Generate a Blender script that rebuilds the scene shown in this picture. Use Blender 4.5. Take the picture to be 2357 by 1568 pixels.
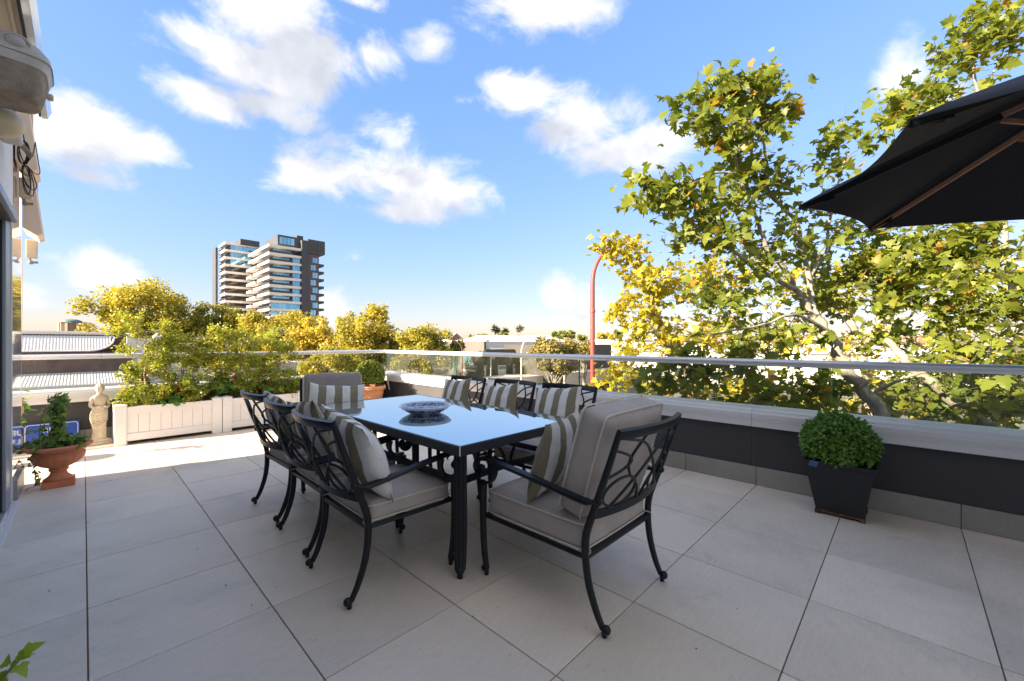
import bpy, math, random
import numpy as np
from mathutils import Vector, Matrix, noise as mnoise

R = math.radians
scene = bpy.context.scene
for o in list(bpy.data.objects):
    bpy.data.objects.remove(o)
COL = scene.collection

# ------------------------------------------------------------------ camera
CAM_H = 1.25
YAW = R(43.807)            # viewing direction measured from +X towards +Y
FPX, PCX, HOR = 946.1, 1178.5, 788.5   # focal length / centre / horizon on a 2357 px wide picture
cam_data = bpy.data.cameras.new('camera')
cam_data.sensor_width = 36.0
cam_data.lens = 36.0 * FPX / 2357.0
cam_data.shift_y = 4.5 / 2357.0
cam_data.clip_start = 0.05
cam_data.clip_end = 6000
cam = bpy.data.objects.new('camera', cam_data)
COL.objects.link(cam)
cam.location = (0, 0, CAM_H)
cam.rotation_euler = (R(90), 0, YAW - R(90))
scene.camera = cam
CC, SS = math.cos(YAW), math.sin(YAW)

# ------------------------------------------------------------------ sun, sky, exposure
SUN_EL = R(22)
SUN_DIR = Vector((-1, 0.23, 0)).normalized()          # horizontal direction towards the sun
sun_vec = Vector((SUN_DIR.x * math.cos(SUN_EL), SUN_DIR.y * math.cos(SUN_EL), math.sin(SUN_EL)))
sd = bpy.data.lights.new('sun', 'SUN')
sd.energy = 2.4
sd.angle = R(0.5)
sd.color = (1.0, 0.83, 0.63)
sun = bpy.data.objects.new('sun', sd)
COL.objects.link(sun)
sun.rotation_euler = sun_vec.to_track_quat('Z', 'Y').to_euler()

scene.view_settings.view_transform = 'Standard'
scene.view_settings.look = 'None'
scene.view_settings.gamma = 1.0
scene.view_settings.use_curve_mapping = False
scene.view_settings.exposure = 3.12

SKY_STRENGTH = 0.15
CLOUDS = [  # picture position of each cloud mass: x, y, half width, half height, fullness
    (640, 50, 190, 110, 1.0), (560, 150, 185, 80, 1.0), (480, 235, 125, 60, 1.0), (450, 90, 100, 60, 0.85), (600, 240, 110, 48, 0.9), (730, 120, 130, 85, 1.0), (850, 125, 85, 45, 0.6), (680, 280, 70, 36, 0.7),
    (215, 310, 190, 78, 1.0), (350, 335, 95, 55, 0.9), (120, 250, 100, 42, 0.8), (210, 405, 90, 36, 0.6),
    (850, 400, 220, 72, 1.0), (720, 395, 105, 58, 0.95), (1020, 455, 140, 48, 0.9), (890, 315, 70, 55, 0.75), (930, 490, 150, 26, 0.8),
    (1215, 225, 105, 52, 0.9), (1330, 285, 125, 85, 1.0), (1430, 350, 170, 55, 0.95), (1160, 190, 60, 30, 0.7),
    (1265, 15, 175, 75, 1.0), (985, 95, 60, 62, 0.55), (820, 0, 80, 26, 0.7), (1060, 230, 45, 22, 0.45),
    (230, 610, 90, 50, 0.95), (290, 640, 60, 30, 0.7), (2075, 165, 85, 72, 0.9), (2150, 240, 90, 60, 0.6),
    (1285, 690, 50, 58, 0.75), (1345, 715, 65, 62, 0.75), (815, 590, 36, 36, 0.45), (780, 715, 50, 42, 0.8), (965, 640, 50, 18, 0.4), (60, 680, 60, 30, 0.6), (120, 590, 80, 25, 0.4),
]


def build_world():
    w = bpy.data.worlds.new('World')
    scene.world = w
    w.use_nodes = True
    nt = w.node_tree
    nt.nodes.clear()
    N, L = nt.nodes.new, nt.links.new
    out = N('ShaderNodeOutputWorld')
    bg = N('ShaderNodeBackground')
    bg.inputs['Strength'].default_value = SKY_STRENGTH
    L(bg.outputs[0], out.inputs[0])
    sky = N('ShaderNodeTexSky')
    sky.sky_type = 'NISHITA'
    sky.sun_disc = False
    sky.sun_elevation = SUN_EL
    sky.sun_rotation = math.atan2(SUN_DIR.x, SUN_DIR.y)
    sky.altitude = 10
    sky.air_density = 1.0
    sky.dust_density = 0.6
    sky.ozone_density = 2.0
    # ---- node group that gives cloud cover for a direction
    g = bpy.data.node_groups.new('cloud_cover', 'ShaderNodeTree')
    g.interface.new_socket('Dir', in_out='INPUT', socket_type='NodeSocketVector')
    g.interface.new_socket('Cover', in_out='OUTPUT', socket_type='NodeSocketFloat')
    gi, go = g.nodes.new('NodeGroupInput'), g.nodes.new('NodeGroupOutput')
    GN, GL = g.nodes.new, g.links.new

    def math_(op, a, b=None, c=None):
        n = GN('ShaderNodeMath')
        n.operation = op
        for i, q in enumerate((a, b, c)):
            if q is None:
                continue
            if isinstance(q, (int, float)):
                n.inputs[i].default_value = q
            else:
                GL(q, n.inputs[i])
        return n.outputs[0]
    sep = GN('ShaderNodeSeparateXYZ')
    GL(gi.outputs[0], sep.inputs[0])
    az = math_('ARCTAN2', sep.outputs[1], sep.outputs[0])
    el = math_('ARCSINE', sep.outputs[2])
    cmb = GN('ShaderNodeCombineXYZ')
    GL(az, cmb.inputs[0])
    GL(el, cmb.inputs[1])
    acc = None
    for (x, y, rx, ry, full) in CLOUDS:
        a = math.atan((x - PCX) / FPX)
        azc = YAW - a
        elc = math.atan((HOR - y) / FPX * math.cos(a))
        ra = rx * math.cos(a) ** 2 / FPX
        re = ry * math.cos(a) * math.cos(elc) ** 2 / FPX
        vm = GN('ShaderNodeVectorMath')
        vm.operation = 'MULTIPLY_ADD'
        GL(cmb.outputs[0], vm.inputs[0])
        vm.inputs[1].default_value = (1 / ra, 1 / re, 0)
        vm.inputs[2].default_value = (-azc / ra, -elc / re, 0)
        ln = GN('ShaderNodeVectorMath')
        ln.operation = 'LENGTH'
        GL(vm.outputs[0], ln.inputs[0])
        v = math_('SUBTRACT', full, math_('MULTIPLY', ln.outputs['Value'], full))
        v = math_('SUBTRACT', v, 0.55 * (1 - full))
        acc = v if acc is None else math_('SMOOTH_MAX', acc, v, 0.18)
    # the unseen rest of the sky carries denser cumulus, thickened to raise the fill light
    big = GN('ShaderNodeTexNoise')
    big.inputs['Scale'].default_value = 2.3
    big.inputs['Detail'].default_value = 3
    GL(gi.outputs[0], big.inputs['Vector'])
    dt = GN('ShaderNodeVectorMath')
    dt.operation = 'DOT_PRODUCT'
    GL(gi.outputs[0], dt.inputs[0])
    dt.inputs[1].default_value = (CC * math.cos(R(18)), SS * math.cos(R(18)), math.sin(R(18)))
    outside = GN('ShaderNodeMapRange')
    outside.inputs['From Min'].default_value = 0.62
    outside.inputs['From Max'].default_value = 0.45
    GL(dt.outputs['Value'], outside.inputs['Value'])
    gen = math_('MULTIPLY_ADD', big.outputs[0], 4.2, -1.6)
    gen = math_('ADD', gen, math_('MULTIPLY_ADD', outside.outputs[0], 3.0, -3.0))
    acc = math_('MAXIMUM', acc, gen)
    acc = math_('MAXIMUM', acc, -1.2)
    acc = math_('MINIMUM', acc, 0.8)
    mp = GN('ShaderNodeMapping')
    mp.inputs['Scale'].default_value = (1, 1, 1.5)
    GL(gi.outputs[0], mp.inputs['Vector'])
    nz = GN('ShaderNodeTexNoise')
    nz.inputs['Scale'].default_value = 6.5
    nz.inputs['Detail'].default_value = 9
    nz.inputs['Roughness'].default_value = 0.62
    nz.inputs['Distortion'].default_value = 0.35
    GL(mp.outputs[0], nz.inputs['Vector'])
    dens = math_('ADD', math_('MULTIPLY', acc, 1.0), math_('MULTIPLY_ADD', nz.outputs[0], 2.7, -1.22))
    mr = GN('ShaderNodeMapRange')
    mr.interpolation_type = 'SMOOTHSTEP'
    mr.inputs['From Min'].default_value = -0.1
    mr.inputs['From Max'].default_value = 0.7
    GL(dens, mr.inputs['Value'])
    GL(mr.outputs[0], go.inputs[0])
    # ---- use the group twice: here, and a little way towards the light, to shade the clouds
    tc = N('ShaderNodeTexCoord')
    nrm = N('ShaderNodeVectorMath')
    nrm.operation = 'NORMALIZE'
    L(tc.outputs['Generated'], nrm.inputs[0])
    g1 = N('ShaderNodeGroup')
    g1.node_tree = g
    L(nrm.outputs[0], g1.inputs[0])
    off = N('ShaderNodeVectorMath')
    off.operation = 'ADD'
    L(nrm.outputs[0], off.inputs[0])
    off.inputs[1].default_value = (-0.035, 0.03, 0.085)
    nr2 = N('ShaderNodeVectorMath')
    nr2.operation = 'NORMALIZE'
    L(off.outputs[0], nr2.inputs[0])
    g2 = N('ShaderNodeGroup')
    g2.node_tree = g
    L(nr2.outputs[0], g2.inputs[0])
    ramp = N('ShaderNodeMix')
    ramp.data_type = 'RGBA'
    cn = N('ShaderNodeTexNoise')
    cn.inputs['Scale'].default_value = 7.5
    cn.inputs['Detail'].default_value = 6
    L(nrm.outputs[0], cn.inputs['Vector'])
    cr = N('ShaderNodeMapRange')
    L(cn.outputs[0], cr.inputs['Value'])
    cr.inputs['From Min'].default_value = 0.34
    cr.inputs['From Max'].default_value = 0.66
    cr.inputs['To Min'].default_value = 0.35
    cr.inputs['To Max'].default_value = 1.25
    cm = N('ShaderNodeMath')
    cm.operation = 'MULTIPLY'
    L(g2.outputs[0], cm.inputs[0])
    L(cr.outputs[0], cm.inputs[1])
    L(cm.outputs[0], ramp.inputs['Factor'])
    ramp.inputs['A'].default_value = (0.90, 0.885, 0.875, 1)     # sunlit side
    ramp.inputs['B'].default_value = (0.56, 0.58, 0.635, 1)    # side turned from the sun
    hue = N('ShaderNodeMix')
    hue.data_type = 'RGBA'
    hue.blend_type = 'MULTIPLY'
    hue.inputs['Factor'].default_value = 1.0
    # the photograph holds the bright horizon back: soften the sky's own contrast
    bw = N('ShaderNodeRGBToBW')
    L(sky.outputs[0], bw.inputs[0])
    pw = N('ShaderNodeMath')
    pw.operation = 'POWER'
    L(bw.outputs[0], pw.inputs[0])
    pw.inputs[1].default_value = -0.5
    sc_ = N('ShaderNodeVectorMath')
    sc_.operation = 'SCALE'
    L(sky.outputs[0], sc_.inputs[0])
    L(pw.outputs[0], sc_.inputs['Scale'])
    L(sc_.outputs[0], hue.inputs['A'])
    hr = N('ShaderNodeMapRange')
    L(bw.outputs[0], hr.inputs['Value'])
    hr.inputs['From Min'].default_value = 1.3
    hr.inputs['From Max'].default_value = 4.5
    hc = N('ShaderNodeMix')
    hc.data_type = 'RGBA'
    L(hr.outputs[0], hc.inputs['Factor'])
    hc.inputs['A'].default_value = (0.285, 0.318, 0.368, 1)
    hc.inputs['B'].default_value = (0.365, 0.318, 0.365, 1)
    L(hc.outputs['Result'], hue.inputs['B'])
    mix = N('ShaderNodeMix')
    mix.data_type = 'RGBA'
    fac = N('ShaderNodeMath')
    fac.operation = 'MULTIPLY'
    fac.inputs[1].default_value = 0.93
    L(g1.outputs[0], fac.inputs[0])
    L(fac.outputs[0], mix.inputs['Factor'])
    L(hue.outputs['Result'], mix.inputs['A'])
    L(ramp.outputs['Result'], mix.inputs['B'])
    L(mix.outputs['Result'], bg.inputs['Color'])
    w.cycles.sampling_method = 'MANUAL'
    w.cycles.sample_map_resolution = 1024


build_world()

# ------------------------------------------------------------------ helpers
cam_r = Vector((SS, -CC, 0))          # sideways direction of the view
toc = Vector((-CC, -SS, 0))           # towards the viewer


def ray(px, py):
    l = (px - PCX) / FPX
    return Vector((CC + l * SS, SS - l * CC, -(py - HOR) / FPX))


def P(px, py, D):
    """place in the world seen at a picture position, D metres ahead of the camera"""
    return Vector((0, 0, CAM_H)) + ray(px, py) * D


def PZ(px, py, z=0.0):
    r = ray(px, py)
    return Vector((0, 0, CAM_H)) + r * ((z - CAM_H) / r.z)


class MB:
    def __init__(s):
        s.v, s.f, s.m = [], [], []

    def add(s, verts, faces, mi=0):
        o = len(s.v)
        s.v.extend(tuple(x) for x in verts)
        s.f.extend(tuple(i + o for i in fc) for fc in faces)
        s.m.extend([mi] * len(faces))
        return s

    def box(s, x0, x1, y0, y1, z0, z1, bev=0.0, mi=0, M=None):
        c = ((x0 + x1) / 2, (y0 + y1) / 2, (z0 + z1) / 2)
        h = ((x1 - x0) / 2, (y1 - y0) / 2, (z1 - z0) / 2)
        vs, fs = [], []
        if bev <= 0:
            for i in range(8):
                vs.append((c[0] + h[0] * (1 if i & 1 else -1), c[1] + h[1] * (1 if i & 2 else -1), c[2] + h[2] * (1 if i & 4 else -1)))
            fs = [(0, 2, 3, 1), (4, 5, 7, 6), (0, 1, 5, 4), (2, 6, 7, 3), (0, 4, 6, 2), (1, 3, 7, 5)]
        else:
            b = min(bev, min(h) * 0.95)
            for i in range(8):
                sg = [(1 if i & (1 << k) else -1) for k in range(3)]
                for ax in range(3):
                    p = [c[k] + sg[k] * (h[k] if k == ax else h[k] - b) for k in range(3)]
                    vs.append(p)

            def id_(i, ax):
                return i * 3 + ax
            for ax in range(3):
                a, b2 = [(1, 2), (2, 0), (0, 1)][ax]
                for sgn in (0, 1):
                    base = (1 << ax) if sgn else 0
                    q = [base, base | (1 << a), base | (1 << a) | (1 << b2), base | (1 << b2)]
                    if not sgn:
                        q = q[::-1]
                    fs.append([id_(i, ax) for i in q])
            for ax in range(3):           # edges parallel to ax
                a, b2 = [(1, 2), (2, 0), (0, 1)][ax]
                for sa in (0, 1):
                    for sb in (0, 1):
                        i0 = (sa << a) | (sb << b2)
                        i1 = i0 | (1 << ax)
                        q = [id_(i0, a), id_(i1, a), id_(i1, b2), id_(i0, b2)]
                        if sa != sb:
                            q = q[::-1]
                        fs.append(q)
            for i in range(8):
                q = [id_(i, 0), id_(i, 1), id_(i, 2)]
                if bin(i).count('1') % 2 == 0:
                    q = q[::-1]
                fs.append(q)
        if M is not None:
            vs = [M @ Vector(p) for p in vs]
        return s.add(vs, fs, mi)

    def sweep(s, pts, prof, up=Vector((0, 0, 1)), scales=None, caps=True, closed=False, mi=0):
        """sweep a closed 2D profile (list of (a,b)) along pts; a = sideways, b = 'up' hint"""
        pts = [Vector(p) for p in pts]
        n, k = len(pts), len(prof)
        vs, fs = [], []
        nrm = None
        for i, p in enumerate(pts):
            if closed:
                t = pts[(i + 1) % n] - pts[i - 1]
            else:
                t = pts[min(i + 1, n - 1)] - pts[max(i - 1, 0)]
            if t.length < 1e-9:
                t = Vector((0, 0, 1))
            t.normalize()
            if nrm is None:
                u = up - t * up.dot(t)
                if u.length < 1e-4:
                    u = Vector((1, 0, 0)) - t * t.x
                    if u.length < 1e-4:
                        u = Vector((0, 1, 0))
                nrm = u.normalized()
            else:
                nrm = (nrm - t * nrm.dot(t))
                nrm = nrm.normalized() if nrm.length > 1e-6 else t.orthogonal().normalized()
            sd_ = t.cross(nrm)
            sc = 1.0 if scales is None else scales[i]
            for (a, b) in prof:
                vs.append(p + sd_ * (a * sc) + nrm * (b * sc))
        m = n if closed else n - 1
        for i in range(m):
            for j in range(k):
                a, b = i * k + j, i * k + (j + 1) % k
                c, d = ((i + 1) % n) * k + (j + 1) % k, ((i + 1) % n) * k + j
                fs.append((a, b, c, d))
        if caps and not closed:
            fs.append(tuple(range(k))[::-1])
            fs.append(tuple((n - 1) * k + j for j in range(k)))
        return s.add(vs, fs, mi)

    def tube(s, pts, r, n=8, up=Vector((0, 0, 1)), caps=True, closed=False, flat=1.0, mi=0):
        prof = [(math.cos(2 * math.pi * i / n), math.sin(2 * math.pi * i / n) * flat) for i in range(n)]
        sc = [r] * len(pts) if isinstance(r, (int, float)) else list(r)
        return s.sweep(pts, prof, up, sc, caps, closed, mi)

    def lathe(s, prof, n=24, c=(0, 0, 0), mi=0, mod=None, close=True):
        vs, fs = [], []
        k = len(prof)
        for i in range(n):
            a = 2 * math.pi * i / n
            for j, (r, z) in enumerate(prof):
                rr = r if mod is None else mod(r, z, a, j)
                vs.append((c[0] + rr * math.cos(a), c[1] + rr * math.sin(a), c[2] + z))
        for i in range(n):
            i2 = (i + 1) % n
            for j in range(k - 1):
                fs.append((i * k + j, i2 * k + j, i2 * k + j + 1, i * k + j + 1))
        if close:
            if prof[0][0] > 1e-5:
                fs.append(tuple(i * k for i in range(n))[::-1])
            if prof[-1][0] > 1e-5:
                fs.append(tuple(i * k + k - 1 for i in range(n)))
        return s.add(vs, fs, mi)

    def ball(s, c, r, nu=10, nv=7, sz=1.0, mi=0):
        prof = [(max(1e-4, r * math.sin(math.pi * j / nv)), -r * sz * math.cos(math.pi * j / nv)) for j in range(nv + 1)]
        return s.lathe(prof, nu, c, mi, close=False)

    def prism(s, poly, axis, a0, a1, mi=0):
        """extrude a polygon (2D) along an axis 0/1/2 from a0 to a1"""
        n = len(poly)

        def pt(p, a):
            if axis == 0:
                return (a, p[0], p[1])
            if axis == 1:
                return (p[0], a, p[1])
            return (p[0], p[1], a)
        vs = [pt(p, a0) for p in poly] + [pt(p, a1) for p in poly]
        fs = [tuple(range(n))[::-1], tuple(range(n, 2 * n))]
        for i in range(n):
            j = (i + 1) % n
            fs.append((i, j, n + j, n + i))
        return s.add(vs, fs, mi)


def spline(pts, n=6):
    """Catmull-Rom through the points"""
    p = [Vector(q) for q in pts]
    p = [p[0] * 2 - p[1]] + p + [p[-1] * 2 - p[-2]]
    out = []
    for i in range(1, len(p) - 2):
        for k in range(n):
            t = k / n
            a, b, c, d = p[i - 1], p[i], p[i + 1], p[i + 2]
            out.append(0.5 * ((2 * b) + (c - a) * t + (2 * a - 5 * b + 4 * c - d) * t * t + (3 * b - a - 3 * c + d) * t ** 3))
    out.append(p[-2])
    return out


def link(name, data, parent=None):
    o = bpy.data.objects.new(name, data)
    COL.objects.link(o)
    if parent is not None:
        o.parent = parent
    return o


def to_mesh(name, mb, mats, smooth=True, ang=38, fix=True):
    me = bpy.data.meshes.new(name)
    me.from_pydata(mb.v, [], mb.f)
    if not isinstance(mats, (list, tuple)):
        mats = [mats]
    for m in mats:
        me.materials.append(m)
    if len(mats) > 1:
        me.polygons.foreach_set('material_index', mb.m)
    if fix and len(mb.f) < 60000:
        import bmesh
        b = bmesh.new()
        b.from_mesh(me)
        bmesh.ops.recalc_face_normals(b, faces=b.faces)
        b.to_mesh(me)
        b.free()
    if smooth:
        me.polygons.foreach_set('use_smooth', [True] * len(me.polygons))
        me.set_sharp_from_angle(angle=R(ang))
    me.update()
    return me


def obj(name, mb, mats, parent=None, smooth=True, ang=38, fix=True, loc=None, rot=None):
    o = link(name, to_mesh(name, mb, mats, smooth, ang, fix), parent)
    if loc is not None:
        o.location = loc
    if rot is not None:
        o.rotation_euler = rot
    return o


def tag(o, label=None, cat=None, group=None, kind=None):
    if label:
        o['label'] = label
    if cat:
        o['category'] = cat
    if group:
        o['group'] = group
    if kind:
        o['kind'] = kind
    return o


def thing(name, label, cat, loc=(0, 0, 0), rz=0.0, group=None):
    o = link(name, None)
    o.empty_display_size = 0.05
    o.location = loc
    o.rotation_euler = (0, 0, rz)
    return tag(o, label, cat, group)


def copy_tree(o, parent=None):
    c = o.copy()
    COL.objects.link(c)
    c.parent = parent
    for ch in list(o.children):
        copy_tree(ch, c)
    return c


# ------------------------------------------------------------------ materials
MATS = {}


class NT:
    def __init__(s, name):
        s.mat = bpy.data.materials.new(name)
        s.mat.use_nodes = True
        s.nt = s.mat.node_tree
        s.bsdf = s.nt.nodes['Principled BSDF']
        s.out = s.nt.nodes['Material Output']
        MATS[name] = s.mat

    def n(s, t, **kw):
        nd = s.nt.nodes.new('ShaderNode' + t)
        for k, v in kw.items():
            setattr(nd, k, v)
        return nd

    def l(s, a, b):
        s.nt.links.new(a, b)

    def set(s, sock, val):
        if isinstance(val, bpy.types.NodeSocket):
            s.l(val, sock)
        else:
            sock.default_value = val

    def math(s, op, a, b=0.0, c=0.0, clamp=False):
        nd = s.n('Math', operation=op, use_clamp=clamp)
        for i, q in enumerate((a, b, c)):
            s.set(nd.inputs[i], q)
        return nd.outputs[0]

    def mix(s, f, a, b, blend='MIX'):
        nd = s.n('Mix', data_type='RGBA', blend_type=blend)
        for k, v in (('Factor', f), ('A', a), ('B', b)):
            if isinstance(v, (tuple, list)) and len(v) == 3:
                v = (*v, 1)
            s.set(nd.inputs[k], v)
        return nd.outputs['Result']

    def coord(s, which='Object', scale=None):
        if which == 'World':
            c = s.n('NewGeometry').outputs['Position']
        else:
            c = s.n('TexCoord').outputs[which]
        if scale is not None:
            m = s.n('Mapping')
            s.l(c, m.inputs[0])
            m.inputs['Scale'].default_value = scale if isinstance(scale, (tuple, list)) else (scale,) * 3
            c = m.outputs[0]
        return c

    def noise(s, co, scale, detail=4, rough=0.55, dist=0.0):
        nd = s.n('TexNoise')
        s.l(co, nd.inputs['Vector'])
        nd.inputs['Scale'].default_value = scale
        nd.inputs['Detail'].default_value = detail
        nd.inputs['Roughness'].default_value = rough
        nd.inputs['Distortion'].default_value = dist
        return nd.outputs[0]

    def ramp(s, f, lo, hi, a=0.0, b=1.0):
        nd = s.n('MapRange')
        s.l(f, nd.inputs['Value'])
        nd.inputs['From Min'].default_value = lo
        nd.inputs['From Max'].default_value = hi
        nd.inputs['To Min'].default_value = a
        nd.inputs['To Max'].default_value = b
        return nd.outputs[0]

    def bump(s, h, strength=0.3, dist=0.01):
        nd = s.n('Bump')
        s.l(h, nd.inputs['Height'])
        nd.inputs['Strength'].default_value = strength
        nd.inputs['Distance'].default_value = dist
        s.l(nd.outputs[0], s.bsdf.inputs['Normal'])

    def base(s, v):
        if isinstance(v, (tuple, list)) and len(v) == 3:
            v = (*v, 1)
        s.set(s.bsdf.inputs['Base Color'], v)

    def pr(s, rough=None, metal=None, spec=None, coat=None):
        if rough is not None:
            s.set(s.bsdf.inputs['Roughness'], rough)
        if metal is not None:
            s.bsdf.inputs['Metallic'].default_value = metal
        if spec is not None:
            s.bsdf.inputs['Specular IOR Level'].default_value = spec
        if coat is not None:
            s.bsdf.inputs['Coat Weight'].default_value = coat


def plain(name, c1, c2=None, scale=3.0, rough=0.6, metal=0.0, spec=0.5, bump=0.0, bscale=40.0, coord='Object', detail=5, fine=0.0):
    """surface with a broad tone variation, optional fine mottling and relief"""
    t = NT(name)
    c2 = c2 or tuple(x * 0.82 for x in c1)
    co = t.coord(coord)
    f = t.ramp(t.noise(co, scale, detail), 0.32, 0.68)
    colr = t.mix(f, c1, c2)
    if fine:
        g = t.ramp(t.noise(co, scale * 23, 3), 0.3, 0.7, 1 - fine, 1 + fine)
        cb = t.n('CombineColor')
        for i in range(3):
            t.l(g, cb.inputs[i])
        colr = t.mix(1.0, colr, cb.outputs[0], 'MULTIPLY')
    t.base(colr)
    t.pr(rough, metal, spec)
    if bump:
        t.bump(t.noise(co, bscale, 4), bump, 0.004)
    return t.mat


def leaf_mat(name, dark, light, third=None, trans=0.4, rough=0.45, gain=1.0):
    """leaf surface; tint attribute (0..1) on the mesh picks the tone of each leaf"""
    t = NT(name)
    at = t.n('Attribute', attribute_name='tint')
    colr = t.mix(t.ramp(at.outputs['Fac'], 0.0, 0.7 if third else 1.0), dark, light)
    if third:
        colr = t.mix(t.ramp(at.outputs['Fac'], 0.72, 1.0), colr, third)
    t.base(colr)
    t.pr(rough, 0, 0.4)
    tr = t.n('BsdfTranslucent')
    t.l(t.mix(1.0, colr, (1.25 * gain, 1.15 * gain, 0.55 * gain), 'MULTIPLY'), tr.inputs[0])
    mx = t.n('MixShader')
    mx.inputs[0].default_value = trans
    t.l(t.bsdf.outputs[0], mx.inputs[1])
    t.l(tr.outputs[0], mx.inputs[2])
    t.l(mx.outputs[0], t.out.inputs[0])
    return t.mat
# ------------------------------------------------------------------ terrace materials


def tile_material(name, c1, c2):
    t = NT(name)
    co = t.coord('World')
    rnd = t.n('ObjectInfo').outputs['Random']
    sh = t.n('CombineXYZ')
    for i, k in enumerate((17.0, 31.0, 0.0)):
        t.l(t.math('MULTIPLY', rnd, k), sh.inputs[i])
    ad = t.n('VectorMath', operation='ADD')
    t.l(co, ad.inputs[0])
    t.l(sh.outputs[0], ad.inputs[1])
    ck = ad.outputs[0]
    broad = t.ramp(t.noise(ck, 2.2, 5, 0.6), 0.3, 0.7)
    colr = t.mix(broad, c1, c2)
    mp = t.n('Mapping')
    t.l(ck, mp.inputs[0])
    mp.inputs['Scale'].default_value = (9, 42, 9)
    streak = t.ramp(t.noise(mp.outputs[0], 1.6, 3), 0.35, 0.75, 0.955, 1.045)
    tone = t.math('MULTIPLY', streak, t.ramp(rnd, 0, 1, 0.90, 1.045))
    fine = t.ramp(t.noise(ck, 210, 2, 0.7), 0.25, 0.75, 0.83, 1.13)
    tone = t.math('MULTIPLY', tone, fine)
    vo = t.n('TexVoronoi', feature='F1')
    t.l(ck, vo.inputs['Vector'])
    vo.inputs['Scale'].default_value = 34
    speck = t.ramp(vo.outputs['Distance'], 0.05, 0.09, 0.62, 1.0)
    spn = t.ramp(t.noise(ck, 9, 2), 0.56, 0.62)
    tone = t.math('MULTIPLY', tone, t.math('ADD', t.math('MULTIPLY', speck, spn), t.math('SUBTRACT', 1.0, spn)))
    stain = t.ramp(t.noise(co, 1.1, 6, 0.62, 0.4), 0.50, 0.74, 1.0, 0.76)
    tone = t.math('MULTIPLY', tone, stain)
    smudge = t.ramp(t.noise(co, 3.4, 7, 0.7, 0.9), 0.615, 0.665, 1.0, 0.90)
    tone = t.math('MULTIPLY', tone, smudge)
    cb = t.n('CombineColor')
    for i in range(3):
        t.l(tone, cb.inputs[i])
    t.base(t.mix(1.0, colr, cb.outputs[0], 'MULTIPLY'))
    t.pr(t.ramp(t.noise(co, 3.0, 4), 0.3, 0.7, 0.36, 0.58), 0, 0.42)
    t.bump(t.noise(ck, 160, 3), 0.12, 0.002)
    return t.mat


M_TILE = tile_material('porcelain_tile', (0.86, 0.73, 0.60), (0.77, 0.665, 0.555))
M_SKIRT = tile_material('skirting_tile', (0.37, 0.345, 0.30), (0.30, 0.285, 0.255))
M_GROUT = plain('grout', (0.20, 0.165, 0.135), (0.30, 0.22, 0.155), 1.3, 0.95)
M_RENDER = plain('dark_render', (0.060, 0.056, 0.058), (0.050, 0.048, 0.052), 1.5, 0.75, bump=0.25, bscale=180, coord='World')
M_CAP = plain('pale_coping_metal', (0.72, 0.70, 0.69), (0.64, 0.625, 0.62), 1.2, 0.42, 0.0, 0.5, coord='World')
M_RAIL = plain('satin_aluminium', (0.80, 0.80, 0.80), (0.74, 0.74, 0.75), 2.0, 0.27, 0.45, coord='World')
M_FRAME = plain('grey_blue_aluminium', (0.27, 0.31, 0.37), (0.24, 0.28, 0.34), 2, 0.38, 0.3, coord='World')
M_SEAL = plain('black_rubber', (0.012, 0.012, 0.013), None, 2, 0.6)
M_WALLW = plain('white_wall_paint', (0.72, 0.72, 0.70), (0.64, 0.64, 0.63), 1.6, 0.6, bump=0.15, bscale=90, coord='World', fine=0.03)
M_GLOSSW = plain('glossy_white_panel', (0.70, 0.73, 0.74), (0.66, 0.70, 0.71), 1.0, 0.06, 0.0, 0.9, coord='World')
M_GLOSSW.node_tree.nodes['Principled BSDF'].inputs['Coat Weight'].default_value = 1.0
M_GLOSSW.node_tree.nodes['Principled BSDF'].inputs['Coat Roughness'].default_value = 0.03
M_BEIGE = plain('beige_painted_metal', (0.62, 0.50, 0.36), (0.54, 0.43, 0.31), 2.0, 0.5, coord='World', fine=0.04)
M_AWN = plain('peach_awning_cloth', (0.86, 0.68, 0.52), (0.80, 0.62, 0.47), 4, 0.85, coord='World')
M_SIREN = plain('weathered_grey_plastic', (0.52, 0.50, 0.49), (0.42, 0.40, 0.38), 9, 0.55, fine=0.06)
M_SIREN2 = plain('dirty_grille_plastic', (0.36, 0.31, 0.26), (0.20, 0.165, 0.12), 14, 0.8, bump=0.8, bscale=260, fine=0.12)
M_DOME = plain('yellowed_plastic', (0.66, 0.55, 0.33), (0.58, 0.50, 0.34), 6, 0.4, fine=0.05)


def glass_material(name, tint, dirt=0.06, refl=1.0):
    t = NT(name)
    tr = t.n('BsdfTransparent')
    tr.inputs[0].default_value = (*tint, 1)
    gl = t.n('BsdfGlossy')
    gl.inputs['Roughness'].default_value = 0.02
    gl.inputs[0].default_value = (1, 1, 1, 1)
    fr = t.n('Fresnel')
    fr.inputs['IOR'].default_value = 1.5
    m1 = t.n('MixShader')
    t.l(t.math('MULTIPLY', fr.outputs[0], refl), m1.inputs[0])
    t.l(tr.outputs[0], m1.inputs[1])
    t.l(gl.outputs[0], m1.inputs[2])
    df = t.n('BsdfDiffuse')
    df.inputs[0].default_value = (0.62, 0.60, 0.56, 1)
    co = t.coord('World', (9, 9, 1.2))
    f = t.ramp(t.noise(co, 2.0, 5, 0.7), 0.35, 0.8, 0.2, 1.6)
    sp = t.ramp(t.noise(t.coord('World'), 75, 2), 0.64, 0.74, 0.0, 1.0)
    m2 = t.n('MixShader')
    t.l(t.math('MULTIPLY', t.math('ADD', f, sp), dirt), m2.inputs[0])
    t.l(m1.outputs[0], m2.inputs[1])
    t.l(df.outputs[0], m2.inputs[2])
    t.l(m2.outputs[0], t.out.inputs[0])
    return t.mat


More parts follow.
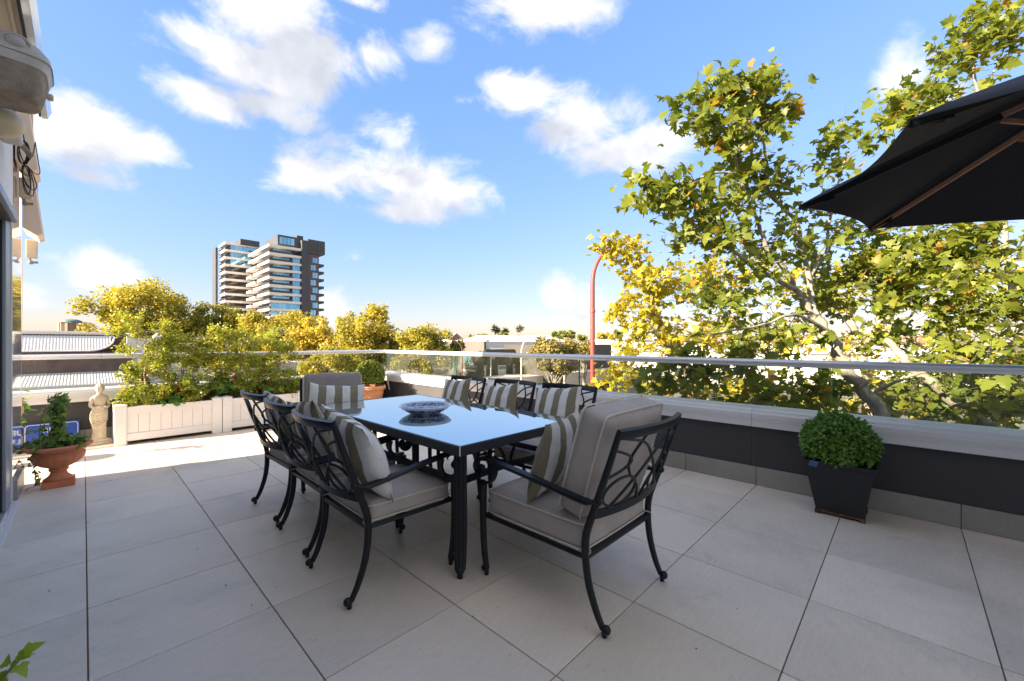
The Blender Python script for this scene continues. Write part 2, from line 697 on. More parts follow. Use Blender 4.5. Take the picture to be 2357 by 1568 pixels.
M_GLASS = glass_material('balustrade_glass', (0.90, 0.925, 0.905), 0.008, 0.4)
M_GLASSEDGE = plain('green_glass_edge', (0.05, 0.22, 0.15), (0.08, 0.28, 0.20), 3, 0.15)

# ------------------------------------------------------------------ terrace floor
XW, YEND = -0.375, 5.61            # face and far end of the building wall
XP, YP = 4.09, 7.42                # inner faces of the two parapets
PITCH, TX0, TY0 = 0.608, 0.012, 0.342

fl = MB().box(-6.0, XP + 0.28, -4.0, YP + 0.28, -0.5, -0.012)
floor = tag(obj('terrace_floor', fl, M_GROUT, smooth=False), 'terrace floor laid with large beige grey tiles', kind='structure')


def tile_mesh(w, d, cache={}):
    k = (round(w, 3), round(d, 3))
    if k not in cache:
        g = 0.0026
        cache[k] = to_mesh('tile', MB().box(g, w - g, g, d - g, -0.012, 0, 0.0016), M_TILE, smooth=False)
    return cache[k]


random.seed(4)
iy0 = -5
for ix in range(-1, 8):
    for iy in range(iy0, 13):
        x0, y0 = TX0 + ix * PITCH, TY0 + iy * PITCH
        x1, y1 = x0 + PITCH, y0 + PITCH
        ys = y0
        if x0 < XW and y1 < YEND:
            x0 = XW
        x1, y1 = min(x1, XP), min(y1, YP)
        if x1 - x0 < 0.02 or y1 - y0 < 0.02:
            continue
        tl = link('tile', tile_mesh(x1 - x0, y1 - y0), floor)
        tl.location = (x0, y0, random.uniform(-0.0008, 0.0006))
for ix in range(-4, -1):             # behind the end of the wall
    for iy in range(8, 13):
        x0, y0 = TX0 + ix * PITCH, max(TY0 + iy * PITCH, YEND)
        y1 = min(TY0 + (iy + 1) * PITCH, YP)
        if y1 - y0 < 0.02:
            continue
        tl = link('tile', tile_mesh(PITCH, y1 - y0), floor)
        tl.location = (x0, y0, 0)

# ------------------------------------------------------------------ parapets: dark wall, skirting tiles, coping


def parapet(name, label, axis, a0, a1, joints):
    """axis 1: runs along Y at X = XP; axis 0: runs along X at Y = YP"""
    th = thing(name, label, 'wall')
    T = (lambda u, a, z: (XP + u, a, z)) if axis == 1 else (lambda u, a, z: (a, YP + u, z))

    def bx(mb, u0, u1, s0, s1, z0, z1, bev=0.0):
        if axis == 1:
            return mb.box(XP + u0, XP + u1, s0, s1, z0, z1, bev)
        return mb.box(s0, s1, YP + u0, YP + u1, z0, z1, bev)
    cuts = [a0] + joints + [a1]
    for i in range(len(cuts) - 1):
        obj('wall_panel', bx(MB(), 0.004, 0.25, cuts[i] + 0.004, cuts[i + 1] - 0.004, -0.01, 0.53, 0.003), M_RENDER, th, smooth=False)
    obj('joint_backing', bx(MB(), 0.014, 0.24, a0, a1, -0.02, 0.50), M_GROUT, th, smooth=False)
    # skirting
    s = a0
    base = TY0 if axis == 1 else TX0
    k = math.ceil((a0 - base) / PITCH)
    edges = [a0] + [base + (k + i) * PITCH for i in range(40) if base + (k + i) * PITCH < a1] + [a1]
    for i in range(len(edges) - 1):
        if edges[i + 1] - edges[i] > 0.02:
            obj('skirting_tile', bx(MB(), -0.010, 0.0035, edges[i] + 0.002, edges[i + 1] - 0.002, 0.001, 0.160, 0.0015), M_SKIRT, th, smooth=False)
    # coping profile (u towards outside, z)
    prof = [(-0.035, 0.515), (-0.035, 0.556), (-0.031, 0.558), (-0.031, 0.562), (-0.035, 0.564), (-0.035, 0.570), (-0.031, 0.572), (-0.031, 0.576),
            (-0.035, 0.578), (-0.035, 0.584), (-0.031, 0.586), (-0.031, 0.590), (-0.035, 0.592), (-0.035, 0.628), (-0.026, 0.640), (-0.012, 0.643),
            (-0.010, 0.655), (0.005, 0.662), (0.26, 0.668), (0.29, 0.655), (0.29, 0.52), (0.27, 0.515)]
    for i in range(len(cuts) - 1):
        c0, c1 = cuts[i] + (0.0015 if i else 0), cuts[i + 1] - 0.0015
        mb = MB()
        n = len(prof)
        vs = [T(u, c0, z) for u, z in prof] + [T(u, c1, z) for u, z in prof]
        fs = [tuple(range(n)), tuple(range(n, 2 * n))] + [(j, (j + 1) % n, n + (j + 1) % n, n + j) for j in range(n)]
        mb.add(vs, fs)
        obj('coping', mb, M_CAP, th, smooth=False)
    return th


parapet('parapet_wall', 'low dark parapet wall with pale coping along the side with the plane trees', 1, -3.2, YP - 0.036, [0.98, 3.55])
parapet('parapet_wall', 'low dark parapet wall with pale coping behind the white planters', 0, -5.0, XP + 0.29, [1.55])


def balustrade(name, label, axis, pos, a0, a1, panes, railcuts):
    th = thing(name, label, 'balustrade')

    def bx(mb, u0, u1, s0, s1, z0, z1, bev=0.0):
        if axis == 1:
            return mb.box(pos + u0, pos + u1, s0, s1, z0, z1, bev)
        return mb.box(s0, s1, pos + u0, pos + u1, z0, z1, bev)
    for i in range(len(panes) - 1):
        g = bx(MB(), -0.005, 0.005, panes[i] + 0.006, panes[i + 1] - 0.006, 0.640, 1.06)
        p = obj('glass_pane', g, M_GLASS, th, smooth=False)
        for q in (panes[i] + 0.004, panes[i + 1] - 0.006):
            obj('pane_edge', bx(MB(), -0.0052, 0.0052, q, q + 0.0022, 0.665, 1.045), M_GLASSEDGE, p, smooth=False)
    # handrail: rounded top with a shadow groove and a lower lip
    prof = []
    for i in range(9):
        a = math.pi * i / 8
        prof.append((0.034 * math.cos(a), 1.083 + 0.022 * math.sin(a)))
    prof += [(-0.034, 1.074), (-0.024, 1.070), (-0.024, 1.064), (-0.030, 1.060), (-0.030, 1.044), (-0.012, 1.042),
             (0.012, 1.042), (0.030, 1.044), (0.030, 1.060), (0.024, 1.064), (0.024, 1.070), (0.034, 1.074)]
    n = len(prof)
    for i in range(len(railcuts) - 1):
        c0, c1 = railcuts[i] + 0.0012, railcuts[i + 1] - 0.0012
        mb = MB()
        T = (lambda u, a, z: (pos + u, a, z)) if axis == 1 else (lambda u, a, z: (a, pos + u, z))
        vs = [T(u, c0, z) for u, z in prof] + [T(u, c1, z) for u, z in prof]
        fs = [tuple(range(n)), tuple(range(n, 2 * n))] + [(j, (j + 1) % n, n + (j + 1) % n, n + j) for j in range(n)]
        mb.add(vs, fs)
        obj('handrail', mb, M_RAIL, th, ang=30)
    return th


RX, RY = XP + 0.055, YP + 0.055
balustrade('glass_balustrade', 'glass balustrade with aluminium handrail along the side with the plane trees', 1, RX, -3.2, RY - 0.036, [-3.2, -1.98, 0.43, 2.85, 5.26, RY - 0.02], [-3.2, 2.62, RY + 0.034])
balustrade('glass_balustrade', 'glass balustrade with aluminium handrail behind the white planters', 0, RY, -5.0, RX - 0.036, [-5.0, -1.4, 0.9, 2.5, RX - 0.02], [-5.0, 0.16, RX - 0.037])

# ------------------------------------------------------------------ the building on the left
bld = thing('apartment_block', 'white rendered building wall with a sliding door frame at the picture edge', 'building')
obj('wall', MB().box(-9.0, XW - 0.13, -14.0, YEND - 0.03, -6.2, 4.3), M_WALLW, bld, smooth=False)
obj('wall_face', MB().box(XW - 0.128, XW, -14.0, 4.95, 2.2, 4.3, 0.004), M_WALLW, bld, smooth=False)
obj('gloss_panel', MB().box(XW - 0.128, XW - 0.003, 4.955, YEND - 0.002, 0.02, 3.05, 0.003), M_GLOSSW, bld, smooth=False)
obj('upper_panel', MB().box(XW - 0.128, XW + 0.004, 4.955, YEND, 3.055, 4.3, 0.003), M_WALLW, bld, smooth=False)
obj('skirting', MB().box(XW - 0.10, XW + 0.016, 5.05, YEND - 0.01, 0.001, 0.165, 0.002), M_SKIRT, bld, smooth=False)
# sliding door: frame, seals, glass, track
df = MB()
df.box(XW - 0.11, XW - 0.012, 4.70, 4.95, 0.03, 2.14, 0.004)
obj('door_jamb', df, M_FRAME, bld, smooth=False)
obj('jamb_seal', MB().box(XW - 0.100, XW - 0.030, 4.685, 4.699, 0.03, 2.13), M_SEAL, bld, smooth=False)
dh = MB()
dh.box(XW - 0.12, XW + 0.035, -2.0, 4.80, 2.142, 2.198, 0.004)
obj('door_head', dh, M_FRAME, bld, smooth=False)
obj('head_seal', MB().box(XW - 0.10, XW + 0.012, -2.0, 4.69, 2.128, 2.141), M_SEAL, bld, smooth=False)
obj('door_leaf_frame', MB().box(XW - 0.085, XW - 0.045, 4.45, 4.68, 0.05, 2.12, 0.003), M_FRAME, bld, smooth=False)
obj('door_glass', MB().box(XW - 0.070, XW - 0.060, 0.5, 4.45, 0.08, 2.10), glass_material('door_glass_tint', (0.35, 0.40, 0.44), 0.02, 1.0), bld, smooth=False)
tk = MB()
tk.box(XW - 0.12, XW + 0.0, -2.0, 5.045, 0.0005, 0.018, 0.002)
obj('door_track', tk, M_RAIL, bld, smooth=False)
for u in (-0.085, -0.045, -0.012):
    obj('track_rail', MB().box(XW + u - 0.004, XW + u + 0.004, -2.0, 4.70, 0.018, 0.032, 0.001), M_RAIL, bld, smooth=False)
obj('track_lip', MB().box(XW + 0.0005, XW + 0.03, -2.0, 5.045, 0.001, 0.012, 0.002), M_CAP, bld, smooth=False)

# eave with gutter above the wall
ev = thing('roof_eave', 'beige boxed eave with white gutter above the wall lights', 'eave')
obj('soffit', MB().box(XW + 0.005, -0.215, -2.0, 4.60, 2.93, 2.99, 0.003), M_BEIGE, ev, smooth=False)
obj('soffit_batten', MB().box(-0.262, -0.246, -2.0, 4.60, 2.918, 2.929, 0.002), M_BEIGE, ev, smooth=False)
gp = [(-0.2148, 2.925), (-0.2148, 3.03), (-0.17, 3.06), (-0.165, 2.985), (-0.185, 2.93)]
obj('gutter', MB().prism(gp, 1, -2.0, 4.66), M_GLOSSW, ev, smooth=False)
obj('gutter_trim', MB().box(-0.2265, -0.2155, -2.0, 4.605, 2.912, 2.9295), M_SEAL, ev, smooth=False)

# rolled awnings beyond
for i, (y0, y1, z0, lab) in enumerate(((5.02, 5.40, 2.62, 'peach coloured rolled awning end hanging behind the cable coil'),
                                       (5.56, 5.95, 2.20, 'small peach awning flap with a bracket at the far end of the wall'))):
    aw = thing('awning', lab, 'awning', group='awnings on the wall')
    x0 = XW + 0.006
    poly = [(x0, z0 + 0.62), (x0 + 0.055, z0 + 0.60), (x0 + 0.115, z0 + 0.02), (x0 + 0.085, z0), (x0, z0 + 0.06)]
    obj('valance', MB().prism(poly, 1, y0, y1), M_AWN, aw, smooth=False)
    obj('end_cap', MB().box(x0, x0 + 0.07, y1 + 0.001, y1 + 0.03, z0 + 0.30, z0 + 0.62, 0.006), M_BEIGE, aw, smooth=False)
    obj('bracket', MB().box(x0, x0 + 0.07, y1 - 0.11, y1 - 0.02, z0 - 0.16, z0 - 0.001, 0.004), M_BEIGE, aw, smooth=False)
    br = MB().tube([(x0 + 0.02, y1 - 0.07, z0 - 0.17), (x0 + 0.03, y1 - 0.07, z0 - 0.205), (x0 + 0.075, y1 - 0.07, z0 - 0.20)], 0.012, 6)
    br.ball((x0 + 0.03, y1 - 0.07, z0 - 0.205), 0.02, 8, 5)
    obj('pin', br, M_SIREN2, aw)

# alarm siren box
sr = thing('alarm_siren', 'weathered grey alarm siren box fixed high on the white wall', 'siren', (XW, 3.20, 2.45))
body = MB()
outl = [(-0.17, 0.02), (-0.17, 0.19), (-0.13, 0.26), (-0.05, 0.30), (0.05, 0.30), (0.12, 0.26), (0.17, 0.19), (0.17, 0.02)]
S1 = MB()
secs = []
nx = 16
for j, (z, x_out, hw) in enumerate(((0.0, 0.21, 0.135), (0.012, 0.222, 0.142), (0.06, 0.235, 0.150), (0.125, 0.245, 0.158), (0.135, 0.250, 0.163), (0.175, 0.262, 0.168), (0.18, 0.264, 0.168),
                                    (0.21, 0.262, 0.165), (0.245, 0.235, 0.150), (0.275, 0.18, 0.125), (0.30, 0.10, 0.09), (0.305, 0.0, 0.05))):
    row = []
    for i in range(nx + 1):
        a = math.pi * i / nx
        ce, se = math.cos(a), math.sin(a)
        yy = hw * (abs(ce) ** 0.35) * (1 if ce > 0 else -1)
        xx = x_out * (abs(se) ** 0.35)
        row.append((xx, yy, z))
    secs.append(row)
k = nx + 1
vs = [p for row in secs for p in row]
low = [(j * k + i, j * k + i + 1, (j + 1) * k + i + 1, (j + 1) * k + i) for j in range(4) for i in range(nx)] + [tuple(range(k))]
hi = [(j * k + i, j * k + i + 1, (j + 1) * k + i + 1, (j + 1) * k + i) for j in range(4, len(secs) - 1) for i in range(nx)]
obj('grille', MB().add(vs[:5 * k], low), M_SIREN2, sr, ang=50)
obj('cover', MB().add(vs[4 * k:], [tuple(i - 4 * k for i in f) for f in hi]), M_SIREN, sr, ang=50)
obj('seam', MB().tube([(0.266 * abs(math.sin(a)) ** 0.35, 0.169 * (abs(math.cos(a)) ** 0.35) * (1 if math.cos(a) > 0 else -1), 0.178) for a in [math.pi * i / 24 for i in range(25)]], 0.002, 5), M_SIREN2, sr)
rg = MB()
cx_, cz_ = -0.02, 0.232
circ = lambda r, y: [(0.152 + r * math.cos(2 * math.pi * i / 24), -0.158 + y, 0.225 + r * 0.75 * math.sin(2 * math.pi * i / 24)) for i in range(24)]
rg.tube(circ(0.047, 0.008), 0.008, 6, closed=True)
rg.ball((0.152, -0.150, 0.225), 0.036, 14, 8, 0.8)
obj('strobe_lens', rg, M_SIREN, sr)
lv = MB()
lv.box(0.235, 0.262, 0.15, 0.185, 0.12, 0.15, 0.006)
obj('tamper_clip', lv, M_BEIGE, sr)

lm = thing('wall_lamp', 'yellowed dome wall lamp below the alarm siren', 'lamp', (XW, 3.42, 2.405))
dm = MB().lathe([(0.001, -0.085), (0.04, -0.075), (0.068, -0.045), (0.078, 0.0), (0.078, 0.02)], 20, (0, 0, 0))
M_ = Matrix.Rotation(R(-90), 4, 'Y')
dm.v = [tuple(Vector((0.075, 0, 0)) + M_ @ Vector((p[0], p[1], p[2])) * 1.0) for p in dm.v]
obj('lens', dm, M_DOME, lm)
rb = MB().lathe([(0.084, 0.0), (0.086, 0.03), (0.07, 0.15)], 20)
rb.v = [tuple(Vector((0.072, 0, 0)) + M_ @ Vector((p[0], p[1], p[2] * 0.45))) for p in rb.v]
obj('housing', rb, M_SIREN, lm)

# electrical box, cable coil
jb = thing('junction_box', 'small grey electrical box under the eave with a cable leaving it', 'electrical box', (XW, 4.15, 2.63))
obj('case', MB().box(0.003, 0.095, -0.12, 0.12, -0.075, 0.05, 0.012), M_SIREN, jb)
gl_ = MB().tube([(0.08, 0.121, -0.05), (0.11, 0.16, -0.08), (0.125, 0.18, -0.105)], 0.016, 8)
obj('cable_gland', gl_, M_SIREN2, jb)
random.seed(11)
cb = MB()
cc0 = P(62, 372, 2.85)
loopf = lambda u, z, d=0.0: cc0 + cam_r * u * 1.05 + Vector((0, 0, z * 1.35)) + toc * d
pts = []
for k_ in range(4):
    ru, rz = random.uniform(0.030, 0.042), random.uniform(0.050, 0.066)
    for i in range(16):
        a = 2 * math.pi * i / 16 + k_ * 0.3
        pts.append(loopf(-0.018 + ru * math.cos(a), 0.045 + rz * math.sin(a), 0.004 * k_))
cb.tube(pts, 0.0030, 6)
for k_, (u, dz, w_) in enumerate(((0.012, 0.15, 0.026), (0.034, 0.16, 0.032), (0.050, 0.13, 0.036), (0.030, 0.12, 0.020))):
    cb.tube([loopf(-0.01 + u * (1 - math.cos(2 * math.pi * i / 18)) / 2 * 1.3 + w_ * math.sin(2 * math.pi * i / 18), -0.02 - dz * (1 - math.cos(2 * math.pi * i / 18)) / 2, 0.004 * k_) for i in range(19)], 0.0028, 6)
cb.tube(spline([loopf(-0.060, 0.20), loopf(-0.055, 0.12), loopf(-0.048, 0.05), loopf(-0.012, -0.02)], 5), 0.0032, 6)
cb.tube(spline([loopf(-0.035, 0.20), loopf(-0.02, 0.12), loopf(-0.005, 0.07)], 5), 0.0032, 6)
cb.tube(spline([loopf(0.055, 0.10), loopf(0.04, 0.04), loopf(-0.005, -0.015)], 5), 0.0028, 6)
cb.tube(spline([loopf(0.055, 0.10), loopf(0.075, 0.0), loopf(0.085, -0.06), loopf(0.05, -0.06), loopf(0.0, -0.02)], 5), 0.0026, 6)
tag(obj('cable_coil', cb, M_SEAL), 'coil of black cable hanging on the white wall', 'cable')
# ------------------------------------------------------------------ furniture materials
M_IRON = plain('charcoal_powder_coat', (0.010, 0.011, 0.015), (0.015, 0.016, 0.020), 12, 0.36, 0.0, 0.32, bump=0.06, bscale=300)
M_IRONW = plain('worn_table_edge', (0.034, 0.035, 0.041), (0.024, 0.026, 0.031), 9, 0.4, 0.0, 0.35, bump=0.05, bscale=300, fine=0.1)


def woven(name, c1, c2, sc=230.0):
    t = NT(name)
    co = t.coord('Object')
    ck = t.n('TexChecker')
    t.l(co, ck.inputs[0])
    ck.inputs['Scale'].default_value = sc
    ck.inputs[1].default_value = (*c1, 1)
    ck.inputs[2].default_value = (*c2, 1)
    soft = t.ramp(t.noise(co, 7, 4), 0.3, 0.7, 0.88, 1.07)
    fine = t.ramp(t.noise(co, 320, 2), 0.3, 0.7, 0.9, 1.1)
    cb = t.n('CombineColor')
    m = t.math('MULTIPLY', soft, fine)
    for i in range(3):
        t.l(m, cb.inputs[i])
    t.base(t.mix(1.0, ck.outputs[0], cb.outputs[0], 'MULTIPLY'))
    t.pr(0.85, 0, 0.2)
    t.bsdf.inputs['Sheen Weight'].default_value = 0.15
    wv = t.noise(co, 420, 2)
    wr = t.noise(co, 9, 3, 0.5, 0.6)
    t.bump(t.math('ADD', t.math('MULTIPLY', wv, 0.22), wr), 0.5, 0.016)
    return t.mat


M_FABRIC = woven('taupe_woven_fabric', (0.54, 0.46, 0.40), (0.43, 0.375, 0.345))
M_FABRIC_D = woven('grey_woven_fabric', (0.36, 0.315, 0.30), (0.29, 0.265, 0.26))
M_PIPING = plain('cream_piping', (0.68, 0.61, 0.50), (0.60, 0.54, 0.44), 20, 0.8)


def striped(name, shift, period=0.136, axis=0):
    t = NT(name)
    co = t.coord('Object')
    sp = t.n('SeparateXYZ')
    t.l(co, sp.inputs[0])
    wob = t.math('MULTIPLY_ADD', t.noise(co, 11, 2), 0.012, sp.outputs[axis])
    ph = t.math('FRACT', t.math('MULTIPLY_ADD', wob, 1.0 / period, shift))
    st = t.ramp(t.math('ABSOLUTE', t.math('SUBTRACT', ph, 0.5)), 0.243, 0.257)
    weave = t.ramp(t.noise(co, 380, 2), 0.3, 0.7, 0.86, 1.1)
    colr = t.mix(st, (0.80, 0.78, 0.74), (0.275, 0.24, 0.16))
    cb = t.n('CombineColor')
    m = t.math('MULTIPLY', weave, t.ramp(t.noise(co, 6, 4), 0.3, 0.7, 0.9, 1.05))
    for i in range(3):
        t.l(m, cb.inputs[i])
    t.base(t.mix(1.0, colr, cb.outputs[0], 'MULTIPLY'))
    t.pr(0.9, 0, 0.15)
    t.bump(t.math('ADD', t.math('MULTIPLY', t.noise(co, 500, 2), 0.12), t.noise(co, 13, 3, 0.5, 1.2)), 0.5, 0.014)
    return t.mat


M_TOP = NT('tinted_mirror_glass')
M_TOP.base((0.52, 0.61, 0.63))
M_TOP.pr(M_TOP.ramp(M_TOP.noise(M_TOP.coord('World'), 5, 5, 0.65), 0.45, 0.8, 0.012, 0.09), 0.93, 0.5)
M_TOP = M_TOP.mat


def round_box(sx, sy, sz, r, n=(12, 12, 4), puff=0.0, wr=0.0, seed=0):
    """soft cushion block, centre at origin"""
    mb = MB()
    idx = {}

    def vert(p):
        k = tuple(round(c, 4) for c in p)
        if k in idx:
            return idx[k]
        h = (sx / 2, sy / 2, sz / 2)
        q = [p[i] * h[i] for i in range(3)]
        inn = [max(-(h[i] - r), min(h[i] - r, q[i])) for i in range(3)]
        d = Vector([q[i] - inn[i] for i in range(3)])
        if d.length > 1e-9:
            d = d.normalized() * r
        q = Vector(inn) + d
        u, v = p[0], p[1]
        bul = puff * (1 - u ** 4) * (1 - v ** 4)
        q.z += bul * (1 if p[2] > 0 else -0.25) * abs(p[2])
        q.x *= 1 + 0.018 * (1 - v * v)
        q.y *= 1 + 0.018 * (1 - u * u)
        if wr:
            nn = mnoise.noise(Vector((q.x * 9 + seed, q.y * 9, q.z * 7))) + 0.5 * mnoise.noise(Vector((q.x * 23 + seed, q.y * 23, q.z * 15)))
            q.z += wr * nn * (1.0 if p[2] > 0 else 0.3)
            q.x += wr * 0.5 * mnoise.noise(Vector((q.z * 20, q.y * 11 + seed, 3)))
            q.y += wr * 0.5 * mnoise.noise(Vector((q.z * 20, q.x * 11 + seed, 7)))
        idx[k] = len(mb.v)
        mb.v.append(tuple(q))
        return idx[k]
    for ax in range(3):
        a, b = [(1, 2), (2, 0), (0, 1)][ax]
        na, nb = n[a], n[b]
        for s in (-1, 1):
            for i in range(na):
                for j in range(nb):
                    q = []
                    for (di, dj) in ((0, 0), (1, 0), (1, 1), (0, 1)):
                        p = [0, 0, 0]
                        p[ax] = s
                        p[a] = -1 + 2 * (i + di) / na
                        p[b] = -1 + 2 * (j + dj) / nb
                        q.append(vert(p))
                    mb.f.append(tuple(q if s > 0 else q[::-1]))
                    mb.m.append(0)
    return mb


def rr_path(sx, sy, r, z, n=5, bulge=0.018):
    pts = []
    for (cx, cy, a0) in ((1, 1, 0), (-1, 1, 90), (-1, -1, 180), (1, -1, 270)):
        for i in range(n + 1):
            a = R(a0 + 90 * i / n)
            pts.append(Vector((cx * (sx / 2 - r) + r * math.cos(a), cy * (sy / 2 - r) + r * math.sin(a), z)))
    out = []
    for i, p in enumerate(pts):
        q = pts[(i + 1) % len(pts)]
        m = max(1, int((q - p).length / 0.05))
        for k in range(m):
            w = p.lerp(q, k / m)
            u, v = w.x / (sx / 2), w.y / (sy / 2)
            w.x *= 1 + bulge * (1 - min(1, v * v))
            w.y *= 1 + bulge * (1 - min(1, u * u))
            out.append(w)
    return out


def build_chair(w, d, thick, seat_top, label, back_cushion=False, fabric=None, seed=1):
    fabric = fabric or M_FABRIC
    th = thing('patio_chair', label, 'chair', group='cast metal patio chairs round the table')
    yF, yR = d / 2, -d / 2
    hz = seat_top - thick - 0.012          # top of the seat frame
    hw = w / 2
    # rear leg + back post
    for sx in (-1, 1):
        x = sx * hw
        path = spline([(x, yR - 0.085, 0.885), (x, yR - 0.03, 0.72), (x, yR + 0.03, 0.55), (x, yR + 0.075, 0.42), (x * 0.99, yR + 0.082, 0.32),
                       (x * 0.975, yR + 0.068, 0.2), (x * 0.955, yR + 0.035, 0.095), (x * 0.945, yR + 0.004, 0.032)], 4)
        rr = [0.0135 + 0.004 * math.sin(math.pi * min(1, i / (len(path) - 1))) for i in range(len(path))]
        leg = obj('rear_leg', MB().tube(path, rr, 10), M_IRON, th)
        ft = MB().ball((x * 0.945, yR - 0.012, 0.034), 0.0205, 12, 8)
        ft.tube([(x * 0.945, yR + 0.0, 0.03), (x * 0.945, yR - 0.004, 0.0)], 0.011, 8)
        obj('foot', ft, M_IRON, leg)
        # front leg
        xf = sx * (hw + 0.012)
        path = spline([(xf, yF + 0.01, 0.492), (xf, yF + 0.013, 0.40), (xf, yF + 0.012, 0.25), (xf, yF + 0.002, 0.12), (xf * 0.99, yF - 0.012, 0.035)], 4)
        rr = [0.0205 - 0.005 * i / (len(path) - 1) for i in range(len(path))]
        leg = obj('front_leg', MB().tube(path, rr, 10), M_IRON, th)
        ft = MB().ball((xf * 0.99, yF + 0.004, 0.034), 0.019, 12, 8)
        ft.tube([(xf * 0.99, yF - 0.012, 0.036), (xf * 0.99, yF - 0.01, 0.0)], 0.012, 8)
        obj('foot', ft, M_IRON, leg)
        # armrest with scroll
        xa = sx * (hw + 0.018)
        yb = yR + 0.012
        arm = spline([(sx * hw, yb + 0.004, 0.578), (xa, yb + 0.045, 0.566), (xa, yb + 0.13, 0.572), (xa, 0.03, 0.600), (xa, yF - 0.09, 0.622), (xa, yF - 0.02, 0.628),
                      (xa, yF + 0.040, 0.613), (xa, yF + 0.064, 0.580), (xa, yF + 0.050, 0.548), (xa, yF + 0.018, 0.541), (xa, yF + 0.002, 0.560), (xa, yF + 0.016, 0.578)], 5)
        sc = [1.0] * len(arm)
        m = len(arm)
        for i in range(m):
            q = i / (m - 1)
            sc[i] = 0.85 if q < 0.08 else (1.12 if q < 0.6 else 1.12 - 0.35 * (q - 0.6) / 0.4)
        prof = [(-0.019, 0.0), (-0.015, 0.009), (-0.006, 0.0075), (0.0, 0.010), (0.006, 0.0075), (0.015, 0.009), (0.019, 0.0), (0.012, -0.009), (-0.012, -0.009)]
        am = obj('armrest', MB().sweep(arm, prof, Vector((0, 0, 1)), sc), M_IRON, th)
        kb = MB().ball((xa, yF + 0.022, 0.575), 0.0165, 12, 8)
        kb.tube([(xa - 0.02, yF + 0.022, 0.575), (xa + 0.02, yF + 0.022, 0.575)], 0.009, 8)
        obj('scroll_knob', kb, M_IRON, am)
        obj('arm_knuckle', MB().ball((sx * hw, yR + 0.012, 0.577), 0.019, 10, 7), M_IRON, am)
        sup = spline([(xa, yF - 0.075, 0.612), (xa, yF - 0.085, 0.57), (xa, yF - 0.062, 0.522), (xa, yF - 0.02, 0.497), (xa, yF + 0.028, 0.497)], 5)
        prof2 = [(-0.016, -0.007), (0.016, -0.007), (0.016, 0.007), (-0.016, 0.007)]
        obj('scroll_bracket', MB().sweep(sup, prof2, Vector((0, 1, 0))), M_IRON, am, ang=50)
    # seat frame
    fr = MB()
    for sx in (-1, 1):
        fr.tube([(sx * (hw + 0.002), yF, hz - 0.012), (sx * hw, yR + 0.085, hz - 0.012)], 0.0125, 8)
    fr.tube([(-hw, yF, hz - 0.012), (hw, yF, hz - 0.012)], 0.0125, 8)
    fr.tube([(-hw, yR + 0.085, hz - 0.014), (hw, yR + 0.085, hz - 0.014)], 0.017, 8)
    for i in range(1, 4):
        xx = -hw + w * i / 4
        fr.box(xx - 0.012, xx + 0.012, yR + 0.09, yF, hz - 0.016, hz - 0.006)
    obj('seat_frame', fr, M_IRON, th)

    # curved back: u across, z up
    def bp(u, z, off=0.0):
        bow = -0.048 * (1 - (u / hw) ** 2)
        t = (z - 0.55) / 0.335
        y = yR + 0.03 - 0.115 * t
        return Vector((u, y + bow + off, z))
    tr = [bp(-hw + w * i / 16, 0.872) for i in range(17)]
    obj('top_rail', MB().sweep(tr, [(-0.011, -0.020), (0.011, -0.020), (0.015, 0.0), (0.011, 0.020), (-0.011, 0.020), (-0.015, 0.0)], Vector((0, -0.3, 1))), M_IRON, th)
    br = [bp(-hw + w * i / 16, 0.508) for i in range(17)]
    obj('bottom_rail', MB().sweep(br, [(-0.010, -0.016), (0.010, -0.016), (0.010, 0.016), (-0.010, 0.016)], Vector((0, 0, 1))), M_IRON, th)
    z0, z1 = 0.522, 0.855
    s_ = hw / 0.26
    curves = []
    ell = lambda cu, cz, ru, rz, a0, a1, n: [(cu + ru * math.cos(R(a0 + (a1 - a0) * i / n)), cz + rz * math.sin(R(a0 + (a1 - a0) * i / n))) for i in range(n + 1)]
    for sx in (-1, 1):
        curves.append([(sx * (0.26 - 0.115 * math.sin(math.pi * i / 14)), 0.805 - 0.135 * i / 14) for i in range(15)])          # half loop on the post
        curves.append(ell(sx * 0.150, 0.594, 0.088, 0.070, 0, 360, 22))                                                            # lower ring
        curves.append([tuple(q[:2]) for q in spline([(sx * 0.245, 0.855, 0), (sx * 0.10, 0.815, 0), (sx * 0.005, 0.735, 0), (-sx * 0.085, 0.640, 0), (-sx * 0.19, 0.525, 0)], 4)])
        curves.append([tuple(q[:2]) for q in spline([(sx * 0.10, 0.856, 0), (sx * 0.155, 0.75, 0), (sx * 0.13, 0.675, 0), (sx * 0.05, 0.60, 0), (sx * 0.012, 0.522, 0)], 4)])
    lt = MB()
    for c in curves:
        closed = abs(c[0][0] - c[-1][0]) < 1e-6 and abs(c[0][1] - c[-1][1]) < 1e-6
        pts = [bp(max(-hw, min(hw, u * s_)), z, 0.003 * ((i % 2) * 0)) for i, (u, z) in enumerate(c[:-1] if closed else c)]
        lt.tube(pts, 0.0066, 7, up=Vector((0, 1, 0)), closed=closed)
    obj('back_lattice', lt, M_IRON, th)
    # seat cushion
    cw, cd = w - 0.012, d - 0.075
    cy = (yF - 0.005 + yR + 0.095) / 2
    cd = (yF + 0.0) - (yR + 0.098)
    sc_ = obj('seat_cushion', round_box(cw, cd, thick, 0.024, (22, 22, 5), 0.014, 0.008, seed), fabric, th, loc=(0, cy, hz + thick / 2))
    pp = MB().tube(rr_path(cw + 0.004, cd + 0.004, 0.028, thick / 2 - 0.010), 0.0042, 6, closed=True)
    pp.tube(rr_path(cw + 0.004, cd + 0.004, 0.028, -thick / 2 + 0.010), 0.0042, 6, closed=True)
    obj('piping', pp, M_PIPING, sc_)
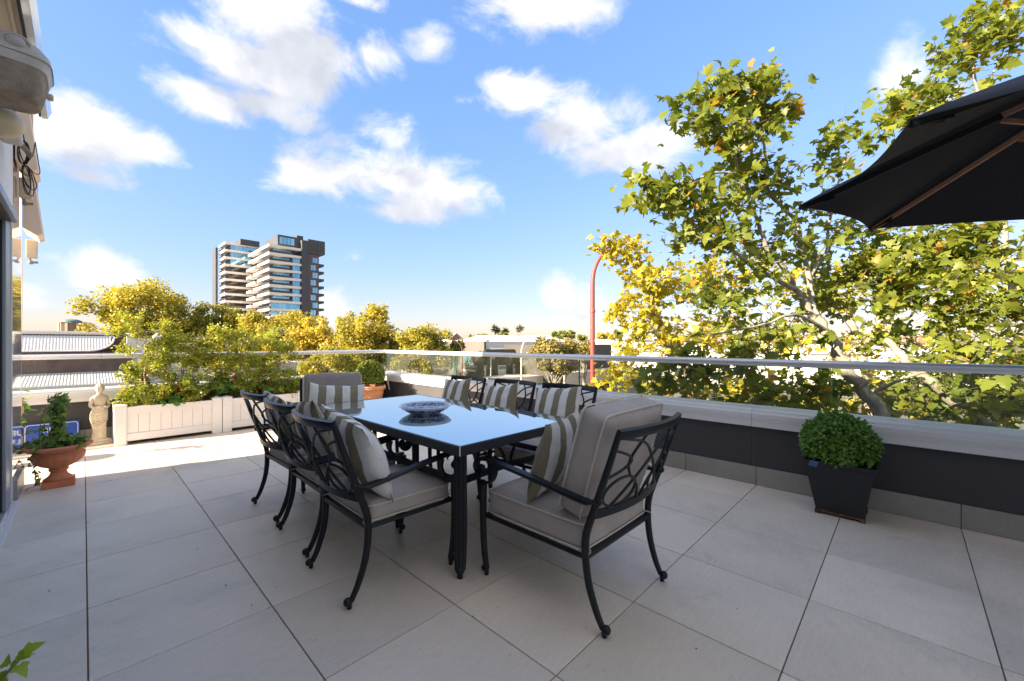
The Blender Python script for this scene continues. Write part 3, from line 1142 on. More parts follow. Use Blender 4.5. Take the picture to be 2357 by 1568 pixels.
    for sx in (-1, 1):
        ti = MB().sweep(spline([(sx * (cw / 2 - 0.03), -cd / 2 + 0.004, -thick / 2 + 0.02), (sx * (cw / 2 - 0.005), -cd / 2 - 0.028, -thick / 2 + 0.012), (sx * (cw / 2 + 0.012), -cd / 2 - 0.006, -thick / 2 - 0.004), (sx * (cw / 2 - 0.004), -cd / 2 + 0.012, -thick / 2 + 0.008)], 4),
                        [(-0.007, -0.0015), (0.007, -0.0015), (0.007, 0.0015), (-0.007, 0.0015)], Vector((0, 0, 1)))
        obj('cushion_tie', ti, fabric, sc_, ang=60)
    if back_cushion:
        bh, bt = 0.50, 0.145
        bw = w - 0.035
        mb = round_box(bw, bh, bt, 0.034, (22, 22, 5), 0.020, 0.010, seed + 5)
        bc = obj('back_cushion', mb, fabric, th)
        bc.location = (0, yR + 0.135 - 0.02, seat_top + bh / 2 - 0.012)
        bc.rotation_euler = (R(90 + 16), 0, 0)
        pp = MB().tube(rr_path(bw + 0.004, bh + 0.004, 0.036, bt / 2 - 0.014), 0.0046, 6, closed=True)
        pp.tube(rr_path(bw + 0.004, bh + 0.004, 0.036, -bt / 2 + 0.014), 0.0046, 6, closed=True)
        obj('piping', pp, M_PIPING, bc)
    return th


side_chair = build_chair(0.525, 0.575, 0.090, 0.475, 'cast metal armchair at the end of the left row nearest the camera', seed=2)
PI = math.pi
left_rows = [(1.160, 2.130, R(-1), 'black patio chair nearest the camera in the left row, lattice back turned this way'),
             (1.198, 2.762, R(-1), 'middle black patio chair of the left row with lattice backs turned this way'),
             (1.218, 3.400, R(1), 'farthest black patio chair of the left row, closest to the white planters')]
right_rows = [(2.475, 2.050, R(2), 'black patio chair on the parapet side of the table, nearest the foreground armchair'),
              (2.455, 2.690, R(-2), 'middle one of three black patio chairs on the parapet side of the table'),
              (2.410, 3.300, R(0), 'black patio chair on the parapet side of the table, closest to the terracotta pot')]
first = True
chairs = []
for rows, base in ((left_rows, -PI / 2), (right_rows, PI / 2)):
    for (x, y, dr, lab) in rows:
        c = side_chair if first else copy_tree(side_chair)
        first = False
        c.location = (x, y, 0)
        c.rotation_euler = (0, 0, base + dr)
        c['label'] = lab
        chairs.append(c)
end_chair = build_chair(0.605, 0.715, 0.130, 0.470, 'large patio armchair with thick taupe seat and back cushions in the foreground', True, M_FABRIC, 9)
end_chair.location = (1.815, 1.285, 0)
far_chair = build_chair(0.545, 0.66, 0.12, 0.450, 'cushioned patio armchair at the far end of the table beside the planters', True, M_FABRIC_D, 21)
far_chair.location = (1.625, 3.83, 0)
far_chair.rotation_euler = (0, 0, PI - R(17))

# ------------------------------------------------------------------ table
TXa, TXb, TYa, TYb, TZ = 1.285, 2.305, 1.59, 3.51, 0.735
tb = thing('dining_table', 'rectangular outdoor dining table with a reflective glass top and charcoal frame', 'table')
fw = 0.016
fr = MB()
fr.box(TXa, TXb, TYa, TYa + fw, TZ - 0.052, TZ, 0.003)
fr.box(TXa, TXb, TYb - fw, TYb, TZ - 0.052, TZ, 0.003)
fr.box(TXa, TXa + fw, TYa + fw, TYb - fw, TZ - 0.052, TZ - 0.0004, 0.003)
fr.box(TXb - fw, TXb, TYa + fw, TYb - fw, TZ - 0.052, TZ - 0.0004, 0.003)
fr.box(TXa + fw, TXb - fw, TYa + fw, TYb - fw, TZ - 0.05, TZ - 0.03)
obj('table_frame', fr, M_IRONW, tb, smooth=False)
obj('glass_top', MB().box(TXa + fw + 0.001, TXb - fw - 0.001, TYa + fw + 0.001, TYb - fw - 0.001, TZ - 0.029, TZ - 0.0015, 0.001), M_TOP, tb, smooth=False)
LX, LY = (TXa + 0.105, TXb - 0.105), (TYa + 0.125, TYb - 0.125)
for ix, x in enumerate(LX):
    for iy, y in enumerate(LY):
        ox, oy = (1, -1)[ix], (1, -1)[iy]
        lg = MB()
        for k in (-1, 0, 1):
            sx_, sy_ = k * 0.020 * 0.7071 * ox, -k * 0.020 * 0.7071 * oy
            lg.tube(spline([(x + sx_, y + sy_, TZ - 0.052), (x + sx_, y + sy_, 0.5), (x + sx_ + ox * 0.010, y + sy_ + oy * 0.010, 0.3), (x + sx_ * 0.9 + ox * 0.004, y + sy_ * 0.9 + oy * 0.004, 0.12),
                            (x + sx_ * 0.7 - ox * 0.008, y + sy_ * 0.7 - oy * 0.008, 0.045)], 4), 0.019 if k == 0 else 0.0155, 8)
        l_ = obj('leg', lg, M_IRON, tb)
        ft = MB().ball((x - ox * 0.008, y - oy * 0.008, 0.042), 0.026, 12, 8, 0.75)
        ft.lathe([(0.012, 0.0), (0.016, 0.008), (0.014, 0.03)], 12, (x - ox * 0.008, y - oy * 0.008, 0))
        obj('foot', ft, M_IRON, l_)
st = 0
for y, o in ((LY[0], 1), (LY[1], -1)):
    xm = (LX[0] + LX[1]) / 2
    b = MB().sweep(spline([(LX[0], y, 0.505), (LX[0] + 0.12, y + 0.02 * o, 0.505), (xm, y + 0.045 * o, 0.505), (LX[1] - 0.12, y + 0.02 * o, 0.505), (LX[1], y, 0.505)], 5),
                   [(-0.007, -0.019), (0.007, -0.019), (0.007, 0.019), (-0.007, 0.019)])
    obj('end_stretcher', b, M_IRON, tb, ang=50)
    for sx in (-1, 1):
        br = MB().tube(spline([(xm + sx * 0.02, y + 0.042 * o, 0.515), (xm + sx * 0.055, y + 0.042 * o, 0.60), (xm + sx * 0.16, y + 0.042 * o, 0.688)], 5), 0.010, 7)
        obj('curved_brace', br, M_IRON, tb)
for x, o in ((LX[0], 1), (LX[1], -1)):
    b = MB().sweep([(x, LY[0], 0.505), (x + 0.012 * o, (LY[0] + LY[1]) / 2, 0.505), (x, LY[1], 0.505)], [(-0.007, -0.019), (0.007, -0.019), (0.007, 0.019), (-0.007, 0.019)])
    obj('side_stretcher', b, M_IRON, tb, ang=50)
chip = MB().box(TXa - 0.0012, TXa + 0.004, TYa - 0.0012, TYa + 0.004, TZ - 0.047, TZ + 0.0008)
obj('chipped_corner', chip, M_CAP, tb, smooth=False)

# ------------------------------------------------------------------ bowl
bt = NT('blue_white_china')
co = bt.coord('Object')
sp = bt.n('SeparateXYZ')
bt.l(co, sp.inputs[0])
ang_ = bt.math('ARCTAN2', sp.outputs[1], sp.outputs[0])
rad = bt.math('SQRT', bt.math('ADD', bt.math('MULTIPLY', sp.outputs[0], sp.outputs[0]), bt.math('MULTIPLY', sp.outputs[1], sp.outputs[1])))
cv = bt.n('CombineXYZ')
bt.l(bt.math('MULTIPLY', ang_, 2.4), cv.inputs[0])
bt.l(bt.math('MULTIPLY', rad, 26.0), cv.inputs[1])
bt.l(bt.math('MULTIPLY', sp.outputs[2], 30.0), cv.inputs[2])
fl_ = bt.noise(cv.outputs[0], 2.6, 5, 0.75, 1.6)
pat = bt.ramp(fl_, 0.455, 0.485)
band = bt.math('MULTIPLY', bt.ramp(rad, 0.085, 0.092), bt.ramp(rad, 0.178, 0.172))
gap = bt.math('GREATER_THAN', bt.math('ABSOLUTE', bt.math('SUBTRACT', rad, 0.137)), 0.004)
f = bt.math('MULTIPLY', bt.math('MULTIPLY', pat, band), gap)
ctr = bt.math('MULTIPLY', bt.ramp(rad, 0.08, 0.07), bt.ramp(bt.noise(co, 60, 4, 0.6, 0.8), 0.50, 0.56))
f = bt.math('MAXIMUM', f, ctr)
bt.base(bt.mix(f, (0.66, 0.70, 0.74), (0.010, 0.022, 0.20)))
bt.pr(0.10, 0, 0.5, 0.4)
bw = MB().lathe([(0.001, 0.006), (0.096, 0.006), (0.102, 0.0), (0.110, 0.0), (0.114, 0.006), (0.142, 0.018), (0.170, 0.036), (0.184, 0.050), (0.189, 0.056),
                 (0.187, 0.060), (0.179, 0.054), (0.155, 0.034), (0.12, 0.022), (0.06, 0.016), (0.001, 0.014)], 48)
tag(obj('china_bowl', bw, bt.mat, loc=(1.735, 2.545, TZ + 0.0002), ang=50), 'shallow blue and white floral china bowl standing on the glass table', 'bowl')

# ------------------------------------------------------------------ striped pillows


def pillow(label, loc, rot, w=0.43, h=0.34, t=0.13, shift=0.2, seed=0, sag=0.0, fold=0.0):
    n, m = 22, 18
    mb = MB()
    vs, fs = [], []
    for s in (1, -1):
        for i in range(n + 1):
            for j in range(m + 1):
                u, v = -1 + 2 * i / n, -1 + 2 * j / m
                pin = 1 - 0.055 * (1 - u * u) * 0 
                x = w / 2 * u * (1 - 0.05 * (1 - v * v))
                z = h / 2 * v * (1 - 0.06 * (1 - u * u))
                prof = max(0.0, (1 - u ** 2)) ** 0.55 * max(0.0, (1 - v ** 2)) ** 0.55
                y = s * t / 2 * prof * (1 - 0.15 * v)
                nn = mnoise.noise(Vector((x * 12 + seed * 3.1, z * 12, s * 2.0 + seed))) + 0.6 * mnoise.noise(Vector((x * 27 + seed, z * 27, s)))
                y += s * 0.009 * nn * (prof ** 0.4)
                edge = (abs(u) ** 8 + abs(v) ** 8)
                y += 0.006 * mnoise.noise(Vector((x * 14, z * 14, seed * 1.7))) * edge
                z += -sag * (1 - u * u) * max(0, v) ** 2
                z += 0.008 * mnoise.noise(Vector((x * 9 + seed, v * 2, 5.5)))
                y += fold * max(0, v) ** 2
                vs.append((x, y, z))
    k = (n + 1) * (m + 1)
    for s in (0, 1):
        for i in range(n):
            for j in range(m):
                a = s * k + i * (m + 1) + j
                q = (a, a + m + 1, a + m + 2, a + 1)
                fs.append(q if s else q[::-1])
    # weld the rims
    rim = {}
    for i in range(n + 1):
        for j in range(m + 1):
            if i in (0, n) or j in (0, m):
                rim[k + i * (m + 1) + j] = i * (m + 1) + j
    fs = [tuple(rim.get(q, q) for q in f) for f in fs]
    mb.add(vs, fs)
    o = obj('striped_pillow', mb, striped('khaki_white_stripe_%d' % seed, shift), ang=75)
    o.location = loc
    o.rotation_euler = rot
    return tag(o, label, 'pillow', 'khaki and white striped pillows')


# pillow local: x across, z up, faces +y.  Chair facing +X means rot z = -90 deg
Lr, Rr = -PI / 2, PI / 2
pillow('big striped pillow on the nearest chair of the left row', (0.995, 2.075, 0.690), (R(22), R(8), Lr), 0.50, 0.46, 0.19, 0.92, 1, fold=-0.03)
pillow('striped pillow on the middle chair of the left row', (1.010, 2.735, 0.685), (R(21), R(-6), Lr), 0.47, 0.43, 0.16, 0.3, 2)
pillow('striped pillow on the left row chair closest to the white planters', (1.030, 3.40, 0.680), (R(20), R(5), Lr), 0.45, 0.41, 0.15, 0.5, 3)
pillow('striped pillow on the parapet side chair next to the foreground armchair', (2.655, 2.06, 0.690), (R(17), R(5), Rr), 0.47, 0.40, 0.13, 0.22, 4, 0.0)
pillow('striped pillow on the middle one of the three parapet side chairs', (2.640, 2.70, 0.690), (R(18), R(6), Rr), 0.45, 0.40, 0.13, 0.28, 5, 0.025)
pillow('striped pillow on the parapet side chair closest to the terracotta pot', (2.600, 3.30, 0.695), (R(16), R(4), Rr), 0.43, 0.40, 0.12, 0.24, 6, 0.012)
pillow('wide striped pillow against the grey back cushion at the far table end', (1.615, 3.80, 0.735), (R(14), R(-5), PI - R(17)), 0.50, 0.285, 0.12, 0.05, 7, 0.02)
pillow('striped pillow leaning on the back cushion of the foreground armchair', (1.735, 1.335, 0.668), (R(16), R(-2), R(12)), 0.47, 0.42, 0.14, 0.55, 8)
# ------------------------------------------------------------------ leaves
rng = np.random.default_rng(7)


def leaf_template(kind):
    if kind == 'plane':            # five-lobed
        half = [(0.10, -0.05), (0.26, -0.10), (0.47, 0.03), (0.30, 0.15), (0.36, 0.24), (0.56, 0.47), (0.36, 0.44), (0.24, 0.47), (0.26, 0.62), (0.13, 0.74)]
        out = [(0, 0.0)] + half + [(0, 1.0)] + [(-x, y) for x, y in half[::-1]]
        c = (0, 0.30)
    elif kind == 'ivy':
        half = [(0.16, -0.10), (0.30, -0.02), (0.46, 0.16), (0.25, 0.34), (0.20, 0.56)]
        out = [(0, 0.0)] + half + [(0, 1.0)] + [(-x, y) for x, y in half[::-1]]
        c = (0, 0.26)
    elif kind == 'round':
        out = [(0.5 * math.sin(2 * math.pi * i / 12) * (1 + 0.08 * (i % 2)), 0.46 - 0.5 * math.cos(2 * math.pi * i / 12) * (1 + 0.08 * (i % 2))) for i in range(12)]
        out[0] = (0, 0.16)
        c = (0, 0.42)
    elif kind == 'box':
        out = [(0, 0), (0.25, 0.22), (0.32, 0.55), (0.20, 0.88), (0, 1.0), (-0.20, 0.88), (-0.32, 0.55), (-0.25, 0.22)]
        c = (0, 0.5)
    else:                          # small pointed oval
        out = [(0, 0), (0.20, 0.28), (0.20, 0.62), (0, 1.0), (-0.20, 0.62), (-0.20, 0.28)]
        c = (0, 0.48)
    pts = [c] + out
    VV = []
    for (kx, ky, fold, skew) in ((0.38, 0.16, 0.0, 0.0), (-0.25, 0.30, 0.15, 0.10), (0.75, 0.45, -0.05, -0.12), (0.2, -0.25, 0.35, 0.05), (1.1, 0.1, 0.0, 0.15)):
        VV.append([(x * (1 + skew * y), y + skew * 0.3 * x, -kx * x * x - ky * (y - 0.3) ** 2 + fold * abs(x)) for (x, y) in pts])
    n = len(out)
    F = [(0, 1 + i, 1 + (i + 1) % n) for i in range(n)]
    return np.array(VV, np.float32), np.array(F, np.int64)


TEMPL = {k: leaf_template(k) for k in ('plane', 'ivy', 'round', 'oval', 'box')}
# cheap two-triangle folded leaf for far crowns
TEMPL['far'] = (np.array([[(0, 0, 0), (0.34, 0.5, 0.06), (0, 1, 0), (-0.34, 0.5, 0.06)]], np.float32), np.array([(0, 1, 2), (0, 2, 3)], np.int64))


TEMPL['frond'] = (np.array([[(0, 0, 0), (0.09, 0.5, 0.05), (0, 1, -0.12), (-0.09, 0.5, 0.05)]], np.float32), TEMPL['far'][1])


def unit(a):
    return a / np.maximum(np.linalg.norm(a, axis=-1, keepdims=True), 1e-9)


def leaf_mesh(name, kind, pos, nrm, direc, size, tint, mat, parent=None):
    V, F = TEMPL[kind]
    pos, nrm, direc = (np.asarray(a, np.float32) for a in (pos, nrm, direc))
    size, tint = np.asarray(size, np.float32), np.asarray(tint, np.float32)
    n, k = len(pos), V.shape[1]
    V = V[np.arange(n) * 7 % 11 % len(V)]
    z = unit(nrm)
    y = unit(direc - z * (direc * z).sum(1, keepdims=True))
    x = np.cross(y, z)
    W = (V[:, :, 0, None] * x[:, None, :] + V[:, :, 1, None] * y[:, None, :] + V[:, :, 2, None] * z[:, None, :]) * size[:, None, None] + pos[:, None, :]
    verts = W.reshape(-1, 3)
    faces = (F[None] + (np.arange(n) * k)[:, None, None]).reshape(-1, 3)
    me = bpy.data.meshes.new(name)
    me.vertices.add(len(verts))
    me.vertices.foreach_set('co', verts.astype(np.float32).ravel())
    nf = len(faces)
    me.loops.add(nf * 3)
    me.loops.foreach_set('vertex_index', faces.astype(np.int32).ravel())
    me.polygons.add(nf)
    me.polygons.foreach_set('loop_start', np.arange(0, nf * 3, 3, dtype=np.int32))
    me.update(calc_edges=True)
    at = me.attributes.new('tint', 'FLOAT', 'POINT')
    at.data.foreach_set('value', np.repeat(np.clip(tint, 0, 1), k).astype(np.float32))
    me.materials.append(mat)
    me.polygons.foreach_set('use_smooth', np.ones(nf, dtype=bool))
    return link(name, me, parent)


def rand_dir(n, bias=(0, 0, 0), amt=1.0):
    return unit(rng.normal(size=(n, 3)) * amt + np.array(bias))


M_BARK = NT('plane_tree_bark')
_co = M_BARK.coord('Object')
_f = M_BARK.ramp(M_BARK.noise(_co, 5.0, 4, 0.6, 0.5), 0.44, 0.56)
_c = M_BARK.mix(_f, (0.33, 0.30, 0.235), (0.22, 0.20, 0.155))
_c = M_BARK.mix(M_BARK.ramp(M_BARK.noise(_co, 13, 3), 0.60, 0.66), _c, (0.42, 0.385, 0.31))
M_BARK.base(_c)
M_BARK.pr(0.8, 0, 0.3)
M_BARK.bump(M_BARK.noise(_co, 30, 4), 0.4, 0.01)
M_BARK = M_BARK.mat
M_TWIG = plain('dark_twig', (0.10, 0.080, 0.06), (0.06, 0.05, 0.04), 8, 0.85)
M_STEM = plain('pale_shrub_stem', (0.40, 0.31, 0.24), (0.30, 0.23, 0.17), 14, 0.8)
M_SOIL = plain('potting_soil', (0.05, 0.036, 0.026), (0.025, 0.018, 0.014), 30, 0.95, bump=0.8, bscale=60)
M_LEAF_PLANE = leaf_mat('plane_leaf', (0.075, 0.125, 0.020), (0.25, 0.29, 0.040), (0.40, 0.24, 0.04), 0.5, 0.42, 1.0)  # plane leaf kept greener, building shade put into its colour
M_LEAF_SUNLIT = leaf_mat('sunlit_plane_leaf', (0.26, 0.28, 0.03), (0.56, 0.48, 0.05), (0.55, 0.33, 0.045), 0.5, 0.5)  # golden copy of the plane leaf, sunlight put into the colour
M_LEAF_AUT = leaf_mat('autumn_leaf', (0.19, 0.21, 0.03), (0.54, 0.46, 0.07), (0.56, 0.36, 0.085), 0.45, 0.5)
M_LEAF_SHRUB = leaf_mat('shrub_leaf', (0.16, 0.23, 0.03), (0.47, 0.50, 0.07), (0.52, 0.16, 0.04), 0.40, 0.36)
M_LEAF_BOX = leaf_mat('box_leaf', (0.07, 0.17, 0.025), (0.20, 0.37, 0.055), None, 0.25, 0.30)
M_LEAF_BOXY = leaf_mat('sunny_box_leaf', (0.08, 0.13, 0.015), (0.27, 0.32, 0.04), None, 0.3, 0.33)  # yellower copy of the box leaf, sunshine put into its colour
M_LEAF_GER = leaf_mat('geranium_leaf', (0.05, 0.15, 0.022), (0.13, 0.26, 0.04), None, 0.35, 0.6)
M_LEAF_IVY = leaf_mat('ivy_leaf', (0.05, 0.13, 0.025), (0.23, 0.34, 0.05), None, 0.30, 0.38)
M_LEAF_GUM = leaf_mat('gum_leaf', (0.12, 0.125, 0.03), (0.33, 0.27, 0.08), (0.40, 0.27, 0.11), 0.3, 0.6)
M_LEAF_HILL = leaf_mat('hill_tree_leaf', (0.09, 0.13, 0.025), (0.27, 0.28, 0.05), None, 0.25, 0.6)
M_RED = plain('red_petal', (0.75, 0.035, 0.02), (0.55, 0.02, 0.015), 30, 0.6)
M_NUT = plain('seed_ball', (0.11, 0.085, 0.035), (0.06, 0.045, 0.02), 60, 0.9)

# ------------------------------------------------------------------ street trees: limbs placed by hand, twigs grown towards foliage points


def skeleton_tree(name, label, limbs, blobs, n_pts, per, leaf, size, mat, cat='tree', group=None, seed=1, twig_r=0.006, nuts=60, up=0.8, hang=0.5, tint_sun=None, max_twig=1.3):
    """limbs: list of (points, r0, r1); blobs: list of (centre, radii vec, weight)"""
    rs = np.random.default_rng(seed)
    th = thing(name, label, cat, limbs[0][0][0], group=group)
    base = Vector(limbs[0][0][0])
    tr, lb = MB(), MB()
    nodes = []
    for i, (pts, r0, r1) in enumerate(limbs):
        sp = spline(pts, 5)
        rr = [r0 + (r1 - r0) * k / (len(sp) - 1) for k in range(len(sp))]
        jit = [Vector(p) + Vector(rs.normal(size=3)) * 0.25 * rr[k] - base for k, p in enumerate(sp)]
        (tr if i == 0 else lb).tube(jit, rr, 9)
        nodes += [tuple(Vector(p)) for p in sp[2:]] if i == 0 else [tuple(Vector(p)) for p in sp]
    trunk = obj('trunk', tr, M_BARK, th, ang=60)
    if lb.v:
        obj('limbs', lb, M_BARK, trunk, ang=60)['kind'] = 'stuff'
    w = np.array([b[2] for b in blobs], float)
    pick = rs.choice(len(blobs), n_pts, p=w / w.sum())
    pts = []
    for b in pick:
        c, rad = np.array(blobs[b][0]), np.array(blobs[b][1])
        d = rs.normal(size=3)
        d /= np.linalg.norm(d)
        pts.append(c + d * rad * rs.random() ** 0.40)
    pts = np.array(pts)
    nd = np.array(nodes)
    d0 = np.linalg.norm(pts[:, None] - nd[None], axis=2).min(1)
    order = np.argsort(d0)
    tw = MB()
    ends, dirs = [], []
    nl = list(map(tuple, nd))
    arr = np.zeros((len(nl) + n_pts * 3, 3))
    cnt = len(nl)
    arr[:cnt] = nd
    for k in order:
        p = pts[k]
        j = np.linalg.norm(arr[:cnt] - p, axis=1).argmin()
        a = arr[j].copy()
        ln = np.linalg.norm(p - a)
        mid = (a + p) / 2 + rs.normal(size=3) * 0.10 * ln + np.array([0, 0, -0.04 * ln])
        r0 = twig_r * (0.8 + min(1.6, ln * 1.1))
        tw.tube([Vector(a) - base, Vector(mid) - base, Vector(p) - base], [r0, r0 * 0.75, r0 * 0.45], 4, caps=False)
        arr[cnt] = mid
        arr[cnt + 1] = p
        cnt += 2
        ends.append(p)
        dirs.append((p - mid) / max(1e-6, np.linalg.norm(p - mid)))
    obj('twigs', tw, M_TWIG, trunk, ang=80, fix=False)['kind'] = 'stuff'
    ends, dirs = np.array(ends), np.array(dirs)
    n = len(ends) * per
    idx = np.repeat(np.arange(len(ends)), per)
    sp = rs.normal(size=(n, 3)) * np.array([1, 1, 0.8]) * size[1] * 0.52
    back = rs.random((n, 1)) * -1.0 * size[1] * 1.8
    pos = ends[idx] + sp + dirs[idx] * back
    nrm = unit(rs.normal(size=(n, 3)) * 0.75 + np.array([0, 0, up]) + dirs[idx] * 0.15)
    direc = unit(rs.normal(size=(n, 3)) * 0.75 + dirs[idx] * 0.6 + np.array([0, 0, -hang]))
    sz = size[0] + (size[1] - size[0]) * rs.random(n) ** 1.3
    clump = rs.random(len(ends))[idx]
    tint = 0.05 + 0.62 * clump * 0.6 + 0.40 * rs.random(n)
    tint = np.where(rs.random(n) < 0.03, 1.0, tint)
    leaf_mesh('crown', leaf, pos - np.array(base), nrm, direc, sz, tint, mat, th)
    if nuts:
        nb = MB()
        for k in rs.choice(n, nuts):
            p = Vector(pos[k]) - base
            r = rs.uniform(0.011, 0.018)
            nb.ball((p.x, p.y, p.z - 0.08), r, 6, 4)
            nb.tube([(p.x, p.y, p.z), (p.x, p.y, p.z - 0.08)], 0.0015, 3)
        obj('seed_balls', nb, M_NUT, th, ang=80, fix=False)['kind'] = 'stuff'
    return th


def blob(px, py, D, rx, ry, rd, w):
    """ellipsoid of foliage seen at px,py, D metres off; rx, ry in picture units, rd in metres"""
    c = P(px, py, D)
    s = D / FPX
    return (tuple(c), (max(rx * s, rd) * 0.5 + rx * s * 0.5, rx * s * 0.5 + rd * 0.5, ry * s), w)


GZ = -6.0
# --- tree 1: the big limb rising behind the parapet
b1 = P(2125, 1010, 6.1)
L1 = [
    ([(b1.x + 0.25, b1.y - 0.1, GZ), (b1.x + 0.2, b1.y - 0.1, -3.4), (b1.x + 0.12, b1.y - 0.02, -1.2), P(2052, 985, 6.25), P(1985, 895, 6.3), P(1930, 815, 6.4), P(1893, 745, 6.45), P(1872, 725, 6.5)], 0.14, 0.058),
    ([P(1876, 733, 6.48), P(1852, 695, 6.5), P(1836, 671, 6.5), P(1800, 612, 6.45), P(1767, 574, 6.4), P(1748, 522, 6.3), P(1728, 472, 6.2), P(1698, 399, 6.0)], 0.056, 0.018),
    ([P(1836, 671, 6.5), P(1790, 645, 6.35), P(1738, 618, 6.2), P(1690, 580, 6.1), P(1640, 560, 6.0), P(1580, 535, 5.9)], 0.040, 0.013),
    ([P(1876, 733, 6.48), P(1868, 690, 6.6), P(1861, 642, 6.7), P(1846, 575, 6.7), P(1833, 511, 6.7), P(1771, 445, 6.6), P(1764, 376, 6.5), P(1754, 300, 6.4), P(1742, 215, 6.3)], 0.050, 0.012),
    ([P(1865, 638, 6.7), P(1885, 600, 6.8), P(1905, 572, 6.9), P(1907, 526, 7.0), P(1925, 440, 7.0), P(1945, 370, 7.0)], 0.034, 0.012),
    ([P(1698, 399, 6.0), P(1690, 330, 5.9), P(1680, 250, 5.9), P(1665, 190, 5.9)], 0.022, 0.010),
    ([P(1698, 399, 6.0), P(1640, 400, 5.9), P(1570, 425, 5.8), P(1490, 440, 5.7)], 0.020, 0.008),
    ([P(1900, 760, 6.4), P(1860, 735, 6.2), P(1815, 725, 6.0), P(1775, 742, 5.9), P(1720, 755, 5.8), P(1640, 770, 5.7)], 0.028, 0.010),
    ([P(2000, 915, 6.3), P(2060, 880, 6.0), P(2150, 850, 5.8), P(2230, 835, 5.7)], 0.030, 0.010),
]
B1 = [blob(1700, 185, 5.9, 75, 65, 0.5, 9), blob(1760, 230, 6.2, 75, 95, 0.6, 10), blob(1620, 265, 5.9, 105, 60, 0.5, 9), blob(1690, 320, 6.0, 90, 60, 0.6, 8),
      blob(1530, 445, 5.8, 110, 45, 0.5, 10), blob(1640, 470, 6.0, 95, 55, 0.6, 11), blob(1760, 420, 6.4, 80, 70, 0.6, 8), blob(1600, 530, 6.0, 100, 40, 0.6, 8),
      blob(1935, 320, 7.0, 55, 70, 0.5, 5), blob(1900, 430, 6.9, 70, 70, 0.7, 6), blob(1760, 560, 7.1, 120, 60, 0.8, 9), blob(1950, 560, 7.4, 110, 80, 0.8, 9),
      blob(1670, 680, 6.7, 150, 70, 0.8, 10), blob(1930, 690, 7.5, 120, 70, 0.6, 8), blob(1720, 800, 6.6, 150, 60, 0.8, 9), blob(2080, 770, 7.3, 130, 80, 0.6, 10),
      blob(1650, 900, 6.6, 130, 60, 0.6, 9), blob(1760, 940, 7.0, 120, 45, 0.5, 7), blob(1970, 955, 7.3, 120, 45, 0.5, 7), blob(2260, 950, 7.0, 110, 50, 0.5, 6), blob(1560, 850, 6.8, 90, 60, 0.5, 6), blob(1980, 620, 7.6, 110, 70, 0.6, 6), blob(1850, 900, 7.2, 150, 60, 0.6, 8), blob(2200, 870, 6.8, 120, 80, 0.6, 8)]
skeleton_tree('plane_tree', 'plane tree whose pale trunk leans behind the parapet under the umbrella', L1, B1, 640, 7, 'plane', (0.075, 0.215), M_LEAF_PLANE, group='plane trees by the street', seed=3, nuts=150)
# --- tree 2: right, stems rising past the umbrella
b2 = P(2330, 1060, 6.6)
L2 = [
    ([(b2.x + 0.1, b2.y, GZ), (b2.x + 0.05, b2.y, -3.0), (b2.x, b2.y, -1.0), P(2295, 1000, 6.6), P(2200, 925, 6.7), P(2130, 870, 6.8), P(2085, 830, 6.9), P(2040, 780, 7.1)], 0.13, 0.05),
    ([P(2206, 930, 6.7), P(2205, 880, 6.6), P(2195, 800, 6.6), P(2180, 740, 6.6), P(2150, 660, 6.7), P(2120, 560, 6.9)], 0.055, 0.018),
    ([P(2295, 1000, 6.6), P(2320, 880, 6.8), P(2330, 740, 7.0), P(2320, 620, 7.1), P(2312, 510, 7.2), P(2300, 380, 7.3), P(2255, 240, 7.4), P(2235, 120, 7.4)], 0.07, 0.018),
    ([P(2255, 240, 7.4), P(2290, 160, 7.4), P(2330, 70, 7.4)], 0.020, 0.008),
    ([P(2300, 380, 7.3), P(2220, 330, 7.2), P(2130, 280, 7.1), P(2050, 235, 7.0)], 0.022, 0.008),
    ([P(2320, 640, 7.1), P(2250, 600, 7.0), P(2180, 560, 7.0)], 0.03, 0.01),
]
B2 = [blob(2240, 90, 7.4, 85, 90, 0.6, 9), blob(2320, 60, 7.4, 60, 70, 0.6, 7), blob(2150, 210, 7.2, 90, 55, 0.6, 9), blob(2080, 270, 7.0, 70, 55, 0.5, 7), blob(2230, 250, 7.3, 80, 60, 0.6, 7),
      blob(2130, 330, 7.2, 80, 50, 0.6, 6), blob(2290, 340, 7.4, 80, 60, 0.6, 5), blob(2080, 580, 6.9, 100, 70, 0.7, 9), blob(2250, 570, 6.4, 110, 60, 0.7, 11), blob(2180, 690, 6.3, 130, 70, 0.7, 12),
      blob(2320, 700, 6.0, 80, 80, 0.6, 9), blob(2280, 800, 5.9, 100, 60, 0.6, 9), blob(2130, 930, 7.3, 110, 50, 0.5, 6), blob(2310, 930, 5.9, 80, 60, 0.5, 8), blob(2010, 650, 7.0, 80, 70, 0.7, 6), blob(2210, 960, 7.4, 110, 45, 0.5, 7), blob(2060, 900, 7.6, 100, 60, 0.5, 7), blob(2300, 860, 7.3, 80, 60, 0.5, 6)]
skeleton_tree('plane_tree', 'plane tree at the right picture edge with stems rising past the umbrella', L2, B2, 490, 7, 'plane', (0.08, 0.225), M_LEAF_PLANE, group='plane trees by the street', seed=5, nuts=110)
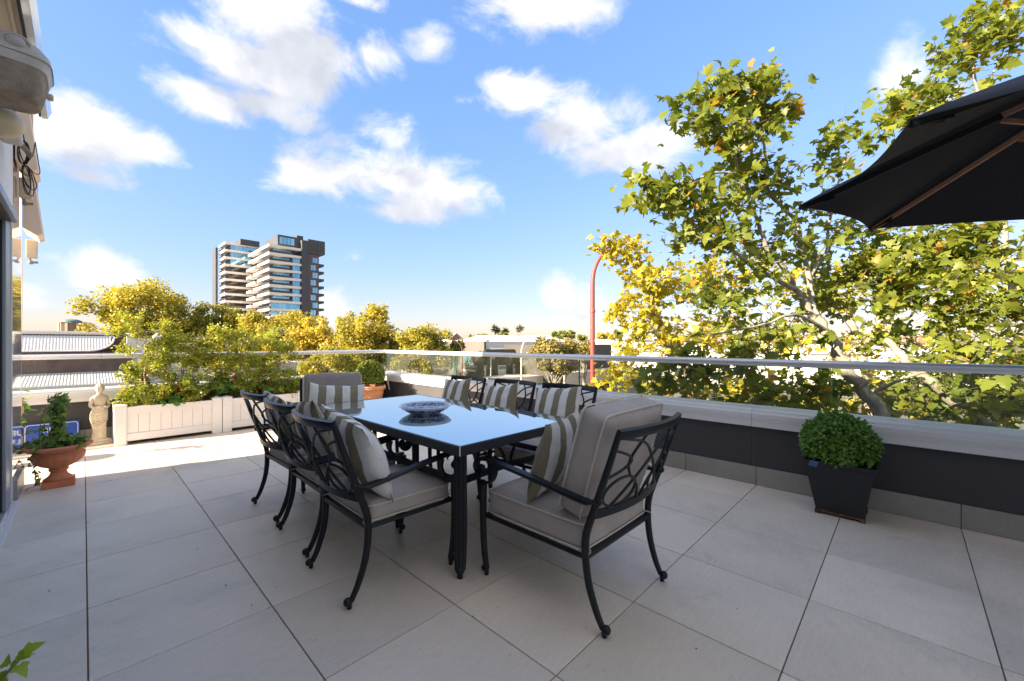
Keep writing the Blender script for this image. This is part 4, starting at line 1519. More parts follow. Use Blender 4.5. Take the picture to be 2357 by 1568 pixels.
# --- tree 3: sunlit tree beyond, by the red lamp post
b3 = P(1660, 1000, 12.0)
L3 = [
    ([(b3.x, b3.y, GZ), (b3.x - 0.1, b3.y, -3.5), P(1640, 960, 12.0), P(1590, 880, 12.0), P(1555, 800, 11.9), P(1500, 720, 11.8)], 0.20, 0.07),
    ([P(1555, 800, 11.9), P(1520, 740, 11.7), P(1490, 660, 11.6), P(1465, 590, 11.5), P(1440, 550, 11.5)], 0.06, 0.015),
    ([P(1500, 720, 11.8), P(1455, 700, 11.7), P(1425, 690, 11.6)], 0.04, 0.012),
    ([P(1590, 880, 12.0), P(1500, 870, 11.6), P(1430, 850, 11.4)], 0.05, 0.012),
    ([P(1590, 880, 12.0), P(1640, 780, 12.4), P(1660, 690, 12.6), P(1640, 600, 12.6)], 0.06, 0.015),
]
B3 = [blob(1440, 575, 11.5, 75, 38, 0.7, 7), blob(1385, 560, 11.4, 32, 22, 0.4, 2.5), blob(1480, 640, 11.6, 75, 50, 0.9, 8), blob(1450, 720, 11.6, 65, 45, 0.8, 6), blob(1560, 660, 11.9, 60, 50, 1.0, 6), blob(1640, 640, 12.5, 70, 60, 1.1, 7),
      blob(1530, 780, 11.8, 110, 55, 1.1, 9), blob(1430, 830, 11.4, 55, 55, 0.8, 5), blob(1510, 890, 11.6, 100, 50, 1.0, 8), blob(1650, 770, 12.2, 90, 70, 1.1, 8), blob(1670, 900, 12.0, 100, 50, 1.0, 7), blob(1400, 900, 11.2, 45, 35, 0.6, 3)]
skeleton_tree('plane_tree', 'sunlit yellow green plane tree reaching over the red lamp post', L3, B3, 420, 7, 'plane', (0.10, 0.24), M_LEAF_SUNLIT, group='plane trees by the street', seed=8, nuts=40, twig_r=0.008)
# --- tree 4: behind, filling the view to the right
b4 = P(2020, 1000, 14.0)
L4 = [
    ([(b4.x, b4.y, GZ), (b4.x, b4.y, -3.0), P(2000, 900, 14.0), P(1980, 800, 14.0), P(1950, 700, 14.0)], 0.25, 0.08),
    ([P(1980, 800, 14.0), P(2080, 700, 14.3), P(2200, 620, 14.5), P(2290, 560, 14.6)], 0.08, 0.02),
    ([P(1950, 700, 14.0), P(1850, 620, 13.8), P(1770, 580, 13.7)], 0.06, 0.02),
    ([P(2000, 900, 14.0), P(2150, 830, 14.2), P(2330, 780, 14.4)], 0.08, 0.02),
]
B4 = [blob(1800, 640, 13.8, 120, 90, 1.3, 9), blob(1980, 660, 14.0, 130, 90, 1.4, 10), blob(2150, 660, 14.3, 130, 90, 1.4, 10), blob(2310, 650, 14.6, 110, 100, 1.4, 9), blob(1830, 800, 13.8, 130, 80, 1.3, 9),
      blob(2020, 820, 14.0, 130, 80, 1.3, 9), blob(2220, 820, 14.3, 140, 80, 1.3, 9), blob(1850, 930, 13.6, 140, 50, 1.1, 7), blob(2100, 940, 13.8, 150, 50, 1.1, 7), blob(2310, 940, 13.9, 100, 50, 1.0, 6), blob(1730, 900, 13.4, 80, 60, 1.0, 5)]
skeleton_tree('plane_tree', 'plane tree farther back, its yellow foliage filling gaps behind the leaning trunk', L4, B4, 430, 7, 'plane', (0.12, 0.27), M_LEAF_SUNLIT, group='plane trees by the street', seed=12, nuts=0, twig_r=0.009)

# ------------------------------------------------------------------ far street trees in autumn colour


def far_tree(name, label, px, py, D, rx, ry, n, mat, seed, group, lsize=0.30, tint0=0.1, tint1=0.75, bottom=None, cat='tree', nclump=64, trunk_r=0.22, depth=1.0, leaf='far'):
    rs = np.random.default_rng(seed)
    s = D / FPX
    c = P(px, py, D)
    rx = rx * math.cos(math.atan((px - PCX) / FPX))      # off-axis things look wider than they are
    rad = np.array([rx * s, rx * s * depth, ry * s])
    g = Vector((c.x, c.y, bottom if bottom is not None else GZ))
    th = thing(name, label, cat, g, group=group)
    cl = rs.normal(size=(nclump, 3))
    cl = cl / np.linalg.norm(cl, axis=1, keepdims=True) * rs.random((nclump, 1)) ** 0.33 * rs.uniform(0.70, 1.02, (nclump, 1))
    cl[:, 2] = np.where(cl[:, 2] < -0.45, cl[:, 2] * 0.6, cl[:, 2])
    cr = rs.uniform(0.10, 0.27, nclump)
    cc = np.array([0, 0, c.z - g.z])
    tr = MB()
    h = c.z - g.z
    if h > 0.5:
        tr.tube(spline([(0, 0, 0), (0.05, 0.02, h * 0.4), (0, 0.05, h * 0.8), (0.02, 0.02, h)], 4), [trunk_r * (1 - 0.75 * i / 12) for i in range(13)], 7)
    t_ = obj('trunk', tr, M_BARK, th, ang=60)
    lb = MB()
    for k in range(0, nclump, 2):
        e = Vector(cc + cl[k] * rad * 0.95)
        a = Vector((0, 0, h * rs.uniform(0.55, 0.95)))
        m = (a + e) / 2 + Vector((0, 0, -0.08 * (e - a).length))
        lb.tube([a, m, e], [trunk_r * 0.22, trunk_r * 0.14, 0.015], 5, caps=False)
    obj('limbs', lb, M_BARK, t_, ang=60, fix=False)['kind'] = 'stuff'
    w = cr ** 2
    k = rs.choice(nclump, n, p=w / w.sum())
    d = unit(rs.normal(size=(n, 3)))
    pos = cc + (cl[k] + d * cr[k][:, None] * (0.25 + 0.95 * rs.random((n, 1)) ** 0.7)) * rad
    nrm = unit(d * 0.7 + rs.normal(size=(n, 3)) * 0.6 + np.array([0, 0, 0.5]))
    direc = rs.normal(size=(n, 3))
    sz = lsize * (0.6 + 0.7 * rs.random(n))
    ck = rs.random(nclump)
    tint = tint0 + (tint1 - tint0) * (0.6 * ck[k] + 0.4 * rs.random(n))
    leaf_mesh('crown', leaf, pos, nrm, direc, sz, tint, mat, th)
    return th


gY = 'autumn street trees'
far_tree('street_tree', 'big golden street tree behind the corrugated roof', 345, 728, 44, 150, 96, 20000, M_LEAF_AUT, 21, gY, 0.30, 0.10, 0.80)
far_tree('street_tree', 'darker olive street tree between the golden crown and the tower', 495, 755, 46, 92, 62, 11000, M_LEAF_AUT, 22, gY, 0.30, 0.0, 0.40)
far_tree('street_tree', 'golden street tree right below the tower', 635, 772, 42, 96, 72, 13000, M_LEAF_AUT, 23, gY, 0.28, 0.1, 0.75)
far_tree('street_tree', 'copper tinted street tree beneath the dark side of the tower', 715, 790, 40, 66, 60, 8000, M_LEAF_AUT, 24, gY, 0.28, 0.40, 0.95)
far_tree('street_tree', 'tall golden street tree standing free right of the tower', 838, 780, 39, 76, 82, 13000, M_LEAF_AUT, 25, gY, 0.26, 0.1, 0.8)
far_tree('street_tree', 'low spreading golden street tree seen over and through the corner glass', 975, 812, 36, 84, 70, 13000, M_LEAF_AUT, 26, gY, 0.25, 0.0, 0.6)
far_tree('street_tree', 'yellow street tree low behind the planter shrubs', 770, 845, 34, 78, 48, 9000, M_LEAF_AUT, 27, gY, 0.24, 0.1, 0.7)
far_tree('street_tree', 'shaded street tree in the gap behind the planters', 560, 815, 44, 130, 56, 11000, M_LEAF_AUT, 28, gY, 0.30, 0.0, 0.45)
far_tree('street_tree', 'small olive street tree left of the low spreading golden one', 905, 815, 41, 50, 46, 6000, M_LEAF_AUT, 29, gY, 0.26, 0.0, 0.5)
far_tree('street_tree', 'green gold street tree low behind the brick gable', 420, 795, 50, 90, 50, 8000, M_LEAF_AUT, 30, gY, 0.32, 0.0, 0.5)
far_tree('gum_tree', 'drooping olive gum tree in front of the grey shop building', 1278, 822, 30, 58, 58, 9000, M_LEAF_GUM, 31, None, 0.22, 0.0, 0.8)
far_tree('gum_tree', 'small pale gum tree close to the red lamp post', 1345, 805, 34, 24, 24, 2200, M_LEAF_GUM, 32, None, 0.20, 0.2, 0.8, cat='tree')
far_tree('street_tree', 'small dark green tree below the brown street lamp', 1052, 799, 38, 20, 15, 1500, M_LEAF_HILL, 33, None, 0.22, 0.3, 1.0, trunk_r=0.09)
# ------------------------------------------------------------------ potted plants on the terrace
M_PVC = plain('white_vinyl', (0.84, 0.82, 0.80), (0.79, 0.77, 0.75), 1.5, 0.38, 0.0, 0.5, coord='World', fine=0.02)
M_TERRA = NT('weathered_terracotta')
_co = M_TERRA.coord('Object')
_c = M_TERRA.mix(M_TERRA.ramp(M_TERRA.noise(_co, 7, 5, 0.6), 0.35, 0.68), (0.64, 0.25, 0.13), (0.54, 0.18, 0.085))
_c = M_TERRA.mix(M_TERRA.ramp(M_TERRA.noise(_co, 22, 4, 0.7), 0.60, 0.70, 0, 0.6), _c, (0.66, 0.38, 0.25))
_c = M_TERRA.mix(M_TERRA.ramp(M_TERRA.noise(_co, 13, 5, 0.65, 0.5), 0.655, 0.675), _c, (0.46, 0.42, 0.44))
M_TERRA.base(_c)
M_TERRA.pr(0.85, 0, 0.25)
M_TERRA.bump(M_TERRA.noise(_co, 60, 4), 0.35, 0.004)
M_TERRA = M_TERRA.mat
M_TERRA2 = plain('smooth_terracotta', (0.62, 0.30, 0.155), (0.55, 0.25, 0.12), 5, 0.8, fine=0.06, bump=0.15, bscale=50)
M_BLACKPOT = plain('black_plastic_pot', (0.012, 0.013, 0.017), (0.017, 0.018, 0.023), 6, 0.42, bump=0.1, bscale=120)
M_RUST = plain('rusty_base', (0.20, 0.10, 0.045), (0.05, 0.028, 0.018), 30, 0.9, bump=0.5, bscale=80)
M_STONE = plain('cast_stone', (0.58, 0.51, 0.40), (0.44, 0.37, 0.28), 12, 0.85, bump=0.3, bscale=70, fine=0.07)
M_BLUE = plain('blue_enamel', (0.025, 0.075, 0.38), (0.02, 0.065, 0.34), 3, 0.22)
M_WHITE = plain('white_enamel', (0.78, 0.79, 0.80), None, 3, 0.3)
M_WOOD = plain('turned_wood', (0.52, 0.33, 0.20), (0.42, 0.26, 0.15), 20, 0.5)


# --- white vinyl planters
def planter(label, x0, x1, y0, y1, h=0.475):
    th = thing('planter_box', label, 'planter', ((x0 + x1) / 2, (y0 + y1) / 2, 0), group='white planter boxes')
    X0, X1, Y0, Y1 = x0 - th.location.x, x1 - th.location.x, y0 - th.location.y, y1 - th.location.y
    pw = 0.108
    for sx in (0, 1):
        for sy in (0, 1):
            a, b = (X0, X0 + pw) if sx == 0 else (X1 - pw, X1)
            c, d = (Y0, Y0 + pw) if sy == 0 else (Y1 - pw, Y1)
            p = obj('post', MB().box(a, b, c, d, 0.0005, h, 0.003), M_PVC, th, smooth=False)
            cp = MB()
            e = 0.006
            cp.box(a - e, b + e, c - e, d + e, h + 0.0005, h + 0.014, 0.002)
            mx, my = (a + b) / 2, (c + d) / 2
            k = [(a - e + 0.004, c - e + 0.004, h + 0.0142), (b + e - 0.004, c - e + 0.004, h + 0.0142), (b + e - 0.004, d + e - 0.004, h + 0.0142), (a - e + 0.004, d + e - 0.004, h + 0.0142), (mx, my, h + 0.032)]
            cp.add(k, [(0, 1, 4), (1, 2, 4), (2, 3, 4), (3, 0, 4)])
            obj('post_cap', cp, M_PVC, p, smooth=False)
    for (z0, z1, nm) in ((0.045, 0.135, 'bottom_rail'), (0.370, 0.462, 'top_rail')):
        obj(nm, MB().box(X0 + pw + 0.0005, X1 - pw - 0.0005, Y0 + 0.016, Y0 + 0.056, z0, z1, 0.003), M_PVC, th, smooth=False)
        obj(nm, MB().box(X0 + pw + 0.0005, X1 - pw - 0.0005, Y1 - 0.056, Y1 - 0.016, z0, z1, 0.003), M_PVC, th, smooth=False)
        for a in (X0 + 0.016, X1 - 0.056):
            obj(nm, MB().box(a, a + 0.04, Y0 + pw + 0.0005, Y1 - pw - 0.0005, z0, z1, 0.003), M_PVC, th, smooth=False)
    nb = 8
    bw_ = (X1 - X0 - 2 * pw) / nb
    me = to_mesh('board', MB().box(0.0012, bw_ - 0.0012, 0, 0.012, 0.1355, 0.3695, 0.0025), M_PVC, smooth=False)
    for i in range(nb):
        o = link('board', me, th)
        o.location = (X0 + pw + i * bw_, Y0 + 0.027, 0)
    for a in (X0 + 0.03, X1 - 0.042):
        obj('side_board', MB().box(a, a + 0.012, Y0 + pw + 0.001, Y1 - pw - 0.001, 0.136, 0.369, 0.002), M_PVC, th, smooth=False)
    obj('soil', MB().box(X0 + 0.058, X1 - 0.058, Y0 + 0.058, Y1 - 0.058, 0.06, 0.415), M_SOIL, th, smooth=False)
    return th


planter('long white panelled planter box beside the stone statue', 0.255, 1.328, 6.83, 7.35)
planter('white panelled planter box partly hidden behind the lattice chair backs', 1.336, 2.42, 6.83, 7.35)


def shrub(label, x, y, z0, h, rx, n, seed):
    rs = np.random.default_rng(seed)
    th = thing('shrub', label, 'shrub', (x, y, z0), group='leafy shrubs in the white planters')
    st, ends = MB(), []
    main = [Vector((0, 0, 0))]
    for k in range(1, 8):
        main.append(Vector((rs.normal() * 0.012, rs.normal() * 0.012, h * 0.9 * k / 7)))
    st.tube(main, [0.013 * (1 - 0.085 * i * 1.1) for i in range(8)], 7)
    for k in range(50):
        t = rs.uniform(0.0, 1.0) if k < 34 else rs.uniform(0.0, 0.22)
        a = main[0].lerp(main[-1], t)
        an = rs.uniform(0, 2 * math.pi)
        # narrower at the waist, wide bottom and open top
        prof = (1.0 if t < 0.35 else (0.62 + 0.5 * abs(t - 0.5)))
        ln = rx * prof * rs.uniform(0.55, 1.05)
        e = a + Vector((math.cos(an) * ln, math.sin(an) * ln * 0.75, rs.uniform(0.06, 0.26) * h * 0.55 * (1.0 if k < 34 else 0.5)))
        m = (a + e) / 2 + Vector((0, 0, -0.03))
        st.tube([a, m, e], [0.0055, 0.0035, 0.0018], 5, caps=False)
        ends.append((m, e))
        for j in range(2):
            e2 = m.lerp(e, rs.uniform(0.2, 0.9)) + Vector((rs.normal() * 0.07, rs.normal() * 0.06, rs.uniform(0.0, 0.13)))
            b0 = m.lerp(e, 0.3 * j + 0.15)
            st.tube([b0, (b0 + e2) / 2 + Vector((0, 0, -0.01)), e2], [0.003, 0.002, 0.0012], 4, caps=False)
            ends.append((b0, e2))
    obj('stems', st, M_STEM, th, ang=70, fix=False)['kind'] = 'stuff'
    k = rs.integers(0, len(ends), n)
    A = np.array([tuple(e[0]) for e in ends])[k]
    B = np.array([tuple(e[1]) for e in ends])[k]
    t = rs.random((n, 1)) ** 0.55 * 1.08
    pos = A + (B - A) * t + rs.normal(size=(n, 3)) * np.array([0.026, 0.026, 0.026])
    nrm = unit(rs.normal(size=(n, 3)) * 0.7 + np.array([0, 0, 0.7]))
    direc = unit((B - A) + rs.normal(size=(n, 3)) * 0.12)
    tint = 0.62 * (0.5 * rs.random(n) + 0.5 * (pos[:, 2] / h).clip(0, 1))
    tint = np.where(rs.random(n) < 0.04, 1.0, tint)
    leaf_mesh('foliage', 'oval', pos, nrm, direc, rs.uniform(0.024, 0.050, n), tint, M_LEAF_SHRUB, th)
    return th


shrub('leafy shrub at the statue end of the long planter', 0.56, 7.09, 0.41, 1.10, 0.40, 9500, 41)
shrub('leafy shrub near the middle post of the planters, in the long planter', 1.06, 7.10, 0.41, 1.08, 0.40, 9000, 42)
shrub('leafy shrub in the second planter next to the middle post', 1.62, 7.10, 0.41, 1.06, 0.38, 8500, 43)
shrub('leafy shrub in the second planter at its corner end', 2.12, 7.10, 0.41, 1.06, 0.38, 8000, 44)


def geranium(label, x, y, z, r, n, flowers, seed):
    rs = np.random.default_rng(seed)
    th = thing('geranium', label, 'flower plant', (x, y, z), group='geraniums in the white planters')
    st = MB()
    d = unit(rs.normal(size=(n, 3)) + np.array([0, -0.8, 0.5]))
    pos = d * r * (0.45 + 0.55 * rs.random((n, 1))) * np.array([1.25, 0.8, 0.9])
    pos[:, 2] += r * 0.4
    for p in pos[::2]:
        st.tube([(0, 0, -0.02), (p[0] * 0.4, p[1] * 0.4, p[2] * 0.3), tuple(p)], 0.0028, 4, caps=False)
    obj('stems', st, M_LEAF_GER, th, fix=False)['kind'] = 'stuff'
    leaf_mesh('foliage', 'round', pos, unit(d * 0.6 + np.array([0, -0.55, 0.6])), rs.normal(size=(n, 3)), rs.uniform(0.045, 0.085, n), rs.random(n), M_LEAF_GER, th)
    for (fx, fy, fz) in flowers:
        fb = MB()
        for k in range(26):
            q = rs.normal(size=3)
            q /= np.linalg.norm(q)
            c = Vector((fx, fy, fz)) + Vector(q) * 0.022
            u = Vector(q).orthogonal().normalized() * 0.012
            w = Vector(q).cross(u).normalized() * 0.012
            o = Vector(q) * 0.004
            fb.add([c, c + u + o, c + w + o, c - u + o, c - w + o], [(0, 1, 2), (0, 2, 3), (0, 3, 4), (0, 4, 1)])
        fb.tube([(fx * 0.3, fy * 0.3, 0.02), (fx, fy, fz)], 0.003, 4, caps=False, mi=1)
        obj('flower', fb, [M_RED, M_LEAF_GER], th, fix=False)
    return th


geranium('round leaved geranium spilling over the front of the long planter', 0.84, 6.93, 0.44, 0.14, 34, [(-0.20, -0.03, 0.13), (0.02, 0.0, 0.20)], 51)
geranium('taller geranium between the two planters with a red flower', 1.38, 6.98, 0.52, 0.15, 34, [(0.12, 0.0, 0.20)], 52)
geranium('geranium with two red flowers by the corner end of the second planter', 1.93, 6.96, 0.45, 0.15, 30, [(-0.06, 0.0, 0.32), (0.02, -0.02, 0.17)], 53)
geranium('small geranium at the outer post of the second planter', 2.27, 6.98, 0.45, 0.10, 16, [], 54)


def topiary(parent, c, r, n, size, mat, seed, lump=0.10):
    rs = np.random.default_rng(seed)
    d = unit(rs.normal(size=(n, 3)))
    d = d[d[:, 2] > -0.5]
    n = len(d)
    q = np.array([1 + lump * mnoise.noise(Vector(v) * 2.2 + Vector((seed, 0, 0))) + lump * 0.6 * mnoise.noise(Vector(v) * 6 + Vector((0, seed, 0))) for v in d])
    rr = r * q * (0.80 + 0.20 * rs.random(n) ** 0.6)
    sprig = rs.random(n) < 0.04
    rr = np.where(sprig, rr * 1.08, rr)
    pos = np.array(c) + d * rr[:, None]
    nrm = unit(d * 0.5 + rs.normal(size=(n, 3)) * 0.65 + np.array([0, 0, 0.35]))
    direc = unit(d + rs.normal(size=(n, 3)) * 0.55)
    tint = 0.15 + 0.85 * rs.random(n) * (0.55 + 0.45 * (rr / r).clip(0, 1))  # inner leaves toned darker, depth shade put into the tint
    leaf_mesh('foliage', 'box', pos, nrm, direc, rs.uniform(size[0], size[1], n), tint, mat, parent)
    tw = MB()
    for k in range(120):
        v = Vector(d[k])
        tw.tube([Vector(c) + v * 0.05 * r, Vector(c) + v * rr[k] * 0.95], [0.004, 0.0015], 4, caps=False)
    tw.lathe([(0.001, -r * 0.55), (r * 0.45, -r * 0.42), (r * 0.66, 0), (r * 0.5, r * 0.45), (0.001, r * 0.6)], 12, tuple(c))  # dark core added to stand for the shade inside the ball
    obj('branches', tw, M_TWIG, parent, fix=False)['kind'] = 'stuff'


# black square pot with clipped box
bp_ = thing('square_pot', 'black tapered square pot standing against the parapet', 'plant pot', (3.865, 0.345, 0))
pot = MB()
lv = [(0.0305, 0.136), (0.355, 0.192), (0.365, 0.200), (0.392, 0.208), (0.396, 0.208), (0.396, 0.194), (0.36, 0.186), (0.34, 0.182)]
vs, fs = [], []
for z, w_ in lv:
    vs += [(-w_, -w_, z), (w_, -w_, z), (w_, w_, z), (-w_, w_, z)]
for j in range(len(lv) - 1):
    for i in range(4):
        fs.append((j * 4 + i, j * 4 + (i + 1) % 4, (j + 1) * 4 + (i + 1) % 4, (j + 1) * 4 + i))
fs.append((3, 2, 1, 0))
pot.add(vs, fs)
obj('pot_body', pot, M_BLACKPOT, bp_, smooth=False)
obj('soil', MB().box(-0.178, 0.178, -0.178, 0.178, 0.30, 0.335), M_SOIL, bp_, smooth=False)
rsn = random.Random(3)
rr_ = MB()
for s in range(4):
    for k in range(8):
        a = -0.137 + 0.274 * k / 8
        jx = rsn.uniform(-0.002, 0.003)
        z1 = 0.030 + rsn.uniform(-0.005, 0.002)
        Mx = Matrix.Rotation(s * PI / 2, 4, 'Z')
        rr_.box(a, a + 0.0335, -0.139 - jx, -0.128, 0.016, z1, M=Mx)
for sx in (-1, 1):
    for sy in (-1, 1):
        rr_.box(sx * 0.128 - 0.014, sx * 0.128 + 0.014, sy * 0.128 - 0.014, sy * 0.128 + 0.014, 0.0, 0.0295)
obj('rusty_foot', rr_, M_RUST, bp_, smooth=False)
bx_ = thing('box_bush', 'clipped green box ball growing in the black square pot', 'bush', (3.85, 0.365, 0.34))
topiary(bx_, (0, 0, 0.165), 0.222, 7000, (0.018, 0.032), M_LEAF_BOX, 61, 0.14)
lt_ = MB()
lt_.box(-0.03, 0.03, -0.002, 0.002, -0.02, 0.02, M=Matrix.Translation((-0.262, 0.11, 0.05)) @ Matrix.Rotation(R(60), 4, 'Z') @ Matrix.Rotation(R(35), 4, 'X'))
tag(obj('solar_light_panel', lt_, plain('solar_cell', (0.03, 0.05, 0.10), None, 4, 0.1), smooth=False, loc=(3.85, 0.365, 0.34)), 'small blue solar panel of fairy lights stuck in the box ball', 'solar panel')

# terracotta pot in the corner
tp = thing('terracotta_pot', 'smooth orange terracotta pot in the corner of the two parapets', 'plant pot', (3.62, 7.06, 0))
obj('pot_body', MB().lathe([(0.165, 0.0), (0.17, 0.01), (0.225, 0.30), (0.236, 0.33), (0.232, 0.345), (0.240, 0.39), (0.272, 0.405), (0.276, 0.44), (0.270, 0.465), (0.252, 0.467), (0.245, 0.43), (0.22, 0.40)], 36), M_TERRA2, tp, ang=40)
obj('soil', MB().lathe([(0.001, 0.418), (0.238, 0.42), (0.2, 0.38)], 24), M_SOIL, tp)
t2 = thing('box_bush', 'sunlit clipped box ball growing in the terracotta pot', 'bush', (3.62, 7.06, 0.40))
topiary(t2, (0, 0, 0.26), 0.25, 6500, (0.022, 0.04), M_LEAF_BOXY, 63, 0.08)

# terracotta urn
UX, UY = -0.150, 5.36
ur = thing('terracotta_urn', 'weathered fluted terracotta urn with wide rim near the wall end', 'urn', (UX, UY, 0))


def flute(r, z, a, j):
    if 0.165 < z < 0.30:
        k = math.sin(math.pi * (z - 0.165) / 0.135)
        return r * (1 + 0.045 * k * abs(math.sin(9 * a)) - 0.02 * k)
    return r


obj('bowl', MB().lathe([(0.060, 0.135), (0.062, 0.147), (0.055, 0.155), (0.075, 0.168), (0.110, 0.185), (0.143, 0.215), (0.163, 0.25), (0.166, 0.275), (0.152, 0.295), (0.150, 0.303), (0.185, 0.318),
                        (0.208, 0.335), (0.214, 0.347), (0.210, 0.358), (0.190, 0.362), (0.178, 0.352), (0.170, 0.33), (0.15, 0.30), (0.001, 0.29)], 72, mod=flute), M_TERRA, ur, ang=35)
obj('pedestal', MB().lathe([(0.085, 0.055), (0.088, 0.066), (0.078, 0.078), (0.062, 0.092), (0.052, 0.112), (0.050, 0.126), (0.060, 0.134)], 36), M_TERRA, ur)
pl_ = MB()
rs3 = random.Random(8)
n_ = 10
ring = []
for i in range(4 * n_):
    s, k = divmod(i, n_)
    t = -1 + 2 * k / n_
    x, y = [(t, -1), (1, t), (-t, 1), (-1, -t)][s]
    ring.append((x * 0.098, y * 0.098))
vs, fs = [], []
for z, sc in ((0.0005, 1.0), (0.02, 1.02), (0.038, 1.0), (0.054, 0.95)):
    for (x, y) in ring:
        j = 1 + rs3.uniform(-0.035, 0.035)
        vs.append((x * sc * j, y * sc * j, z + (rs3.uniform(-0.004, 0.004) if z > 0.01 else 0)))
m_ = len(ring)
for j in range(3):
    for i in range(m_):
        fs.append((j * m_ + i, j * m_ + (i + 1) % m_, (j + 1) * m_ + (i + 1) % m_, (j + 1) * m_ + i))
fs.append(tuple(range(3 * m_, 4 * m_)))
fs.append(tuple(range(m_))[::-1])
obj('plinth', MB().add(vs, fs), M_TERRA, ur, ang=25)
obj('soil', MB().lathe([(0.001, 0.335), (0.168, 0.332), (0.15, 0.31)], 20), M_SOIL, ur)

iv = thing('ivy_plant', 'climbing ivy on a short stake growing out of the terracotta urn', 'ivy', (UX, UY, 0.33))
rs = np.random.default_rng(71)
strands = []
for k in range(9):                    # up the stake
    a = k * 0.8
    strands.append(spline([(0.03 * math.cos(a), 0.03 * math.sin(a), 0)] + [(0.035 * math.cos(a + j * 0.9) + rs.normal() * 0.012, 0.035 * math.sin(a + j * 0.9) + rs.normal() * 0.012, 0.07 * j + 0.03) for j in range(1, 7)], 3))
for k in range(11):                   # low mound
    a = 2 * math.pi * k / 11 + 0.2
    strands.append(spline([(0.04 * math.cos(a), 0.04 * math.sin(a), 0), (0.10 * math.cos(a), 0.10 * math.sin(a), 0.06 + rs.random() * 0.05), (0.16 * math.cos(a), 0.16 * math.sin(a), 0.03 + rs.random() * 0.03)], 4))


def rel(right, tow, z):
    v = cam_r * right + toc * tow
    return (v.x, v.y, z)


strands += [spline([rel(-0.02, 0, 0.30), rel(-0.07, 0, 0.36), rel(-0.11, 0.02, 0.30), rel(-0.13, 0.03, 0.18), rel(-0.14, 0.03, 0.05)], 5),
            spline([rel(0.0, 0.1, 0.05), rel(0.02, 0.19, 0.06), rel(0.035, 0.225, 0.0), rel(0.03, 0.215, -0.12), rel(0.0, 0.15, -0.20), rel(-0.04, 0.16, -0.30)], 6),
            spline([rel(-0.05, 0.05, 0.07), rel(-0.16, 0.1, 0.06), rel(-0.215, 0.12, 0.0), rel(-0.24, 0.12, -0.08), rel(-0.20, 0.12, -0.13)], 6),
            spline([rel(-0.03, 0.05, 0.15), rel(-0.12, 0.06, 0.17), rel(-0.20, 0.08, 0.13)], 5),
            spline([rel(0.1, 0.0, 0.05), rel(0.20, 0.0, 0.06), rel(0.235, 0.02, 0.01)], 4)]
stb = MB()
lp, ld, ln_ = [], [], []
for sI, s in enumerate(strands):
    stb.tube(s, 0.0022, 4, caps=False)
    step = 1
    for i in range(0, len(s), step):
        for _ in range(2 if sI < 9 else (2 if sI < 20 else 1)):
            d = rs.normal(size=3)
            d[2] = d[2] * 0.5 + 0.15
            d /= np.linalg.norm(d)
            lp.append(np.array(s[i]) + d * 0.018)
            ld.append(d + np.array([0, 0, -0.5]))
            ln_.append(rs.normal(size=3) * 0.5 + d * 0.7 + np.array([toc.x, toc.y, 0.5]) * 0.6)
obj('stems', stb, M_TWIG, iv, fix=False)['kind'] = 'stuff'
n = len(lp)
leaf_mesh('leaves', 'ivy', np.array(lp), unit(np.array(ln_)), np.array(ld), rs.uniform(0.028, 0.058, n), rs.random(n), M_LEAF_IVY, iv)
obj('stake', MB().tube([(0, 0, 0), (0.005, 0.0, 0.33)], 0.005, 6), M_STEM, iv)

# ivy sprig reaching into the picture near the camera
sg = thing('ivy_sprig', 'bright green ivy sprig poking in at the bottom edge near the camera', 'ivy', (-0.215, 1.02, 0))
obj('pot_body', MB().lathe([(0.06, 0.0), (0.085, 0.30), (0.095, 0.31), (0.095, 0.35), (0.08, 0.35), (0.07, 0.30)], 20), M_TERRA2, sg)
o_ = Vector((-0.215, 1.02, 0))
tipw = [P(-40, 1600, 0.80), P(0, 1566, 0.79), P(25, 1540, 0.78), P(48, 1512, 0.78)]
spts = spline([(0, 0, 0.31), (0.02, 0.03, 0.45)] + [tuple(p - o_) for p in tipw], 5)
obj('stem', MB().tube(spts, 0.003, 6), M_STEM, sg)
lp = [P(56, 1500, 0.77), P(30, 1520, 0.78), P(12, 1535, 0.78), P(45, 1530, 0.78), P(20, 1555, 0.79), P(2, 1570, 0.79), P(40, 1508, 0.77), P(-20, 1585, 0.8), P(8, 1560, 0.78)]
rs = np.random.default_rng(5)
dd = np.array([tuple(cam_r * a + Vector((0, 0, b)) + toc * c) for a, b, c in ((0.7, 0.5, 0.1), (-0.1, 1, 0.2), (-0.3, 0.9, -0.2), (0.5, -0.9, 0.1), (0.6, -0.5, 0.3), (0.3, -0.4, 0.5), (1, -0.1, 0.0), (0.2, 0.8, 0), (-0.7, 0.4, 0.2))])
leaf_mesh('leaves', 'ivy', np.array([tuple(p - o_) for p in lp]), unit(rs.normal(size=(len(lp), 3)) * 0.35 + np.array(toc) * 0.6 + np.array([0, 0, 0.8])), dd, rs.uniform(0.022, 0.033, len(lp)), 0.4 + 0.6 * rs.random(len(lp)), leaf_mat('young_ivy_leaf', (0.14, 0.27, 0.03), (0.36, 0.50, 0.06), None, 0.35, 0.4), sg)

